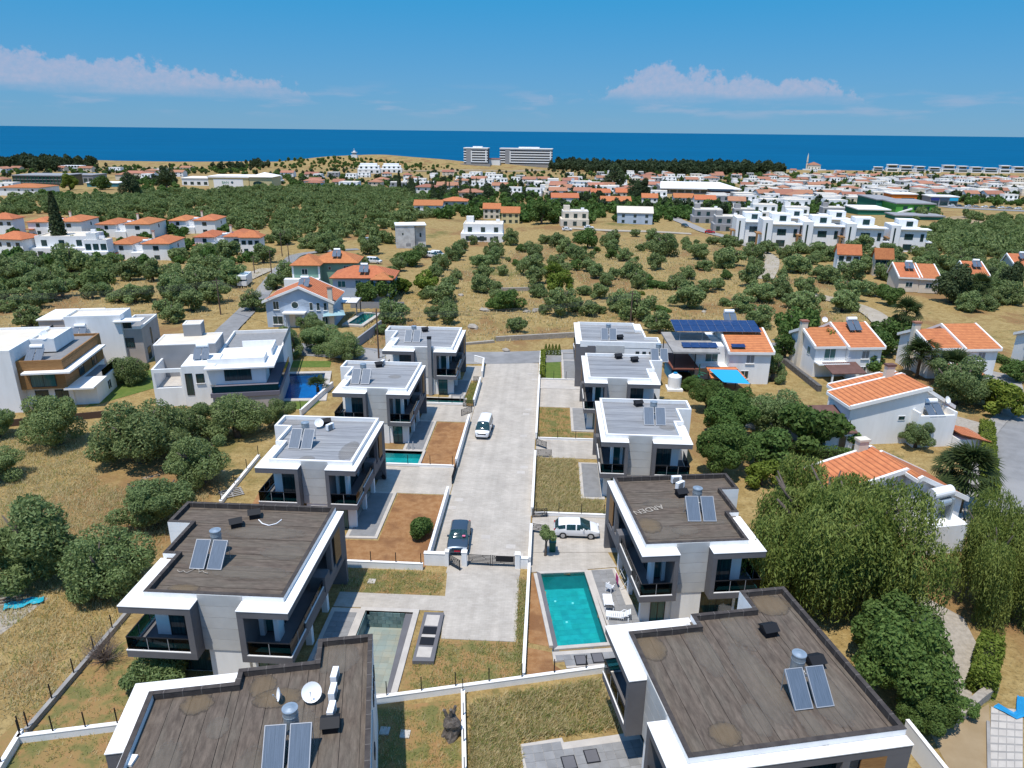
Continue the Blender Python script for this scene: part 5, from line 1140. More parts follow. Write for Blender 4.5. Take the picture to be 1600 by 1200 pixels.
palm('tall fan palm beside the hidden orange roof', 1498,800, 4.2, 1.35, 40); palm('shorter fan palm left of the tall one by hidden roof', 1478,775, 3.0, .9, 24)
palm('fan palm between the stepped gable houses', 1432,590, 3.4, 1.35, 34); palm('fan palm in front of the right stepped gable house', 1482,607, 3.2, 1.25, 32); palm('fan palm beside the pale dirt track', 1408,528, 4.6, 1.35, 32); palm('fan palm near the modern villa row olive trees', 1525,470, 3.4, 1.3, 30)
# banana like plant by the blue pool
palm('spiky yellow green plant at corner of the blue pool', 497,612, .7, .8, 16)
# hedges
def hedge(label, p0, p1, w, h, m, dens=170, cat='hedge'):
    p0, p1 = Vector(p0[:2]), Vector(p1[:2]); d = p1-p0; L_ = d.length; n = int(dens*(L_*(w+2*h)+w*h))
    q = ng.uniform(-1,1,(n,3)); face = ng.integers(0,5,n); nm = np.zeros((n,3))
    for f_, (ax, sg) in enumerate(((2,1),(0,1),(0,-1),(1,1),(1,-1))): k = face == f_; q[k,ax] = sg*ng.uniform(.82,1.06,k.sum()); nm[k,ax] = sg
    wob = 1+.10*np.sin(q[:,0:1]*L_*.9)+.05*np.sin(q[:,0:1]*L_*2.3)
    p = q*np.array([L_/2,w/2,h/2])*np.hstack([np.ones((n,1)),wob,np.ones((n,1))])+np.array([L_/2,0,h/2]); p[:,2] *= (wob[:,0]*.5+.5)
    t = thing('hedge', label, cat, (p0.x,p0.y,0), math.atan2(d.y,d.x)); place('foliage', quads_mesh('foliage', leaf_quads(p, nm, .22, .14), m, ng.uniform(0,1,n)), t)
    MB().box(.1,-w*.3,-.1,L_-.1,w*.3,h*.75).build('branches', mat('hedge_core', (.03,.035,.015), 1) if 'hedge_core' not in MATS else MATS['hedge_core'], t)
hedge('clipped yellow green hedge along the right road', P(1545,778,0), P(1540,672,0), 1.5, 1.3, brightg, 120)
hedge('bushy bright hedge block beside the gravel path', P(1530,1085,0), P(1545,1015,0), 1.5, 1.6, brightg)
hedge('dark hedge below the spreading olive', P(1150,700,0), P(1330,720,0), 1.4, 1.3, oliveg, 110)
hedge('clipped hedge along the lawn beside the street', (-.55,100.9), (-.55,112.8), .7, 1.0, brightg, 120)
for k, y in enumerate((104.5,106.3,108.0,109.7,111.5)):
    p = Vector((-.1+.55*k, 113.0, 0)); t = thing('conifer_shrub', 'slim bright green conifer in a row at the lawn end', 'shrub', p, 0, 'slim conifers at the lawn end')
    n = 700; h_ = ng.uniform(0,1,n); a = ng.uniform(0,6.28,n); r_ = .28*(1-h_**2)+.03; q = np.stack([np.cos(a)*r_, np.sin(a)*r_, h_*1.9], 1); place('foliage', quads_mesh('foliage', leaf_quads(q, np.stack([np.cos(a),np.sin(a),h_*0],1), .16, .09), brightg, ng.uniform(0,1,n)), t)
hedge('dark green hedge below the right stepped gable house', P(1500,545,0), P(1600,580,0), 1.3, 1.2, oliveg, 100)
# ------------------------------------------------------------------ olives of the field and the groves
def cv(l, ox, oy, s): return [(ox+a/s, oy+b/s, c/s) for a, b, c in l]
fA = cv([(100,110,170),(30,210,120),(340,250,140),(440,190,140),(280,290,120),(520,130,140),(790,160,150),(860,70,110),(850,120,90),(690,240,150),(760,395,150),(640,290,140),(690,520,230),(740,620,170),(750,690,180),(620,650,120),(1030,230,180),(1130,140,170),(1120,190,150),(1040,430,190),(1040,330,160),(1150,490,120),(1320,760,150),(1420,90,120),(1470,140,120),(1420,290,200),(1470,360,200),(1490,460,130),(1590,530,100),(1260,30,130),(960,20,80),(290,690,250),(200,770,110)], 560, 380, 5.333)
fB = cv([(65,125,100),(170,160,150),(240,220,150),(350,110,110),(600,150,160),(620,200,130),(810,60,70),(850,180,80),(960,100,110),(1100,110,90),(1235,170,75),(1320,130,50),(1455,130,90),(1560,150,90),(730,270,140),(1050,240,200),(980,190,120),(975,345,160),(1340,260,160),(1390,350,140),(1255,420,140),(1550,330,150),(330,270,160),(420,360,160),(150,330,130),(230,370,120),(265,450,70),(20,360,90),(30,570,110),(490,420,170),(570,480,130),(630,420,110),(780,420,180),(840,500,150),(390,550,120),(510,590,170),(190,740,250),(440,730,170),(680,700,210),(820,770,260),(1150,510,150),(1250,680,280),(1400,530,150),(1500,510,120),(1020,880,220),(1560,640,100),(20,260,60)], 840, 360, 5.333)
fC = cv([(190,140,130),(320,110,70),(205,325,230),(390,200,110),(420,270,150),(415,360,150),(380,490,200),(460,620,230),(525,215,150),(640,580,190),(670,250,130),(770,375,200),(850,560,150),(740,660,170),(810,740,250),(900,290,100),(960,230,150),(1040,460,170),(960,420,150),(1215,620,210),(1150,700,230),(1340,380,180),(1220,430,180),(1380,560,160),(1310,230,180),(1440,260,120),(1550,440,150),(300,700,200),(450,830,200)], 1100, 360, 5.333)
fD = cv([(120,320,140),(280,280,150),(80,330,150),(200,420,160),(50,420,110),(30,500,120),(160,560,170),(330,560,180),(420,500,180),(520,470,180),(270,740,230),(40,590,140),(600,270,240),(610,130,190),(735,370,130),(770,480,150),(830,260,110),(920,270,130),(1080,330,200),(1280,340,200),(1450,350,180),(1480,170,140),(1540,150,130),(880,450,150),(1000,510,170),(1130,520,190),(1230,500,150),(1370,600,150),(1500,500,180),(1560,420,150),(1450,680,180)], 0, 380, 5.333)
fE = [(312,430,38),(322,411,38),(357,413,42),(360,452,46),(322,463,44),(345,432,40),(412,416,40),(334,478,40),(432,455,36),(396,490,34),(300,455,40),(450,437,34),(300,490,44),(270,470,40),(480,487,30),(505,470,26)]
OL = []
for l, lab in ((fA,'olive in dry field behind left villas'),(fB,'olive in open field behind right villas'),(fC,'olive beside the pale dirt track'),(fD,'olive in thicket behind timber clad house'),(fE,'olive along the lane near camper van')):
    for x, y, w in l: OL.append((x, y, w, lab))
for x, y, w, lab in OL:
    p = P(x, y); wd_ = min(9, w*depth(p)/F*1.04); sizew = 'small' if wd_ < 3.8 else 'broad' if wd_ > 6.4 else 'mid sized'
    tree_px('on' if depth(p) < 95 else 'om', sizew+' '+lab, x, y, w*1.16, None, 'olive trees of the dry fields')
for k, x, y, w, lab in [('bm',665,465,45,'bright yellow green tree right of the light blue house'),('bm',628,462,34,'yellow green bush beside the light blue house'),('gm',792,488,46,'wide dark green shrub tree in the field above the street'),('gm',918,392,42,'dark green tree in the upper middle field'),('bm',864,445,36,'olive green bushy tree left of the field wall'),('bm',874,463,38,'yellow green bushy tree at the field wall top'),('gm',1380,470,34,'green bush right of dirt track bend'),('gm',1390,480,34,'low green bush beside the dirt track bend'),('gm',600,476,50,'green bushes behind the garden pool wall'),('gm',570,480,40,'green bush behind the pergola')]: tree_px(k, lab, x, y, w)
for x, y, w, lab in [(1027,449,36,'flat bright green shrub in the open field'),(999,461,18,'small bright green shrub in the open field'),(1031,487,30,'flat green shrub near the field centre right')]:
    p = P(x,y); tree('bm' if w < 20 else 'gm', lab, p-Vector((0,0,w*depth(p)/F*.18)), w*depth(p)/F*1.1, .55, 'shrub')
# younger trees and bushes between them
q = random.Random(31); fpoly = [P(a,b)[:2] for a, b in ((600,545),(740,528),(880,515),(1050,480),(1230,520),(1390,520),(1330,440),(1160,385),(860,375),(720,410),(640,440))]
fx = (min(p[0] for p in fpoly), max(p[0] for p in fpoly)); fy = (min(p[1] for p in fpoly), max(p[1] for p in fpoly)); extra = 0
pts_ = [P(x,y) for x, y, w, l in OL]
while extra < 46:
    X, Y = q.uniform(*fx), q.uniform(*fy)
    if not inpoly(X, Y, fpoly) or Y < 118 or any((X-p.x)**2+(Y-p.y)**2 < 14 for p in pts_): continue
    pts_.append(Vector((X,Y,0))); extra += 1
    tree('om' if extra % 3 else 'gm', ('young olive' if extra % 3 else 'green shrub')+' scattered in the dry field', (X,Y,T(X,Y)-.1), q.uniform(1.6,4.2), None, 'tree', 'young trees of the dry field')
ncount = len(OL)+18+32
# denser groves in world space: the nearest as single trees, what lies beyond as one mass
GROVES = [([(60,318),(330,300),(520,292),(640,300),(700,330),(625,352),(600,392),(520,402),(470,385),(400,380),(300,345),(120,352)], 5.8, 'olive in wide grove left of shell house'),
          ([(1230,395),(1330,398),(1450,395),(1460,360),(1600,352),(1600,470),(1560,500),(1440,470),(1400,440),(1330,430)], 5.6, 'olive in thick grove below fin wall villas'),
          ([(1420,350),(1450,325),(1500,345),(1600,360),(1600,350),(1480,335)], 6.0, 'olive beside the green painted hall'),
          ([(0,410),(60,415),(110,440),(0,470)], 6, 'olive below the red roofed cluster')]
BLK = []                                                  # pixel boxes kept free of random trees (x0,y0,x1,y1 of the feet)
taken = [P(x, y) for x, y, w, l in OL]
def scatter(poly_px_, sp, seed):
    q = random.Random(seed); poly = [P(a, b)[:2] for a, b in poly_px_]
    x0, x1 = min(p[0] for p in poly), max(p[0] for p in poly); y0, y1 = min(p[1] for p in poly), max(p[1] for p in poly); out = []
    y = y0
    while y < y1:
        x = x0+q.uniform(0,sp)
        while x < x1:
            X, Y = x+q.uniform(-.3,.3)*sp, y+q.uniform(-.3,.3)*sp
            if inpoly(X, Y, poly) and q.random() < .72 and math.sin(X*.11+2*math.sin(Y*.05))*math.sin(Y*.083+1) > -.45 and all((X-t_.x)**2+(Y-t_.y)**2 > 16 for t_ in taken): out.append((X, Y))
            x += sp
        y += sp*.9
    return out
rest = []
for poly, sp, lab in GROVES:
    for X, Y in scatter(poly, sp, 3): rest.append((Y, X, sp, lab))
rest.sort()
FARTREES = []
for i, (Y, X, sp, lab) in enumerate(rest):
    if ncount+i < 300:
        tree('om', lab, (X, Y, T(X,Y)-.3), sp*rnd.uniform(.6,1.3), None, 'tree', 'olive trees of the thick groves')
    else: FARTREES.append((X, Y, sp*rnd.uniform(.6,1.25)))
# ------------------------------------------------------------------ grass and weeds, roads beyond
def tufts(name, label, polys, n, h, m, cat='grass', spread=.25, clump=4, wfac=1.0):
    per = n//len(polys); Q = []
    for poly in polys:
        x0, x1 = min(p[0] for p in poly), max(p[0] for p in poly); y0, y1 = min(p[1] for p in poly), max(p[1] for p in poly)
        xy = np.stack([ng.uniform(x0,x1,per*3), ng.uniform(y0,y1,per*3)], 1); keep = [p for p in xy if inpoly(p[0], p[1], poly)][:per]
        for (x, y) in keep:
            f_ = .5+.5*math.sin(x*1.3+1.7*math.sin(y*.9))*math.sin(y*1.1)
            if rnd.random() > .35+.65*f_: continue
            z = T(x, y)
            for k in range(clump): Q.append((x+rnd.uniform(-spread,spread), y+rnd.uniform(-spread,spread), z))
    Q = np.array(Q); n_ = len(Q); hh = h*ng.uniform(.5,1.3,(n_,1)); a = ng.uniform(0,6.28,n_); lean = np.stack([np.cos(a),np.sin(a),a*0],1)*hh*ng.uniform(.2,1.1,(n_,1)); sd = np.stack([-np.sin(a),np.cos(a),a*0],1)*h*.10*wfac
    up = np.array([[0,0,1.0]])*hh; q = np.stack([Q-sd, Q+sd, Q+sd*.4+lean*.6+up*.7, Q+lean+up], 1)
    o = stuff(place(name, quads_mesh(name, q, m, ng.uniform(0,1,n_))), label, cat); return o
drygrass = leafmat('dry_grass', (.46,.36,.165), (.72,.61,.35), .0, .5)
greengrass = leafmat('weed_green', (.18,.22,.055), (.38,.41,.14), .0, .5)
mead = [[(-.7,37.5),(4.3,38.8),(5.0,34.8),(1.0,33.9),(-1.2,33.3),(-3.0,26),(-4.2,36.2)], [(-4.0,36),(-1.2,33.3),(-.8,30),(-3.2,25)]]
tufts('tall_dry_grass', 'tall dry weeds filling the plot below the turquoise pool', mead, 4600, .36, drygrass, clump=7, wfac=.7)
tufts('tall_green_weeds', 'green weeds among dry grass below the turquoise pool', mead, 3200, .32, greengrass, clump=7, wfac=.7)
tall3 = [[(-.8,60.8),(6.0,60.8),(6.0,63.6),(3.7,63.8),(3.7,72.8),(-.8,73.2)]]
tufts('dry_weeds', 'tall straw weeds right of the street behind low wall', tall3, 3600, .36, drygrass, clump=7, wfac=.7)
tufts('green_weeds', 'greenish weeds right of the street behind low wall', tall3, 1900, .3, greengrass, clump=7, wfac=.7)
mleft = [[P(a,b,0)[:2] for a, b in ((0,670),(120,690),(160,760),(330,770),(250,850),(230,930),(40,1140),(0,1100))]]
tufts('meadow_grass', 'dry golden meadow grass between the left olive trees', mleft, 9000, .30, drygrass, clump=5, spread=.4)
tufts('meadow_herbs', 'greenish herbs in the left meadow', mleft, 2600, .25, greengrass, clump=5, spread=.4)
lplots = [[(-16.2,50.4),(-8.1,50.4),(-8.1,47.5),(-15.8,47.5)],[(-8.6,42.0),(-1.2,42.0),(-1.0,38.6),(-8.6,36.8)],[(-9.8,35.2),(-5.1,36.3),(-3.8,25.5),(-8.6,25.5)],[(-27,43),(-18,43),(-20.8,30.8),(-31.5,28),(-31,36)],[(-1.65,50),(-1.1,50),(-1.0,38.6),(-1.6,42)]]
tufts('plot_weeds', 'low green weeds on the bare villa plots', lplots, 3600, .2, greengrass, clump=5, spread=.3)
tufts('plot_straw', 'short dry stalks on the bare villa plots', lplots, 2600, .22, drygrass, clump=4, spread=.3)
tufts('sparse_weeds', 'sparse weeds on the patchy soil right of street', [[(-.7,78.7),(6.0,78.7),(6.0,80.6),(3.1,80.8),(3.1,88.8),(-.7,88.8)],[(-11,89.8),(-9.8,89.8),(-9.8,98),(-11,98)]], 1400, .22, greengrass, clump=4)
field = [[P(a,b)[:2] for a, b in ((590,560),(740,535),(900,528),(1060,500),(1240,520),(1380,520),(1300,430),(1150,380),(850,372),(700,420),(560,500))]]
tufts('field_grass', 'dry golden grass of the olive field', field, 9000, .5, drygrass, clump=4, spread=.8, wfac=2)
tufts('field_herbs', 'green patches in the olive field', field, 3000, .4, greengrass, clump=4, spread=.8, wfac=2)
lf = [[P(a,b)[:2] for a, b in ((0,520),(0,430),(130,405),(420,400),(470,395),(400,480),(300,500),(220,500))]]
tufts('thicket_grass', 'dry grass between the olives behind the timber house', lf, 3500, .5, drygrass, clump=4, spread=.8, wfac=2)
# stones
for i, (px, py, s) in enumerate([(757,486,1.2),(823,488,1.0),(838,487,1.4),(847,488,.8),(720,462,.9),(1100,488,.8),(790,548,.8),(700,535,1.1),(738,513,1.4)]):
    p = P(px, py); q = random.Random(i); v, f = [], []
    b = MB(); n = 7
    for j, (zz, rr) in enumerate(((-.1,.9),(.25,1.0),(.5,.55))):
        for k in range(n): a = 6.283*k/n; rj = rr*q.uniform(.75,1.2); v.append((s*rj*math.cos(a), s*.7*rj*math.sin(a), s*zz*q.uniform(.8,1.2)))
    for j in range(2):
        for k in range(n): f.append((j*n+k, j*n+(k+1)%n, (j+1)*n+(k+1)%n, (j+1)*n+k))
    f.append(tuple(range(2*n,3*n)))
    tag(place('boulder', mesh_from('boulder', v, f, gravel), None, p, q.uniform(0,3)), 'pale limestone boulder lying in the dry field', 'boulder', 'boulders of the dry field')
# roads and tracks
strip('lane', [P(x,y) for x, y in ((330,540),(372,500),(402,470),(425,438),(445,414),(462,398),(520,392),(560,390))], 3.9, asphalt, .06)
strip('lane_verge', [P(x,y) for x, y in ((375,440),(395,430),(420,420))], 5, track, .05)
strip('dirt_track', [P(x,y) for x, y in ((1160,372),(1185,390),(1207,405),(1205,420),(1195,437))], 4.2, track, .08)
strip('dirt_track', [P(x,y) for x, y in ((1262,461),(1300,468),(1345,480),(1372,495),(1388,515),(1392,530),(1388,548))], 4.4, track, .08)
strip('field_road', [P(x,y) for x, y in ((880,356),(950,361),(1030,363),(1080,366))], 5.5, track, .1)
strip('field_road', [P(x,y) for x, y in ((1040,330),(1060,345),(1100,362),(1150,374),(1180,388))], 5.5, concrete, .1)
rr_ = [P(x,y,0) for x, y in ((1640,632),(1600,670),(1583,720),(1580,770),(1600,840),(1650,930))]
strip('asphalt_road', rr_, 6.5, asphalt, .05)
strip('pavement', [p-Vector((4.2,0,0)) for p in rr_], 1.8, concrete, .14)
sheet('gravel_path', poly_px([(1400,960),(1440,930),(1505,965),(1528,1010),(1522,1060),(1516,1105),(1478,1128),(1455,1060)], 0), .02, gravel)
sheet('dusty_verge', poly_px([(1450,1140),(1500,1125),(1545,1100),(1552,1215),(1490,1215)], 0), .015, sand)
sheet('gravel_yard', poly_px([(1155,665),(1250,690),(1330,700),(1285,645),(1240,640),(1160,640)], 0), .02, gravel)
sheet('gravel_yard', poly_px([(1475,645),(1530,660),(1545,690),(1500,700)], 0), .02, gravel)
sheet('paved_yard', poly_px([(1530,575),(1595,590),(1600,615),(1545,612)], 0), .02, concrete)
sheet('palm_terrace', poly_px([(1460,750),(1525,755),(1520,800),(1500,815),(1455,810)], 0), .03, stone)
wp = poly_px([(1548,1105),(1598,1110),(1598,1215),(1545,1215)], 0); base = sheet('pavement', wp, .06, concrete)
def bil(u, v): return Vector(wp[0])*(1-u)*(1-v)+Vector(wp[1])*u*(1-v)+Vector(wp[3])*(1-u)*v+Vector(wp[2])*u*v
for i in range(4):
    for j in range(9):
        e = .012; MB().prism([bil(i/4+e,j/9+e)[:], bil((i+1)/4-e,j/9+e)[:], bil((i+1)/4-e,(j+1)/9-e)[:], bil(i/4+e,(j+1)/9-e)[:]], .03, .072+rnd.uniform(0,.004)).build('paving_slab', stone, base)
t = thing('blue_plastic_strip', 'crumpled blue plastic strip on the corner pavement', 'plastic', (0,0,0)); v, f = [], []; pp_ = [P(1556,1102,.1), P(1572,1112,.1), P(1586,1119,.1), P(1594,1116,.1), P(1597,1104,.1), P(1596,1090,.1)]
for k, p in enumerate(pp_):
    d = (pp_[min(k+1,5)]-pp_[max(k-1,0)]).normalized(); sd = Vector((-d.y,d.x,0))
    for m_ in range(5): v.append(p+sd*(m_-2)*.11*(1+.5*rnd.random())+Vector((0,0,rnd.uniform(0,.12))))
for k in range(5):
    for m_ in range(4): f.append((k*5+m_,(k+1)*5+m_,(k+1)*5+m_+1,k*5+m_+1))
place('sheet', mesh_from('sheet', v, f, blueplastic), t)
wall('pale stone retaining wall at bottom right', P(1485,1135,0), P(1532,1095,0), .7, .5, gravel, 0, cap=False)
wall('stone retaining wall beside hedge block at bottom right', P(1532,1095,0), P(1552,1082,0), .7, .5, gravel, 0, cap=False)
wall('white garden wall right of the bottom right villa', P(1418,1125,1.6), P(1490,1215,1.6), 1.6, .2)
wall('kerb strip along the corner pavement', P(1543,1130,0), P(1545,1230,0), .2, .18, concrete, 0, cap=False)
wall('black stone wall of the field beside yellow bush', P(1225,568,0), P(1280,612,0), .9, .6, mat('dark_rubble', (.08,.075,.07), .95, (.16,.15,.14), 3, bump=.06), 0, cap=False)
wall('white rubble wall between gable house yards', P(1552,560,0), P(1600,582,0), .8, .5, gravel, 0, cap=False)
wall('long pale field wall in the olive field', P(903,466), P(958,508), .5, .5, concrete, 0, cap=False, z=-3)
wall('short pale field wall above the street', P(783,455), P(832,455), .8, .5, gravel, 0, cap=False, z=T(*P(783,455)[:2]))
wall('low rubble wall along the far side of cross road', P(775,533), P(900,527), .7, .5, gravel, 0, cap=False)
wall('rubble edge of the cross road', P(700,541), P(772,535), .3, .6, gravel, 0, cap=False)
wall('white wall of garden pool behind pergola', P(548,482), P(632,482), 1.3, .2, midgray, 0, z=T(*P(590,482)[:2]))
wall('grey retaining wall of the blue house garden', P(555,545), P(596,515), 1.5, .25, midgray, 0)
wall('timber slatted garden fence below timber clad house', P(0,668,0), P(165,652,0), .9, .12, mat('dark_timber', (.09,.055,.04), .85), 6, .1, cap=False)
wall('pale wall below the red roofed cluster', P(27,435), P(90,407), 1.2, .4, concrete, 0, cap=False, z=T(*P(60,420)[:2]))
# fallen fence ladder, tarp and boards at the left edge
p = P(20,945,0); sheet('gravel_patch', [(p.x-4,p.y-5),(p.x+1.5,p.y-4),(p.x+2.2,p.y+1.0),(p.x-3,p.y+1.5)], .012, gravel)
t = thing('turquoise_tarp', 'crumpled turquoise tarpaulin on the ground at left edge', 'tarpaulin', P(38,945,0), .5); v, f = [], []
for i in range(13):
    for j in range(5): v.append(((i-6)*.22, (j-2)*.22+.1*math.sin(i), .12+.14*rnd.random()))
for i in range(12):
    for j in range(4): f.append((i*5+j,(i+1)*5+j,(i+1)*5+j+1,i*5+j+1))
place('sheet', mesh_from('sheet', v, f, mat('turquoise_plastic', (.02,.36,.48), .5)), t)
t = thing('board_pile', 'stack of weathered boards beside the turquoise tarpaulin', 'boards', P(15,940,0), .35)
for k in range(5): bx(t, 'plank', polem if k % 2 else concrete, -1.3, -.5+k*.22, 0, 1.2, -.32+k*.22, .1+.05*(k%2))
t = thing('pallet', 'grey wooden pallet frame lying beside the villa wall', 'pallet', P(362,772,0), .6)
for k in range(5): bx(t, 'slat', concrete, -1.1, -.8+k*.4, .1, 1.1, -.65+k*.4, .14)
for k in range(3): bx(t, 'bearer', concrete, -1.0+k*.95, -.8, 0, -.85+k*.95, .95, .1)
# ------------------------------------------------------------------ poles and cables
poles = {}
for k, px, py, h, lab in [('a',592,560,8.2,'telegraph pole beside the left grey roofed villa'),('b',345,492,7.5,'timber pole with many cables beside white pool house'),('c',425,432,7,'timber pole on the lane before the blue gable house'),('d',453,420,7,'timber pole beside the green hipped house'),('e',441,401,7.5,'timber pole at the lane bend'),('f',985,505,6.5,'thin pole behind farthest right villa'),('g',398,428,5,'short post beside the camper van')]:
    p = P(px, py); t = thing('utility_pole', lab, 'pole', p, 0, 'timber utility poles'); MB().tube((0,0,0),(0,0,h),.15,8,.1).build('shaft', polem, t); bx(t, 'crossarm', polem, -.7, -.05, h-.6, .7, .05, h-.48); poles[k] = p+Vector((0,0,h-.5))
def cable(a, b, sag, n=5, lab='bundle', sp=.35):
    for k in range(n):
        off = Vector(((k-n/2)*.05, 0, -k*sp*.7)); pts = []
        for i in range(13): s = i/12; pts.append(a*(1-s)+b*s+off+Vector((0,0,-sag*4*s*(1-s))))
        tag(MB().path(pts, .022, 4).build('cable', mat('cable_grey', (.10,.10,.10), .7) if 'cable_grey' not in MATS else MATS['cable_grey']), lab, 'cable', 'overhead cables')
cable(poles['b'], Vector((-110,118,7)), 1.2, 5, 'slack overhead cable running left from the timber pole')
cable(poles['b'], poles['a'], 1.0, 3, 'slack overhead cable between pool house and villa poles'); cable(poles['a'], poles['f'], 1.2, 4, 'overhead cable crossing behind the farthest villas')

# ------------------------------------------------------------------ vehicles
rubber = mat('tyre_rubber', (.02,.02,.02), .8); rim = mat('wheel_rim', (.45,.46,.48), .35, metal=.7); lampm = mat('lamp_lens', (.75,.78,.8), .15, spec=.7); redm = mat('red_lens', (.4,.02,.02), .25)
def car(name, label, loc, rz, paint_, L_=4.2, W_=1.78, H_=1.5, prof=None, cab=(.24,.33,.80,.93), belt=.62, plate=None, cat='car', group=None):
    """front looks to -Y. prof: height of the body along its length (0 front .. 1 back) as fractions of H_"""
    t = thing(name, label, cat, loc, rz, group)
    prof = prof or [(0,.42),(.03,.52),(.10,.58),(.26,.64),(.36,.88),(.44,.985),(.62,1),(.80,.97),(.92,.72),(.97,.62),(1,.45)]
    fs = [p[0] for p in prof]; hs_ = [p[1] for p in prof]
    ns, nc = 41, 13; st = np.linspace(0,1,ns); ring = []
    for s in st:
        top = float(np.interp(s, fs, hs_))*H_; b0 = .20*H_; taper = 1-.14*max(0,(.10-s)/.10)**2-.10*max(0,(s-.93)/.07)**2
        pts = []
        for k in range(nc):
            u_ = k/(nc-1); z = b0+(top-b0)*min(1,u_*1.25) if u_ < .8 else top
            zb = belt*H_; hw = W_/2*taper*(1 if z < zb else 1-.24*((z-zb)/(H_-zb)))*(.93+.07*min(1,(z-b0)/(.2*H_)))
            if u_ >= .8: hw *= (1-(u_-.8)/.2); z = top+.03*H_*(u_-.8)/.2
            pts.append((hw, z))
        ring.append(pts)
    def vert(i, k, side): hw, z = ring[i][k]; return (side*hw, (st[i]-.5)*L_, z)
    groups = {}
    for side in (1, -1):
        for i in range(ns-1):
            for k in range(nc-1):
                s = (st[i]+st[i+1])/2; zmid = (ring[i][k][1]+ring[i+1][k][1]+ring[i][k+1][1]+ring[i+1][k+1][1])/4; topm = (ring[i][-2][1]+ring[i+1][-2][1])/2
                part = 'body'; u_ = (k+.5)/(nc-1); slope = abs(ring[i+1][-1][1]-ring[i][-1][1])/(L_/ns)
                if u_ < .8 and zmid > belt*H_*1.04 and cab[0]+.06 < s < cab[3]-.03 and zmid < topm*.955:
                    part = 'side_window' if not any(abs(s-c) < .016 for c in (.52,.74)) else 'body'
                if u_ >= .78 and cab[0] < s < cab[1]+.09 and slope > .3: part = 'windscreen'
                if u_ >= .78 and s > cab[2] and s < cab[3] and slope > .45: part = 'rear_window'
                key = part if part != 'side_window' else ('side_window', side)
                q = [vert(i,k,side), vert(i+1,k,side), vert(i+1,k+1,side), vert(i,k+1,side)]
                groups.setdefault(key, []).append(q if side == 1 else q[::-1])
    for i in (0, ns-1):
        for side in (1,-1):
            for k in range(nc-1):
                q = [vert(i,k,side), vert(i,k+1,side), (0,vert(i,k+1,side)[1],vert(i,k+1,side)[2]), (0,vert(i,k,side)[1],vert(i,k,side)[2])]
                groups['body'].append(q if (side == 1) == (i == 0) else q[::-1])
    for key, qs in groups.items():
        nm = key if isinstance(key, str) else 'side_window'; m_ = paint_ if nm == 'body' else glassd
        idx, v, f = {}, [], []
        for q in qs:
            face = []
            for p in q:
                kk = tuple(round(c,4) for c in p)
                if kk not in idx: idx[kk] = len(v); v.append(p)
                face.append(idx[kk])
            face = tuple(dict.fromkeys(face))
            if len(face) > 2: f.append(face)
        place(nm, mesh_from(nm, v, f, m_, True), t)
    for yy in (-.31, .30):
        for side in (1,-1):
            w = MB().cyl(0,0,-.10,.10,.32,20).build('wheel', rubber, t, (side*(W_/2-.07), yy*L_, .32)); w.rotation_euler = (0,R(90),0)
            MB().cyl(0,0,-.108,.108,.2,14).build('rim', rim, w)
    for side in (1,-1):
        bx(t, 'headlight', lampm, side*W_*.36-.17, -L_/2+.02, .40*H_, side*W_*.36+.17, -L_/2+.14, .50*H_); bx(t, 'tail_light', redm, side*W_*.42-.07, L_/2-.12, .45*H_, side*W_*.42+.07, L_/2-.005, .62*H_)
        bx(t, 'mirror', paint_, side*(W_/2+.02)-.09, -L_*.16, belt*H_, side*(W_/2+.02)+.09, -L_*.16+.12, belt*H_+.16)
    bx(t, 'number_plate', plate or plasticw, -.26, -L_/2-.012, .27*H_, .26, -L_/2+.03, .27*H_+.12); bx(t, 'grille', blackm, -.5, -L_/2-.008, .36*H_, .5, -L_/2+.05, .43*H_)
    return t
carblue = mat('slate_metallic_paint', (.055,.085,.12), .28, spec=.6, metal=.35); carwhite = mat('white_car_paint', (.78,.78,.79), .25, spec=.5)
redplate = mat('red_plate', (.5,.02,.05), .5)
c1 = car('parked_car', 'dark slate blue parked car facing the pedestrian gate', (-7.35,55.2,.05), R(2), carblue, 4.45, 1.82, 1.55, plate=redplate)
bx(c1, 'windscreen_sticker', mat('pink_sticker', (.8,.2,.3), .6), .35, -1.05, 1.20, .62, -.90, 1.30)
car('parked_car', 'white hatchback parked on the forecourt behind small olive', (3.2,57.3,.05), R(90), carwhite, 4.15, 1.72, 1.48, [(0,.40),(.03,.50),(.12,.60),(.22,.68),(.35,.91),(.45,1),(.72,.985),(.90,.90),(.965,.64),(.99,.58),(1,.42)], (.20,.34,.86,.965))
vanp = [(0,.36),(.02,.44),(.12,.54),(.17,.58),(.26,.86),(.31,.96),(.4,1),(.9,1),(.97,.98),(.995,.9),(1,.4)]
def van(label, loc, rz, s=1): return car('white_van', label, loc, rz, carwhite, 4.4*s, 1.72*s, 1.86*s, vanp, (.13,.23,.99,1.0), .60, cat='van', group='white vans')
v1 = van('white van parked by the wall on the paved street', (-7.35,79.9,.05), R(-3))
for px, py, rz, lab in [(585,412,R(80),'white van parked behind the green hipped house'),(676,403,R(60),'left one of two white vans below the white shell house'),(684,401,R(75),'right one of two white vans below the white shell house')]:
    p = P(px, py); p.z += .1; van(lab, p, rz)
t = thing('camper_van', 'white camper parked beside the lane behind olive trees', 'camper', P(383,446)+Vector((0,0,.1)), R(10)); MB().box(-1.1,-2.0,.4,1.1,3.2,2.7).build('body', carwhite, t); MB().box(-1.1,-3.0,.4,1.1,-2.0,1.5).build('bonnet', carwhite, t); MB().box(-1.12,-3.0,1.9,1.12,-1.9,2.75).build('overcab', carwhite, t); MB().box(-1.0,-2.1,1.5,1.0,-2.02,1.9).build('windscreen', glassd, t)
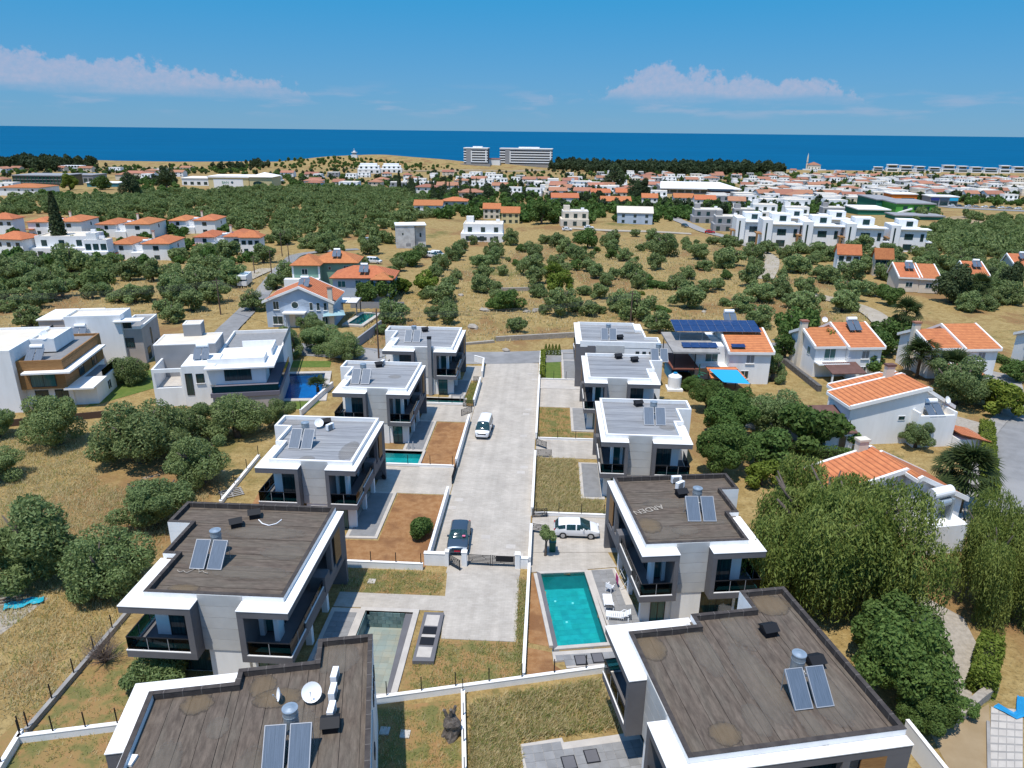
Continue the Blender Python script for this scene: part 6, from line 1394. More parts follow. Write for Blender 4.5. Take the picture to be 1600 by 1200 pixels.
for x in (-.95,.95):
    for y in (-2.2,2.0): w = MB().cyl(0,0,-.12,.12,.34,16).build('wheel', rubber, t, (x,y,.34)); w.rotation_euler = (0,R(90),0)
p = P(700,378); p.z += .1; car('parked_car', 'pale small car under olive right of white shell house', P(576,378)+Vector((0,0,.1)), R(100), mat('pale_blue_paint', (.35,.42,.5), .3), group='cars far off')
for px, py, rz, lab in [(886,361,R(95),'white car on the road behind the olive field, left one'),(920,358,R(95),'white car on the road behind the olive field, right one'),(1070,355,R(20),'dark car by the clipped hedge behind the field'),(1109,365,R(80),'red car before the modern villas')]:
    p = P(px, py); p.z += .15; car('parked_car', lab, p, rz, carwhite if 'white' in lab else carblue if 'dark' in lab else mat('red_car_paint', (.45,.02,.03), .3), group='cars far off')
# ------------------------------------------------------------------ garden furniture at the large pool
def lounger(label, pos, rz):
    t = thing('sun_lounger', label, 'sun lounger', pos, rz, 'white plastic sun loungers')
    for k in range(9): bx(t, 'slat', plasticw, -.3, -.95+k*.14, .30, .3, -.95+k*.14+.10, .33)
    b = bpy.data.objects.new('backrest', None); C.objects.link(b); b.parent = t; b.location = (0,.32,.32); b.rotation_euler = (R(38),0,0)
    for k in range(5): bx(b, 'slat', plasticw, -.3, .02+k*.14, -.015, .3, .12+k*.14, .015)
    MB().box(-.35,-.98,.26,-.30,.35,.36).box(.30,-.98,.26,.35,.35,.36).box(-.35,-1.0,.26,.35,-.97,.36).build('side_rail', plasticw, t)
    for x in (-.32,.32):
        for y in (-.8,.7): bx(t, 'leg', plasticw, x-.03, y-.05, 0, x+.03, y+.05, .3)
        MB().tube((x,.1,.33),(x*1.15,.35,.55),.025).tube((x*1.15,.35,.55),(x*1.1,.7,.5),.025).build('armrest', plasticw, t)
lounger('farther white sun lounger beside the turquoise pool', P(950,946,.17), R(62)+R(180)+R(-60)+R(0)); lounger('nearer white sun lounger beside the turquoise pool', P(967,966,.17), R(100)+R(180)-R(90)+R(75))
t = thing('plastic_chair', 'white plastic armchair above the sun loungers', 'chair', P(953,924,.17), R(140))
MB().box(-.27,-.25,.40,.27,.25,.44).build('seat', plasticw, t); MB().box(-.27,.23,.44,.27,.28,.85).build('backrest', plasticw, t)
for x in (-.25,.25):
    for y in (-.23,.23): bx(t, 'leg', plasticw, x-.025, y-.025, 0, x+.025, y+.025, .40)
    MB().box(x-.03,-.25,.62,x+.03,.25,.66).box(x-.03,-.25,.44,x+.03,-.2,.62).build('armrest', plasticw, t)
t = thing('drying_rack', 'rack hung with pink and blue towels under the right balcony', 'drying rack', P(972,913,.17), R(100))
for x in (-.7,.7): MB().tube((x,-.3,0),(x,.3,1.0),.02).tube((x,.3,0),(x,-.3,1.0),.02).build('leg_frame', plasticw, t)
MB().box(-.7,-.5,.98,.7,-.47,1.0).box(-.7,.47,.98,.7,.5,1.0).box(-.7,0,.98,.7,.02,1.0).build('rail', plasticw, t)
for x0, x1, y, m_ in ((-.6,0,-.5,mat('pink_towel', (.45,.05,.16), .9)),(.05,.6,-.5,mat('blue_towel', (.03,.12,.26), .9)),(-.5,.2,.5,MATS['pink_towel'])): MB().box(x0,y-.015,.35,x1,y+.015,1.02).build('towel', m_, t)
t = thing('wheeled_bin', 'dark green wheeled rubbish bin beside the small olive', 'bin', P(863,860,.05), 0); MB().add([(-.25,-.28,0),(.25,-.28,0),(.25,.28,0),(-.25,.28,0),(-.3,-.35,.95),(.3,-.35,.95),(.3,.35,.95),(-.3,.35,.95)], [(3,2,1,0),(4,5,6,7),(0,1,5,4),(1,2,6,5),(2,3,7,6),(3,0,4,7)]).build('body', mat('green_plastic', (.01,.09,.06), .5), t); MB().box(-.32,-.38,.95,.32,.38,1.02).build('lid', MATS['green_plastic'], t)
t = thing('motor_scooter', 'dark scooter parked under the left villa overhang', 'scooter', P(592,747,.1), R(70))
for y in (-.6,.6): w = MB().cyl(0,0,-.05,.05,.28,16).build('wheel', rubber, t, (0,y,.28)); w.rotation_euler = (0,R(90),0)
MB().box(-.14,-.1,.3,.14,.75,.7).box(-.1,-.1,.3,.1,-.6,.36).build('body', blackm, t); MB().box(-.13,.05,.7,.13,.75,.8).build('seat', blackm, t); MB().tube((0,-.6,.3),(0,-.42,1.0),.04).tube((-.3,-.42,1.0),(.3,-.42,1.0),.025).build('handlebar', blackm, t)
# old olive stump in the bare plot
t = thing('olive_stump', 'gnarled grey tree stump with cut limbs on bare plot', 'stump', P(704,1150,0), .2); b = MB(); q = random.Random(3)
v, f = [], []; n = 14; lv = [(0,.55),(.3,.5),(.7,.42),(1.05,.5),(1.35,.38),(1.6,.2)]
for zz, rr in lv:
    for k in range(n): a = 6.283*k/n; r_ = rr*(1+.22*math.sin(3*a+zz*3)+q.uniform(-.14,.14)); v.append((r_*math.cos(a)+.15*math.sin(zz*2), r_*.9*math.sin(a), zz))
for j in range(len(lv)-1):
    for k in range(n): f.append((j*n+k,j*n+(k+1)%n,(j+1)*n+(k+1)%n,(j+1)*n+k))
f.append(tuple(range((len(lv)-1)*n,len(lv)*n))); place('trunk', mesh_from('trunk', v, f, mat('dead_wood', (.17,.145,.125), .95, (.09,.075,.065), 5, bump=.05)), t)
for e in ((.35,.2,2.1),(-.35,.1,2.0),(.05,-.2,2.25)): MB().tube((e[0]*.3,e[1]*.3,1.3), e, .14, 7, .09).build('cut_limb', MATS['dead_wood'], t)
# ------------------------------------------------------------------ the person in red on the terrace of the white pool house
t = thing('person', 'person in red shirt standing on the side terrace above blue pool', 'person', P(428,541,2.92), R(120))
def ringbody(levels, m_, nm, par):
    v, f = [], []; n = 12
    for (z, rx, ry, ox) in levels:
        for k in range(n): a = 6.283*k/n; v.append((rx*math.cos(a), ry*math.sin(a)+ox, z))
    for j in range(len(levels)-1):
        for k in range(n): f.append((j*n+k,j*n+(k+1)%n,(j+1)*n+(k+1)%n,(j+1)*n+k))
    f.append(tuple(range((len(levels)-1)*n,len(levels)*n))); return place(nm, mesh_from(nm, v, f, m_, True), par)
skin = mat('skin', (.45,.25,.17), .7)
me = bpy.data.meshes.new('body'); vs = [(0,0,.92),(0,0,1.2),(0,.0,1.42),(0,0,1.52),(0,-.02,1.64),(0,-.02,1.74),(.18,0,1.40),(.24,-.02,1.12),(.22,-.14,.92),(-.18,0,1.40),(-.24,-.02,1.12),(-.22,-.14,.92),(.09,0,.86),(.10,-.02,.48),(.10,0,.08),(.10,-.16,.04),(-.09,0,.86),(-.10,-.02,.48),(-.10,0,.08),(-.10,-.16,.04)]
es = [(0,1),(1,2),(2,3),(3,4),(4,5),(2,6),(6,7),(7,8),(2,9),(9,10),(10,11),(0,12),(12,13),(13,14),(14,15),(0,16),(16,17),(17,18),(18,19)]
me.from_pydata(vs, es, []); bo = place('body', me, t); me.materials.append(skin); md = bo.modifiers.new('skin','SKIN'); bo.modifiers.new('sub','SUBSURF').levels = 1
rad = [.15,.15,.16,.06,.10,.08,.07,.05,.035,.07,.05,.035,.09,.06,.045,.04,.09,.06,.045,.04]
for i, r_ in enumerate(rad): me.skin_vertices[0].data[i].radius = (r_, r_)
me.skin_vertices[0].data[0].use_root = True
ringbody([(.88,.19,.15,0),(1.1,.18,.14,0),(1.3,.22,.16,0),(1.44,.20,.13,0),(1.5,.09,.09,0)], mat('red_shirt', (.55,.02,.03), .8), 'shirt', t); ringbody([(.45,.20,.13,0),(.7,.21,.14,0),(.93,.18,.145,0)], mat('dark_trousers', (.03,.03,.05), .8), 'trousers', t); ringbody([(1.64,.10,.11,0),(1.72,.105,.115,0),(1.79,.06,.07,0)], blackm, 'hair', t)
# ------------------------------------------------------------------ houses farther off
HC = [white, white, white, cream, bluewall]
def px_len(p, n): return n*depth(p)/F
def windows_front(t, x0, x1, y, z0, n, w=1.3, h=1.3, fm=None, far=True):
    for k in range(n):
        x = x0+(x1-x0)*(k+.5)/n
        if far: farwin(t, x, y, z0, w, h)
        else: win(t, x, y, z0, w, h, 0, fm=fm or wframe)
def house(kind, label, pos, rz, W_=11, D_=9, wm=None, rm=None, group=None, detail=2, name=None):
    t = thing(name or {'hip':'hip_roof_house','hip2':'twin_hip_house','flat':'flat_roof_house','gable':'gable_house'}[kind], label, 'house', pos, rz, group)
    wm = wm or white; rm = rm or tiles; a, b = W_/2, D_/2
    if kind == 'hip':
        hip(t, -a, a, -b, b, 5.6, 1.9, wm, rm)
        if detail: windows_front(t, -a, a, -b, 3.3, 3); windows_front(t, -a, a, -b, .7, 2)
    elif kind == 'hip2':
        hip(t, -a, -a*.28, -b+1.4, b-.4, 5.0, 1.25, wm, rm, .45); hip(t, a*.12, a, -b, b-1.2, 5.3, 1.5, wm, rm, .45); MB().box(-a*.28,-b+2.2,0,a*.12,b-1.5,3.6).build('link_wall', wm, t); MB().box(-a*.28+.02,-b+2.2,3.6,a*.12-.02,-b+2.4,4.5).box(-a*.28+.02,b-1.7,3.6,a*.12-.02,b-1.5,5.0).build('terrace_parapet', wm, t)
        MB().box(-a*.28,-b-.4,0,a*.12,-b+2.19,2.7).build('balcony', wm, t); bx(t, 'porch_roof', rm, -a-.4, -b-.3, 2.4, -a+2.2, -b+1.39, 2.6)
        win(t, -a*.64, -b+1.39, 3.2, 1.2, 1.3, 0); win(t, a*.55, -b-.01, 3.3, 1.6, 1.3, 0); win(t, a*.55, -b-.01, .6, 1.6, 1.2, 0); win(t, -a*.08, -b+2.19, .8, 1.2, 2.0, 0); win(t, a+.01, 0, 3.2, .8, 1.2, HP)
        chimney(t, .0, b-2, 4, 7.4, cream, .35); tanksolar(t, -a*.08, 0, 3.65); win(t, -a*.64, -b+1.39, .6, 1.2, 1.2, 0)
        for k_ in range(3): p_ = bx(t, 'solar_panel', pv, -.5, -.8, -.02, .5, .8, .02); p_.location = (a*.38+k_*1.05, -b*.62, 6.0); p_.rotation_euler = (R(24),0,0)
    elif kind == 'gable':
        gable(t, -a, a, -b, b, 5.2, 5.2, 7.4, .5, 'x' if W_ >= D_ else 'y', wm, rm, .4, False)
        if detail: windows_front(t, -a, a, -b-.01, 3.2, 3); windows_front(t, -a, a, -b-.01, .7, 3)
    elif kind == 'flat':
        flat(t, -a, a, -b, b, 0, 3.2, wm, .0); flat(t, -a+.9, a-.2, -b+1.6, b-.3, 3.2, 6.2, wm, .35 if detail else 0, coping)
        if detail > 1: flat(t, -a+1.5, -a+4.2, b-3.6, b-.5, 6.2, 8.2, wm, .2); bx(t, 'roof_tank', plasticw, a-3, b-2.5, 6.6, a-1.6, b-1.7, 7.4)
        if detail: windows_front(t, -a+.9, a-.2, -b+1.59, 3.6, 3, 1.6, 1.8); windows_front(t, -a, a, -b-.01, .5, 3, 1.6, 1.8)
    return t
def at_px(kind, lab, px, py, wpx, rz=0, wm=None, rm=None, group=None, dr=.8, detail=2):
    p = P(px, py); W_ = px_len(p, wpx); p = p+Vector((0, W_*dr/2, 0)); p.z = T(p.x, p.y)-.1; return house(kind, lab, p, rz, W_, W_*dr, wm, rm, group, detail)
for a in [('hip',"orange hipped house cut by left edge in the red roofed cluster",20,402,48,R(-6)),('hip2',"twin hipped house behind the tall cypress",82,368,82,R(8)),('hip2',"twin hipped house with solar panels, middle of the back row",190,372,84,R(6)),('hip2',"rightmost twin hipped house of back row in red roofed cluster",298,365,72,R(6)),
          ('hip2',"right front twin hipped house of the red roofed cluster",343,395,84,R(8)),('hip2',"front twin hipped house right of the cypress",215,407,92,R(8)),('flat',"white modern house in front of the tall cypress",90,403,84,R(8)),('flat',"low white outbuilding right of the tall cypress",146,410,40,R(8)),('hip',"orange roof at left edge of the back row",4,366,36,R(5)),('hip',"single storey orange roof house at left edge near glazed hall",30,306,64,R(3)),('hip',"small red roofed annex right of red roofed cluster",392,398,30,R(6))]:
    at_px(*a, group='houses of the red roofed cluster')
t = at_px('flat','white villa with roof terrace in the middle distance',752,378,66,R(2)); windows_front(t, -5, 5, -7.5, .8, 4)
for a in [('gable','pale orange roofed house left of centre pines',668,336,44,R(4)),('hip','cream house with orange roof beside centre pines',710,330,38,R(3),cream),('gable','house with salmon roof behind the white villa',768,342,26,R(2),cream),('gable','yellow house with orange roof right of the white villa',797,350,28,R(2),yellowwall),('flat','cream two storey house with dark solar roof by bright tree',897,354,44,R(3),cream),
          ('gable','low pair of orange roofs behind the bright round tree',882,322,42,R(2)),('gable','left orange gable house of the middle town row',962,328,46,R(0),cream),('gable','pale blue wide gable house behind the olive field',993,350,54,R(-4),bluewall,cream),('gable','white house with small orange roof right of dark palms',1015,322,24,R(-3)),('gable','twin orange roofed white house near dark cypress, left half',1068,322,30,R(-3)),('gable','twin orange roofed white house near dark cypress, right half',1102,325,32,R(-3)),
          ('flat','cream flat roofed block left of the bright round tree',864,306,30,R(2),cream),('flat','pale blue flat roofed block above the bright tree',908,294,34,R(1),bluewall),('gable','orange roofed house above the middle town row',938,312,30,R(1)),('gable','orange roofed house behind the middle town row',975,312,26,R(0),cream)]:
    at_px(*a, group='houses of the middle distance')
# unfinished white shell house
p = P(643,388); s_ = px_len(p, 46); t = thing('shell_house', 'bare white concrete shell house standing alone among olives', 'house', p, R(14)); a = s_/2
MB().box(-a,0,-.5,a*.25,7,7.6).box(a*.3,1.2,-.5,a,7.5,7.4).build('wall', mat('stained_white', (.66,.64,.61), .9, (.45,.43,.41), .5), t); MB().box(a*.25,1.5,-.5,a*.3,7,7.2).build('shaft_wall', midgray, t); MB().box(-a-.2,-.2,7.6,a+.2,7.7,7.9).build('roof_slab', white, t)
farwin(t, -a*.55, -.01, 4.6, .5, .6); farwin(t, a*.65, 1.19, 3.6, .6, 1.4); farwin(t, -a*.2, -.01, .8, 1.6, .9, 0, midgray)
# modern villa row on the right
def fin_villa(lab, px, py, wpx, rz):
    p = P(px, py); s_ = px_len(p, wpx)/13; t = thing('fin_wall_villa', lab, 'villa', p, rz, 'modern white villas of the row on the right', (s_,s_,s_*1.14))
    MB().box(-6.5,0,-.5,-3.6,9,7.4).build('fin_wall', white, t); MB().box(-3.55,1.0,-.5,4.6,10,6.2).build('wall', white, t); MB().box(-3.3,4.5,6.2,2.4,10,8.6).build('roof_room', white, t); MB().box(4.65,.4,2.7,6.5,6,3.0).build('balcony', white, t); MB().box(-3.5,.2,6.2,5.6,4.4,6.45).build('roof_slab', white, t)
    MB().box(-8.2,-.6,-.3,-7.7,.2,3.6).box(-8.2,-.6,3.6,-6.6,4,3.9).build('brown_frame', wood, t)
    bx(t, 'slot_window', glassd, -5.6, -.03, .4, -5.1, .03, 6.6); win(t, -.6, .99, 3.4, 2.6, 1.6, 0); win(t, -.6, .99, .4, 2.6, 1.7, 0); win(t, 3.4, .99, 3.0, 1.0, 2.1, 0, panes=1); farwin(t, 0, 4.49, 6.8, 2, 1.4)
    MB().box(4.65,1,0,4.9,6,2.7).build('column_wall', white, t)
for i, (px, py, w, rz) in enumerate([(1222,388,66,-6),(1285,391,66,-7),(1352,394,66,-8),(1420,394,62,-9),(1178,381,60,-5),(1244,372,54,-6),(1310,374,54,-7)]):
    fin_villa(['first front fin wall villa from the left','second front fin wall villa, brown frame on its left','third front fin wall villa with slot windows','rightmost front fin wall villa above olives','fin wall villa left end behind dirt track','back row fin wall villa behind first front one','back row fin wall villa behind third front one'][i], px, py, w, R(rz))
for a in [('flat','grey and timber modern villa near clipped yellow hedge',1106,349,46,R(-4),midgray),('flat','grey modern villa left of the fin wall row',1138,362,44,R(-5),midgray),('flat','dark topped modern villa behind the row, left',1162,348,34,R(-5),midgray),('flat','modern villa with glazed roof room behind the row',1245,345,40,R(-6)),('flat','modern villa with dark roof room behind the row',1302,345,36,R(-6),midgray),('flat','long low white villa behind fin wall row',1195,340,40,R(-5)),('gable','small red roofed cottage hidden among olives',1325,425,32,R(-10)),('gable','cream cottage with chimney among olives',1378,432,24,R(-8),cream)]:
    at_px(*a, group='villas near the fin wall row')
# twin orange roofed bungalow and neighbours in the right grove
for px, py, w, lab in [(1418,456,30,'left half of the twin orange bungalow in the right grove'),(1449,458,28,'right half of the twin orange bungalow in the right grove'),(1524,452,28,'orange bungalow with tank behind dark evergreen'),(1597,436,26,'orange bungalow cut by the right edge')]:
    p = P(px, py); s_ = px_len(p, w); t = thing('bungalow', lab, 'house', p, R(-6), 'orange bungalows in the right grove'); gable(t, -s_/2, s_/2, 0, 8, 3.6, 3.6, 6.0, .75, 'x', cream, tiles, .3); win(t, 0, -.01, 1.2, 1.6, 1.2, 0, fm=wframe)
    if 'right half' not in lab: tanksolar(t, .3, 3.5, 5.2)
# ------------------------------------------------------------------ landmarks of the plain
def blockpx(name, lab, cat, x0, x1, py, hpx, D_, wm, group=None, rz=0, top=None):
    p = P((x0+x1)/2, py); W_ = px_len(p, x1-x0); H_ = px_len(p, hpx); t = thing(name, lab, cat, (p.x, p.y, p.z-.2), rz, group); MB().box(-W_/2,0,-1,W_/2,D_,H_).build('wall', wm, t)
    if top: MB().box(-W_/2-.5,-.5,H_,W_/2+.5,D_+.5,H_+.6).build('roof', top, t)
    return t, W_, H_
for x0, x1, py, hp, fl_, lab in [(725,762,258,25,5,'smaller white banded hotel block on the coast'),(781,862,259,25,5,'long white banded hotel block on the coast')]:
    t, W_, H_ = blockpx('hotel', lab, 'hotel', x0, x1, py, hp, 26, mat('hotel_shade', (.06,.065,.075), .5) if 'hotel_shade' not in MATS else MATS['hotel_shade'], 'hotel blocks on the coast', R(-3)); st = H_/(fl_+1.6)
    for k in range(fl_+1):
        z = H_-k*st; bx(t, 'balcony_band', white, -W_/2-.6, -1.6, z-st*.42, W_/2+.6, 0, z)
    bx(t, 'stair_tower', midgray, -W_/2+W_*.10, -2.0, -1, -W_/2+W_*.10+9, -1.61, H_-.5); bx(t, 'end_wall', white, -W_/2+W_*.10+9, -2.2, st*1.2, -W_/2+W_*.10+11, -1.62, H_-st*.8); bx(t, 'end_wall', white, W_/2-4, -2.2, st*1.2, W_/2-1.5, -1.62, H_-st*.8)
    bx(t, 'roof_plant', white, -W_*.15, 8, H_, W_*.25, 18, H_+3.5); bx(t, 'roof', coping, -W_/2-1, -2.3, H_, W_/2+1, 27, H_+1.2); bx(t, 'podium', concrete, -W_/2-6, -8, -3, W_/2+6, -2.3, 3)
t, W_, H_ = blockpx('hotel_link', 'low red roofed link between the hotel blocks', 'building', 762, 781, 258, 9, 20, white); bx(t, 'roof', redtile, -W_/2-.5, -.6, H_, W_/2+.5, 20, H_+1.2)
# headland tower
p = P(554,246); t = thing('headland_tower', 'small stepped tower on the bare headland', 'tower', p); MB().box(-6,-5,-2,6,5,5).build('base', white, t); MB().box(-3.5,-3,5,3.5,3,9).build('upper_floor', midgray, t); MB().box(-5,-4,9,5,4,10).build('deck', white, t); MB().tube((0,0,10),(0,0,17),.4).box(-2,-2,10,2,2,12.5).build('mast', white, t)
# mosque
t, W_, H_ = blockpx('mosque', 'pale mosque with slender minaret on the coast', 'mosque', 1262,1281,266,8,22, cream, None, R(-8)); hp_ = H_
MB().add([(-W_/2-1,-1,H_),(W_/2+1,-1,H_),(W_/2+1,23,H_),(-W_/2-1,23,H_),(0,11,H_+6)], [(0,1,4),(1,2,4),(2,3,4),(3,0,4)]).build('roof', redtile, t); MB().cyl(-W_/2-1.5,4,0,H_*2.4,1.5,10).cyl(-W_/2-1.5,4,H_*1.6,H_*1.7,2.3,10).cyl(-W_/2-1.5,4,H_*2.4,H_*3.2,1.4,10,.1).build('minaret', cream, t); MB().box(-W_*.9,-6,-1,W_*.9,-1,2.5).build('terrace_wall', white, t); windows_front(t, -W_/2, W_/2, -.02, 2, 4, 2, 4)
# white coast villas
for i in range(11):
    px = 1372+i*22; py = 268+i*.25; p = P(px, py); s_ = px_len(p, 15+5*((i*7)%3)/2); t = thing('coast_villa', 'white banded coast villa in the row at the right shore', 'villa', p, R(-8+5*((i*5)%4-1.5)), 'white coast villas in a row', (1,1,.8+.14*((i*3)%4))); MB().box(-s_/2,0,-2,s_/2,14,6).build('wall', white, t); MB().box(-s_*.42,2,6,s_*.38,14,11).build('upper_floor', white, t)
    bx(t, 'window_band', glassd, -s_*.4, -.06, 1.2, s_*.4, .04, 4.2); bx(t, 'window_band', glassd, -s_*.34, 1.94, 7, s_*.32, 2.04, 9.8); MB().box(-s_*.46,-2,11,s_*.42,14.5,11.7).build('roof', white, t)
# stepped white terraces below the headland
for i, (x0, x1, py, hp) in enumerate([(559,594,271,12),(596,628,270,11)]):
    t, W_, H_ = blockpx('terraced_flats', ['left','right'][i]+' white stepped apartment block below the headland', 'apartments', x0, x1, py, hp*.55, 24, white, None, R(10)); MB().box(-W_*.45,4,H_,W_*.45,24,H_*1.7).box(-W_*.40,10,H_*1.7,W_*.35,24,H_*2.2).build('upper_floors', white, t); windows_front(t, -W_/2, W_/2, -.05, H_*.2, 4, 3, H_*.5); windows_front(t, -W_*.45, W_*.45, 3.95, H_*1.15, 4, 3, H_*.4)
# hall with the green sign
t, W_, H_ = blockpx('sign_hall', 'pale hall with white front and green sign letters', 'hall', 327, 390, 296, 18, 26, yellowwall, None, R(3)); bx(t, 'front_panel', white, -W_*.37, -.12, .5, W_*.36, -.004, H_*.88); bx(t, 'roof', coping, -W_/2-.6, -.6, H_, W_/2+.6, 26.5, H_+1.2)
sgm = mat('sign_green', (.01,.22,.13), .6); sgd = mat('sign_dark', (.05,.10,.12), .6)
text(t, 'BAN', H_*.30, (-W_*.08, -.17, H_*.50), 0, sgm, R(90), 'sign_letters', .02); MB().cyl(0,0,0,.04,H_*.11,16).build('sign_emblem', sgd, t, (W_*.09,-.13,H_*.60)).rotation_euler = (R(90),0,0)
t, W_, H_ = blockpx('gate_hall', 'cream hall with pyramid roof and arched opening', 'hall', 391, 426, 296, 19, 24, yellowwall, None, R(3)); MB().add([(-W_/2-1,-1,H_),(W_/2+1,-1,H_),(W_/2+1,25,H_),(-W_/2-1,25,H_),(0,12,H_+3.2)], [(0,1,4),(1,2,4),(2,3,4),(3,0,4),(3,2,1,0)]).build('roof', coping, t)
b = MB(); n = 12; aw = W_*.22
vv = [(-W_*.12-aw,-.06,H_*.12),(-W_*.12+aw,-.06,H_*.12)]+[(-W_*.12+aw*math.cos(math.pi*k/n),-.06,H_*.5+H_*.16*math.sin(math.pi*k/n)) for k in range(n+1)]; b.add(vv, [tuple(range(len(vv)))]).build('arched_opening', glassd, t)
t, W_, H_ = blockpx('white_hall', 'low white hall left of the green sign hall', 'hall', 285, 327, 290, 11, 24, white, None, R(3), coping); windows_front(t, -W_/2, W_/2, -.02, 1, 4, 3, 2.5)
t, W_, H_ = blockpx('glazed_hall', 'long dark glazed hall with grey roof at far left', 'hall', 22, 98, 290, 15, 30, glassd, None, R(2), midgray)
for k in range(14): bx(t, 'mullion', MATS['green_steel'], -W_/2+W_*k/13-.25, -.3, 0, -W_/2+W_*k/13+.25, -.01, H_)
for k in range(3): bx(t, 'transom', midgray, -W_/2, -.25, H_*(k+1)/3-.4, W_/2, -.012, H_*(k+1)/3)
t, W_, H_ = blockpx('glazed_annex', 'lower grey annex right of the glazed hall', 'hall', 98, 147, 286, 12, 24, midgray, None, R(2), midgray); windows_front(t, -W_/2, W_/2, -.05, 1, 6, 3.5, H_*.5)
t, W_, H_ = blockpx('pale_shed', 'pale flat roofed shed with teal front below glazed annex', 'shed', 136, 186, 292, 6, 14, mat('teal_front', (.05,.22,.26), .7), None, R(2), coping)
t, W_, H_ = blockpx('long_white_building', 'long white three storey building at far left shore', 'building', 93, 126, 267, 8, 16, white, None, R(4)); windows_front(t, -W_/2, W_/2, -.05, 1, 7, 3, 2.4); windows_front(t, -W_/2, W_/2, -.05, 5, 7, 3, 2.4)
# big white roofed hall
t, W_, H_ = blockpx('market_hall', 'large hall with broad white roof in the middle of the plain', 'hall', 1035, 1152, 303, 8, 60, midgray, None, R(-3)); vslab([(-W_/2-2,-2,H_+.5),(W_/2+2,-2,H_+.5),(W_/2-6,62,H_+2),(-W_/2+4,62,H_+2)], .8).build('roof', white, t); windows_front(t, -W_/2, W_/2, -.05, 1, 10, 5, H_*.5)
t, W_, H_ = blockpx('brown_shopfront', 'dark brown shopfront with pale arc before the white roofed hall', 'shop', 1112, 1150, 312, 12, 20, brownroof, None, R(-3), blackm); MB().path([(-W_*.35+W_*.6*k/8, -.2, H_*(.35+.4*math.sin(k/8*1.9))) for k in range(9)], .5, 5).build('pale_arc', plasticw, t)
# green hall and neighbours
gm1 = mat('bright_green_wall', (.08,.30,.05), .8); gm2 = mat('dark_green_wall', (.02,.16,.10), .8); om = mat('orange_wall', (.60,.16,.02), .8)
t, W_, H_ = blockpx('green_hall', 'bright green hall with slanting white stair', 'hall', 1400, 1457, 334, 15, 30, gm1, None, R(-4), midgray); windows_front(t, -W_*.4, W_*.45, -.05, H_*.4, 3, 2.4, 2); vslab([(-W_*.5,-1.6,H_*.1),(-W_*.1,-1.6,H_*.62),(-W_*.1,-.1,H_*.62),(-W_*.5,-.1,H_*.1)], .8).build('stair', white, t)
t, W_, H_ = blockpx('dark_green_hall', 'dark green left wing of the green hall', 'hall', 1368, 1401, 330, 17, 34, gm2, None, R(-4), midgray)
t, W_, H_ = blockpx('green_low_shed', 'low green shed with white roof left of the green hall', 'shed', 1341, 1388, 336, 8, 24, gm2, None, R(-4), coping)
t, W_, H_ = blockpx('green_front_shed', 'long low green shed with grey roof before the green hall', 'shed', 1400, 1472, 344, 6, 14, gm2, None, R(-4), midgray)
t, W_, H_ = blockpx('orange_block', 'bright orange block behind the green hall', 'building', 1392, 1430, 318, 14, 16, om, None, R(-4), coping); windows_front(t, -W_*.1, W_*.4, -.05, 2, 3, 3, 2.2)
t, W_, H_ = blockpx('shop_row', 'shop row with blue sign boards beside the main road', 'shops', 1453, 1494, 322, 14, 14, midgray, None, R(-4), coping)
for k, c_ in enumerate(((.03,.04,.20),(.05,.08,.12),(.03,.40,.62))):
    m_ = mat('shop_sign_%d' % k, c_, .6); x0 = -W_/2+W_*k/3; bx(t, 'sign_board', m_, x0+.3, -.35, H_*.62, x0+W_/3-.3, -.05, H_*.95); bx(t, 'shop_window', glassd, x0+.5, -.1, .4, x0+W_/3-.5, -.02, H_*.52)
# main road and bare ground at right
strip('main_road', [P(x,y) for x, y in ((1470,322),(1500,325),(1550,328),(1620,331))], 14, asphalt, .15)
sheet_ = strip('bare_lot', [P(x,y) for x, y in ((1475,340),(1530,346),(1640,352))], 30, sand, .12)
for i in range(9):
    px = 1486+i*13; p = P(px, 323+i*.6); p.z += .25; c = car('parked_car', 'car on the main road at the right edge', p, R(88 if i % 2 else -92), (carwhite, carblue, carwhite, alum)[i % 4], group='cars on the main road')
strip('coast_field', [P(x,y) for x, y in ((560,262),(640,268),(720,268))], 70, sand, .3)
strip('coast_field', [P(x,y) for x, y in ((1340,272),(1450,277),(1640,280))], 60, sand, .3)
strip('coast_field', [P(x,y) for x, y in ((150,264),(220,263),(300,262))], 60, sand, .3)
strip('coast_field', [P(x,y) for x, y in ((690,266),(800,268),(850,266))], 40, sand, .3)
# ------------------------------------------------------------------ the town: houses in every gap
def zone(poly, n, mix, seed, dmin, group, where, rzr=(-10,10)):
    q = random.Random(seed); pp = poly; x0, x1 = min(p[0] for p in pp), max(p[0] for p in pp); y0, y1 = min(p[1] for p in pp), max(p[1] for p in pp); tries = 0; done = 0
    while done < n and tries < n*60:
        tries += 1; px, py = q.uniform(x0,x1), q.uniform(y0,y1)
        if not inpoly(px, py, pp): continue
        p = P(px, py)
        if any((p.x-o[0])**2+(p.y-o[1])**2 < dmin*dmin for o in HOUSES): continue
        if any(b[0] < px < b[2] and b[1] < py < b[3] for b in KEEP): continue
        HOUSES.append((p.x, p.y)); done += 1; k, wm, rm, word = q.choice(mix); W_ = q.uniform(10,18); far = depth(p) > 620
        house(k, word+' '+where, (p.x, p.y, p.z-.2), R(q.uniform(*rzr))+(q.choice((0,HP)) if q.random() < .3 else 0), W_, W_*q.uniform(.65,.9), wm, rm, group, 1)
HOUSES = [(o.location.x, o.location.y) for o in C.objects if o.parent is None and o.get('category') in ('house','villa') and o.location.y > 150]; KEEP = [(715,245,870,262),(280,270,430,314),(15,270,190,306),(1030,290,1155,316),(1335,315,1500,348),(1470,318,1600,350),(555,255,632,275)]
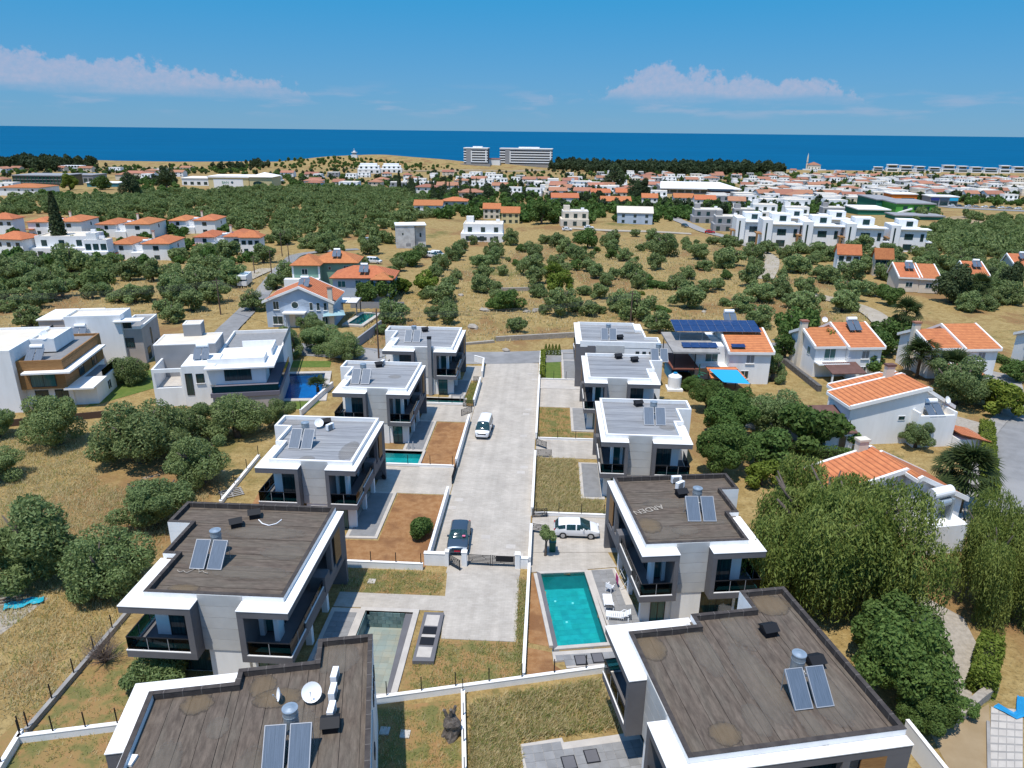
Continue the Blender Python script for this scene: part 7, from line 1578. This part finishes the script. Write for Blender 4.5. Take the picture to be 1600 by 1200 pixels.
OG = [('flat',white,None,'white flat roofed house'),('hip',white,redtile,'white house with faded red hipped roof'),('gable',white,redtile,'white house with dusty red gable roof'),('flat',white,None,'white flat roofed house'),('gable',cream,redtile,'cream house with faded red gable roof'),('hip',cream,redtile,'cream house with dusty red hipped roof')]
WF = [('flat',cream,None,'cream flat roofed house'),('flat',white,None,'white flat roofed house'),('flat',white,None,'white flat roofed house'),('flat',midgray,None,'grey flat roofed house'),('gable',white,redtile,'white house with faded red gable roof'),('flat',white,None,'white flat roofed house')]
zone([(0,300),(0,270),(120,262),(200,270),(330,262),(330,276),(200,284),(60,300)], 15, OG, 1, 17, 'houses on the left plain', 'on the left plain')
zone([(425,300),(430,274),(560,272),(640,276),(720,272),(860,282),(880,302),(760,318),(700,305),(560,296)], 48, OG+WF, 2, 15, 'houses below the headland', 'below the headland')
zone([(850,312),(890,276),(1000,270),(1130,276),(1200,285),(1250,326),(1180,330),(1090,318),(960,306)], 80, OG+WF+WF, 3, 15, 'houses of the central town', 'in the middle town')
zone([(1180,328),(1190,278),(1360,275),(1600,282),(1600,322),(1500,312),(1430,306),(1340,318),(1330,330)], 185, OG+WF+WF+WF, 4, 14, 'houses of the right hand town', 'in the right town')
zone([(1140,275),(1230,266),(1350,270),(1350,278),(1200,282)], 12, WF, 5, 17, 'houses by the mosque', 'near the mosque')
# ------------------------------------------------------------------ trees of the plain, cypresses, coastal wood
def cyp_mesh(n, m): 
    h = ng.uniform(0,1,n); a = ng.uniform(0,6.28,n); r = 1.25*np.clip(np.minimum(h*6,1)*(1-h**1.6)**.7,0.05,1)*ng.uniform(.6,1.1,n); p = np.stack([np.cos(a)*r, np.sin(a)*r, .4+h*11.5], 1)
    return quads_mesh('crown', leaf_quads(p, np.stack([np.cos(a),np.sin(a),.3+a*0],1), .7, .35), m, ng.uniform(0,1,n))
cyp = cyp_mesh(2600, darkg); cypf = cyp_mesh(500, darkg); ctr = mesh_from('trunk', *(lambda b: (b.v, b.f))(MB().tube((0,0,-.3),(0,0,2),.18,6)), bark)
for px, py, hp, lab in [(98,398,96,'tall dark cypress in the red roofed cluster'),(624,298,30,'tallest dark cypress left of the central pines')]:
    p = P(px, py); s_ = px_len(p, hp)/12; t = thing('cypress_tree', lab, 'tree', p, 0, 'dark cypress trees', (s_*1.15,s_*1.15,s_)); place('trunk', ctr, t); place('crown', cyp, t)
q = random.Random(9)
for i in range(22):
    px, py = q.uniform(640,775), q.uniform(296,318); p = P(px, py); s_ = q.uniform(.75,1.25); t = thing('cypress_tree', 'dark cypress in the stand left of the white villa', 'tree', p, q.uniform(0,6), 'cypresses left of the white villa', (s_,s_,s_)); place('trunk', ctr, t); place('crown', cypf, t)
for px, py, w, kind, lab in [(846,355,46,'gm','big bright green round tree beside the cream house'),(1002,318,30,'dm','dark tree clump before the white roofed hall'),(960,300,34,'dm','dark round tree in the central town'),(1092,345,16,'dm','narrow dark conifer beside the clipped hedge'),(205,312,26,'dm','dark cedar like tree in the left plain'),(262,300,26,'dm','dark tree before the white hall'),(1485,478,46,'dm','large dark evergreen beside the twin bungalow'),(1570,470,34,'dm','olive brown evergreen near the right edge'),(1545,450,26,'dm','dark evergreen behind the orange bungalow'),(990,320,26,'dm','dark palm clump in the middle town row'),(640,420,40,'gm','green tree behind the light blue house'),(160,300,34,'gm','bright green trees below the glazed annex'),(110,300,28,'bm','bright green tree below the glazed hall'),(85,285,0,'','')]:
    if w: tree_px(kind, lab, px, py, w)
def mass(name, label, pts, protos, cat='trees', sq=1.0):
    """many small trees as one mesh, for woods that read as one mass"""
    Q, TN = [], []
    arrs = []
    for me in protos:
        n = len(me.vertices); co_ = np.empty(n*3, np.float32); me.vertices.foreach_get('co', co_); tn = np.empty(len(me.polygons), np.float32); me.attributes['tone'].data.foreach_get('value', tn); arrs.append((co_.reshape(-1,4,3), tn))
    for i, (x, y, w) in enumerate(pts):
        co_, tn = arrs[i % len(arrs)]; a = rnd.uniform(0,6.28); s_ = w/5.7; c, sn = math.cos(a)*s_, math.sin(a)*s_
        k = co_.copy(); k2 = k.copy(); k2[...,0] = k[...,0]*c-k[...,1]*sn+x; k2[...,1] = k[...,0]*sn+k[...,1]*c+y; k2[...,2] = k[...,2]*s_*sq*rnd.uniform(.85,1.15)+T(x,y)-.2; Q.append(k2); TN.append(np.clip(tn*rnd.uniform(.35,1.1)+rnd.uniform(-.2,.05),0,1))
    return stuff(place(name, quads_mesh(name, np.concatenate(Q), protos[0].materials[0], np.concatenate(TN))), label, cat)
def px_scatter(poly, n, seed, w=(4,7), dmin=4.0, avoid=9):
    q = random.Random(seed); out = []; x0, x1 = min(p[0] for p in poly), max(p[0] for p in poly); y0, y1 = min(p[1] for p in poly), max(p[1] for p in poly); grid = {}
    tr = 0
    while len(out) < n and tr < n*12:
        tr += 1; px, py = q.uniform(x0,x1), q.uniform(y0,y1)
        if not inpoly(px, py, poly): continue
        p = P(px, py)
        if 300 < p.y < 560 and px < 720 and math.sin(p.x*.07+2*math.sin(p.y*.03))*math.sin(p.y*.05+1) < -.3: continue
        if any((p.x-h_[0])**2+(p.y+4-h_[1]-4)**2 < avoid*avoid for h_ in HOUSES): continue
        if any(b[0] < px < b[2] and b[1]+4 < py < b[3]+3 for b in KEEP): continue
        out.append((p.x, p.y, q.uniform(*w)))
    return out
far_ol = OL_F; far_gr = [crown('crown', oliveg, 260, 2.9, 2.7, 2.2, 9, .47, 1.4, .95) for k in range(3)]; far_dk = [crown('crown', darkg, 280, 2.9, 3.4, 3.0, 9, .47, 1.4, .9) for k in range(3)]
grove = FARTREES+px_scatter([(0,345),(0,310),(200,305),(330,300),(600,296),(660,320),(640,350),(560,330),(300,330),(150,335)], 330, 21, (3.2,7.2))
grove += px_scatter([(1440,365),(1480,350),(1600,358),(1600,400),(1450,395)], 110, 22, (4.5,7))+px_scatter([(0,470),(0,420),(130,412),(210,430),(120,470)], 25, 27, (4,6))
mass('olive_grove', 'far olive grove reading as one mass of grey green crowns', grove, far_ol)
mass('garden_trees', 'green garden trees between the far houses', px_scatter([(0,300),(0,262),(330,262),(430,272),(720,270),(900,268),(1200,280),(1600,280),(1600,345),(1500,330),(1320,335),(1100,345),(900,350),(690,345),(600,300),(330,300),(120,320)], 1350, 23, (3.5,7), avoid=6), far_gr)
mass('dark_trees', 'dark evergreens scattered over the coastal plain', px_scatter([(0,300),(0,258),(330,262),(430,268),(720,266),(900,264),(1200,275),(1600,278),(1600,330),(1320,330),(1100,340),(900,330),(690,320),(600,292),(330,292),(120,310)], 640, 24, (3.5,6.5), avoid=6), far_dk)
mass('cluster_trees', 'garden trees round the red roofed cluster', px_scatter([(0,420),(0,350),(120,350),(260,348),(400,372),(420,400),(380,412),(240,420),(120,425)], 90, 41, (2.5,5.5), avoid=9), far_gr)
mass('coastal_wood', 'dark belt of coastal pines behind the hotels', px_scatter([(835,262),(850,254),(900,254),(960,256),(1060,262),(1200,266),(1230,272),(1100,276),(960,272),(880,268)], 620, 25, (9,17), avoid=3)+px_scatter([(0,266),(0,254),(60,252),(150,258),(150,266),(60,270)], 110, 26, (9,16), avoid=3)+px_scatter([(320,262),(420,256),(430,266),(330,268)], 30, 28, (7,12), avoid=3), far_dk)
mass('headland_scrub', 'dark scrub dotted over the bare headland', px_scatter([(430,262),(440,250),(540,246),(640,255),(720,262),(640,268),(500,268)], 200, 29, (3,8), avoid=3)+px_scatter([(150,272),(150,262),(300,260),(420,262),(420,272)], 90, 30, (4,8), avoid=3)+px_scatter([(860,272),(1230,272),(1360,268),(1600,276),(1600,284),(1200,284)], 190, 32, (4,8), avoid=5), far_gr)

# ------------------------------------------------------------------ labels: things that look alike are told apart by their place
for i_, (px, py, w) in enumerate([(1205,394,20),(1248,396,24),(1262,398,18),(1318,400,24),(1332,402,20),(1385,402,24),(1398,403,18),(1455,402,24),(1150,388,20)]): tree_px('om', 'olive standing before the fin wall villa row', px, py, w, None, 'olives before the fin wall villas')
ORD = 'first second third fourth fifth sixth seventh eighth ninth tenth eleventh twelfth thirteenth fourteenth fifteenth sixteenth seventeenth eighteenth nineteenth twentieth'.split()
bpy.context.view_layer.update()
same = {}
for o in list(C.objects):
    if o.parent is None and 'label' in o and o.get('kind') is None: same.setdefault(o['label'], []).append(o)
def scr(o):
    p = o.matrix_world.translation-Vector((0,0,CH)); 
    if o.type == 'MESH' and p.length < 36: p = o.matrix_world @ (sum((Vector(c) for c in o.bound_box), Vector())/8)-Vector((0,0,CH))
    w = p.dot(cf); return (p.dot(cr)/w, w)
def given(l, objs, fmt):
    objs = sorted(objs, key=lambda o: scr(o)[0])
    for i, o in enumerate(objs):
        if i < len(ORD): o['label'] = fmt % (ORD[i], l)
for l, objs in same.items():
    if len(objs) < 2: continue
    l2 = l.replace('the wide ','').replace('the winding ','the ')
    if len(objs) <= 14: given(l2, objs, '%s from left, %s'); continue
    objs = sorted(objs, key=lambda o: scr(o)[1]); nb = math.ceil(len(objs)/14); bands = {2:['near','far'],3:['near','middle','far'],4:['nearest','near','far','farthest'],5:['nearest','near','middle','far','farthest']}.get(nb, ['row %s' % w for w in 'one two three four five six seven eight nine ten eleven'.split()])
    for k in range(nb):
        part = objs[k*len(objs)//nb:(k+1)*len(objs)//nb]; given(l2, part, '%s from left, '+bands[min(k,len(bands)-1)]+' band, %s')
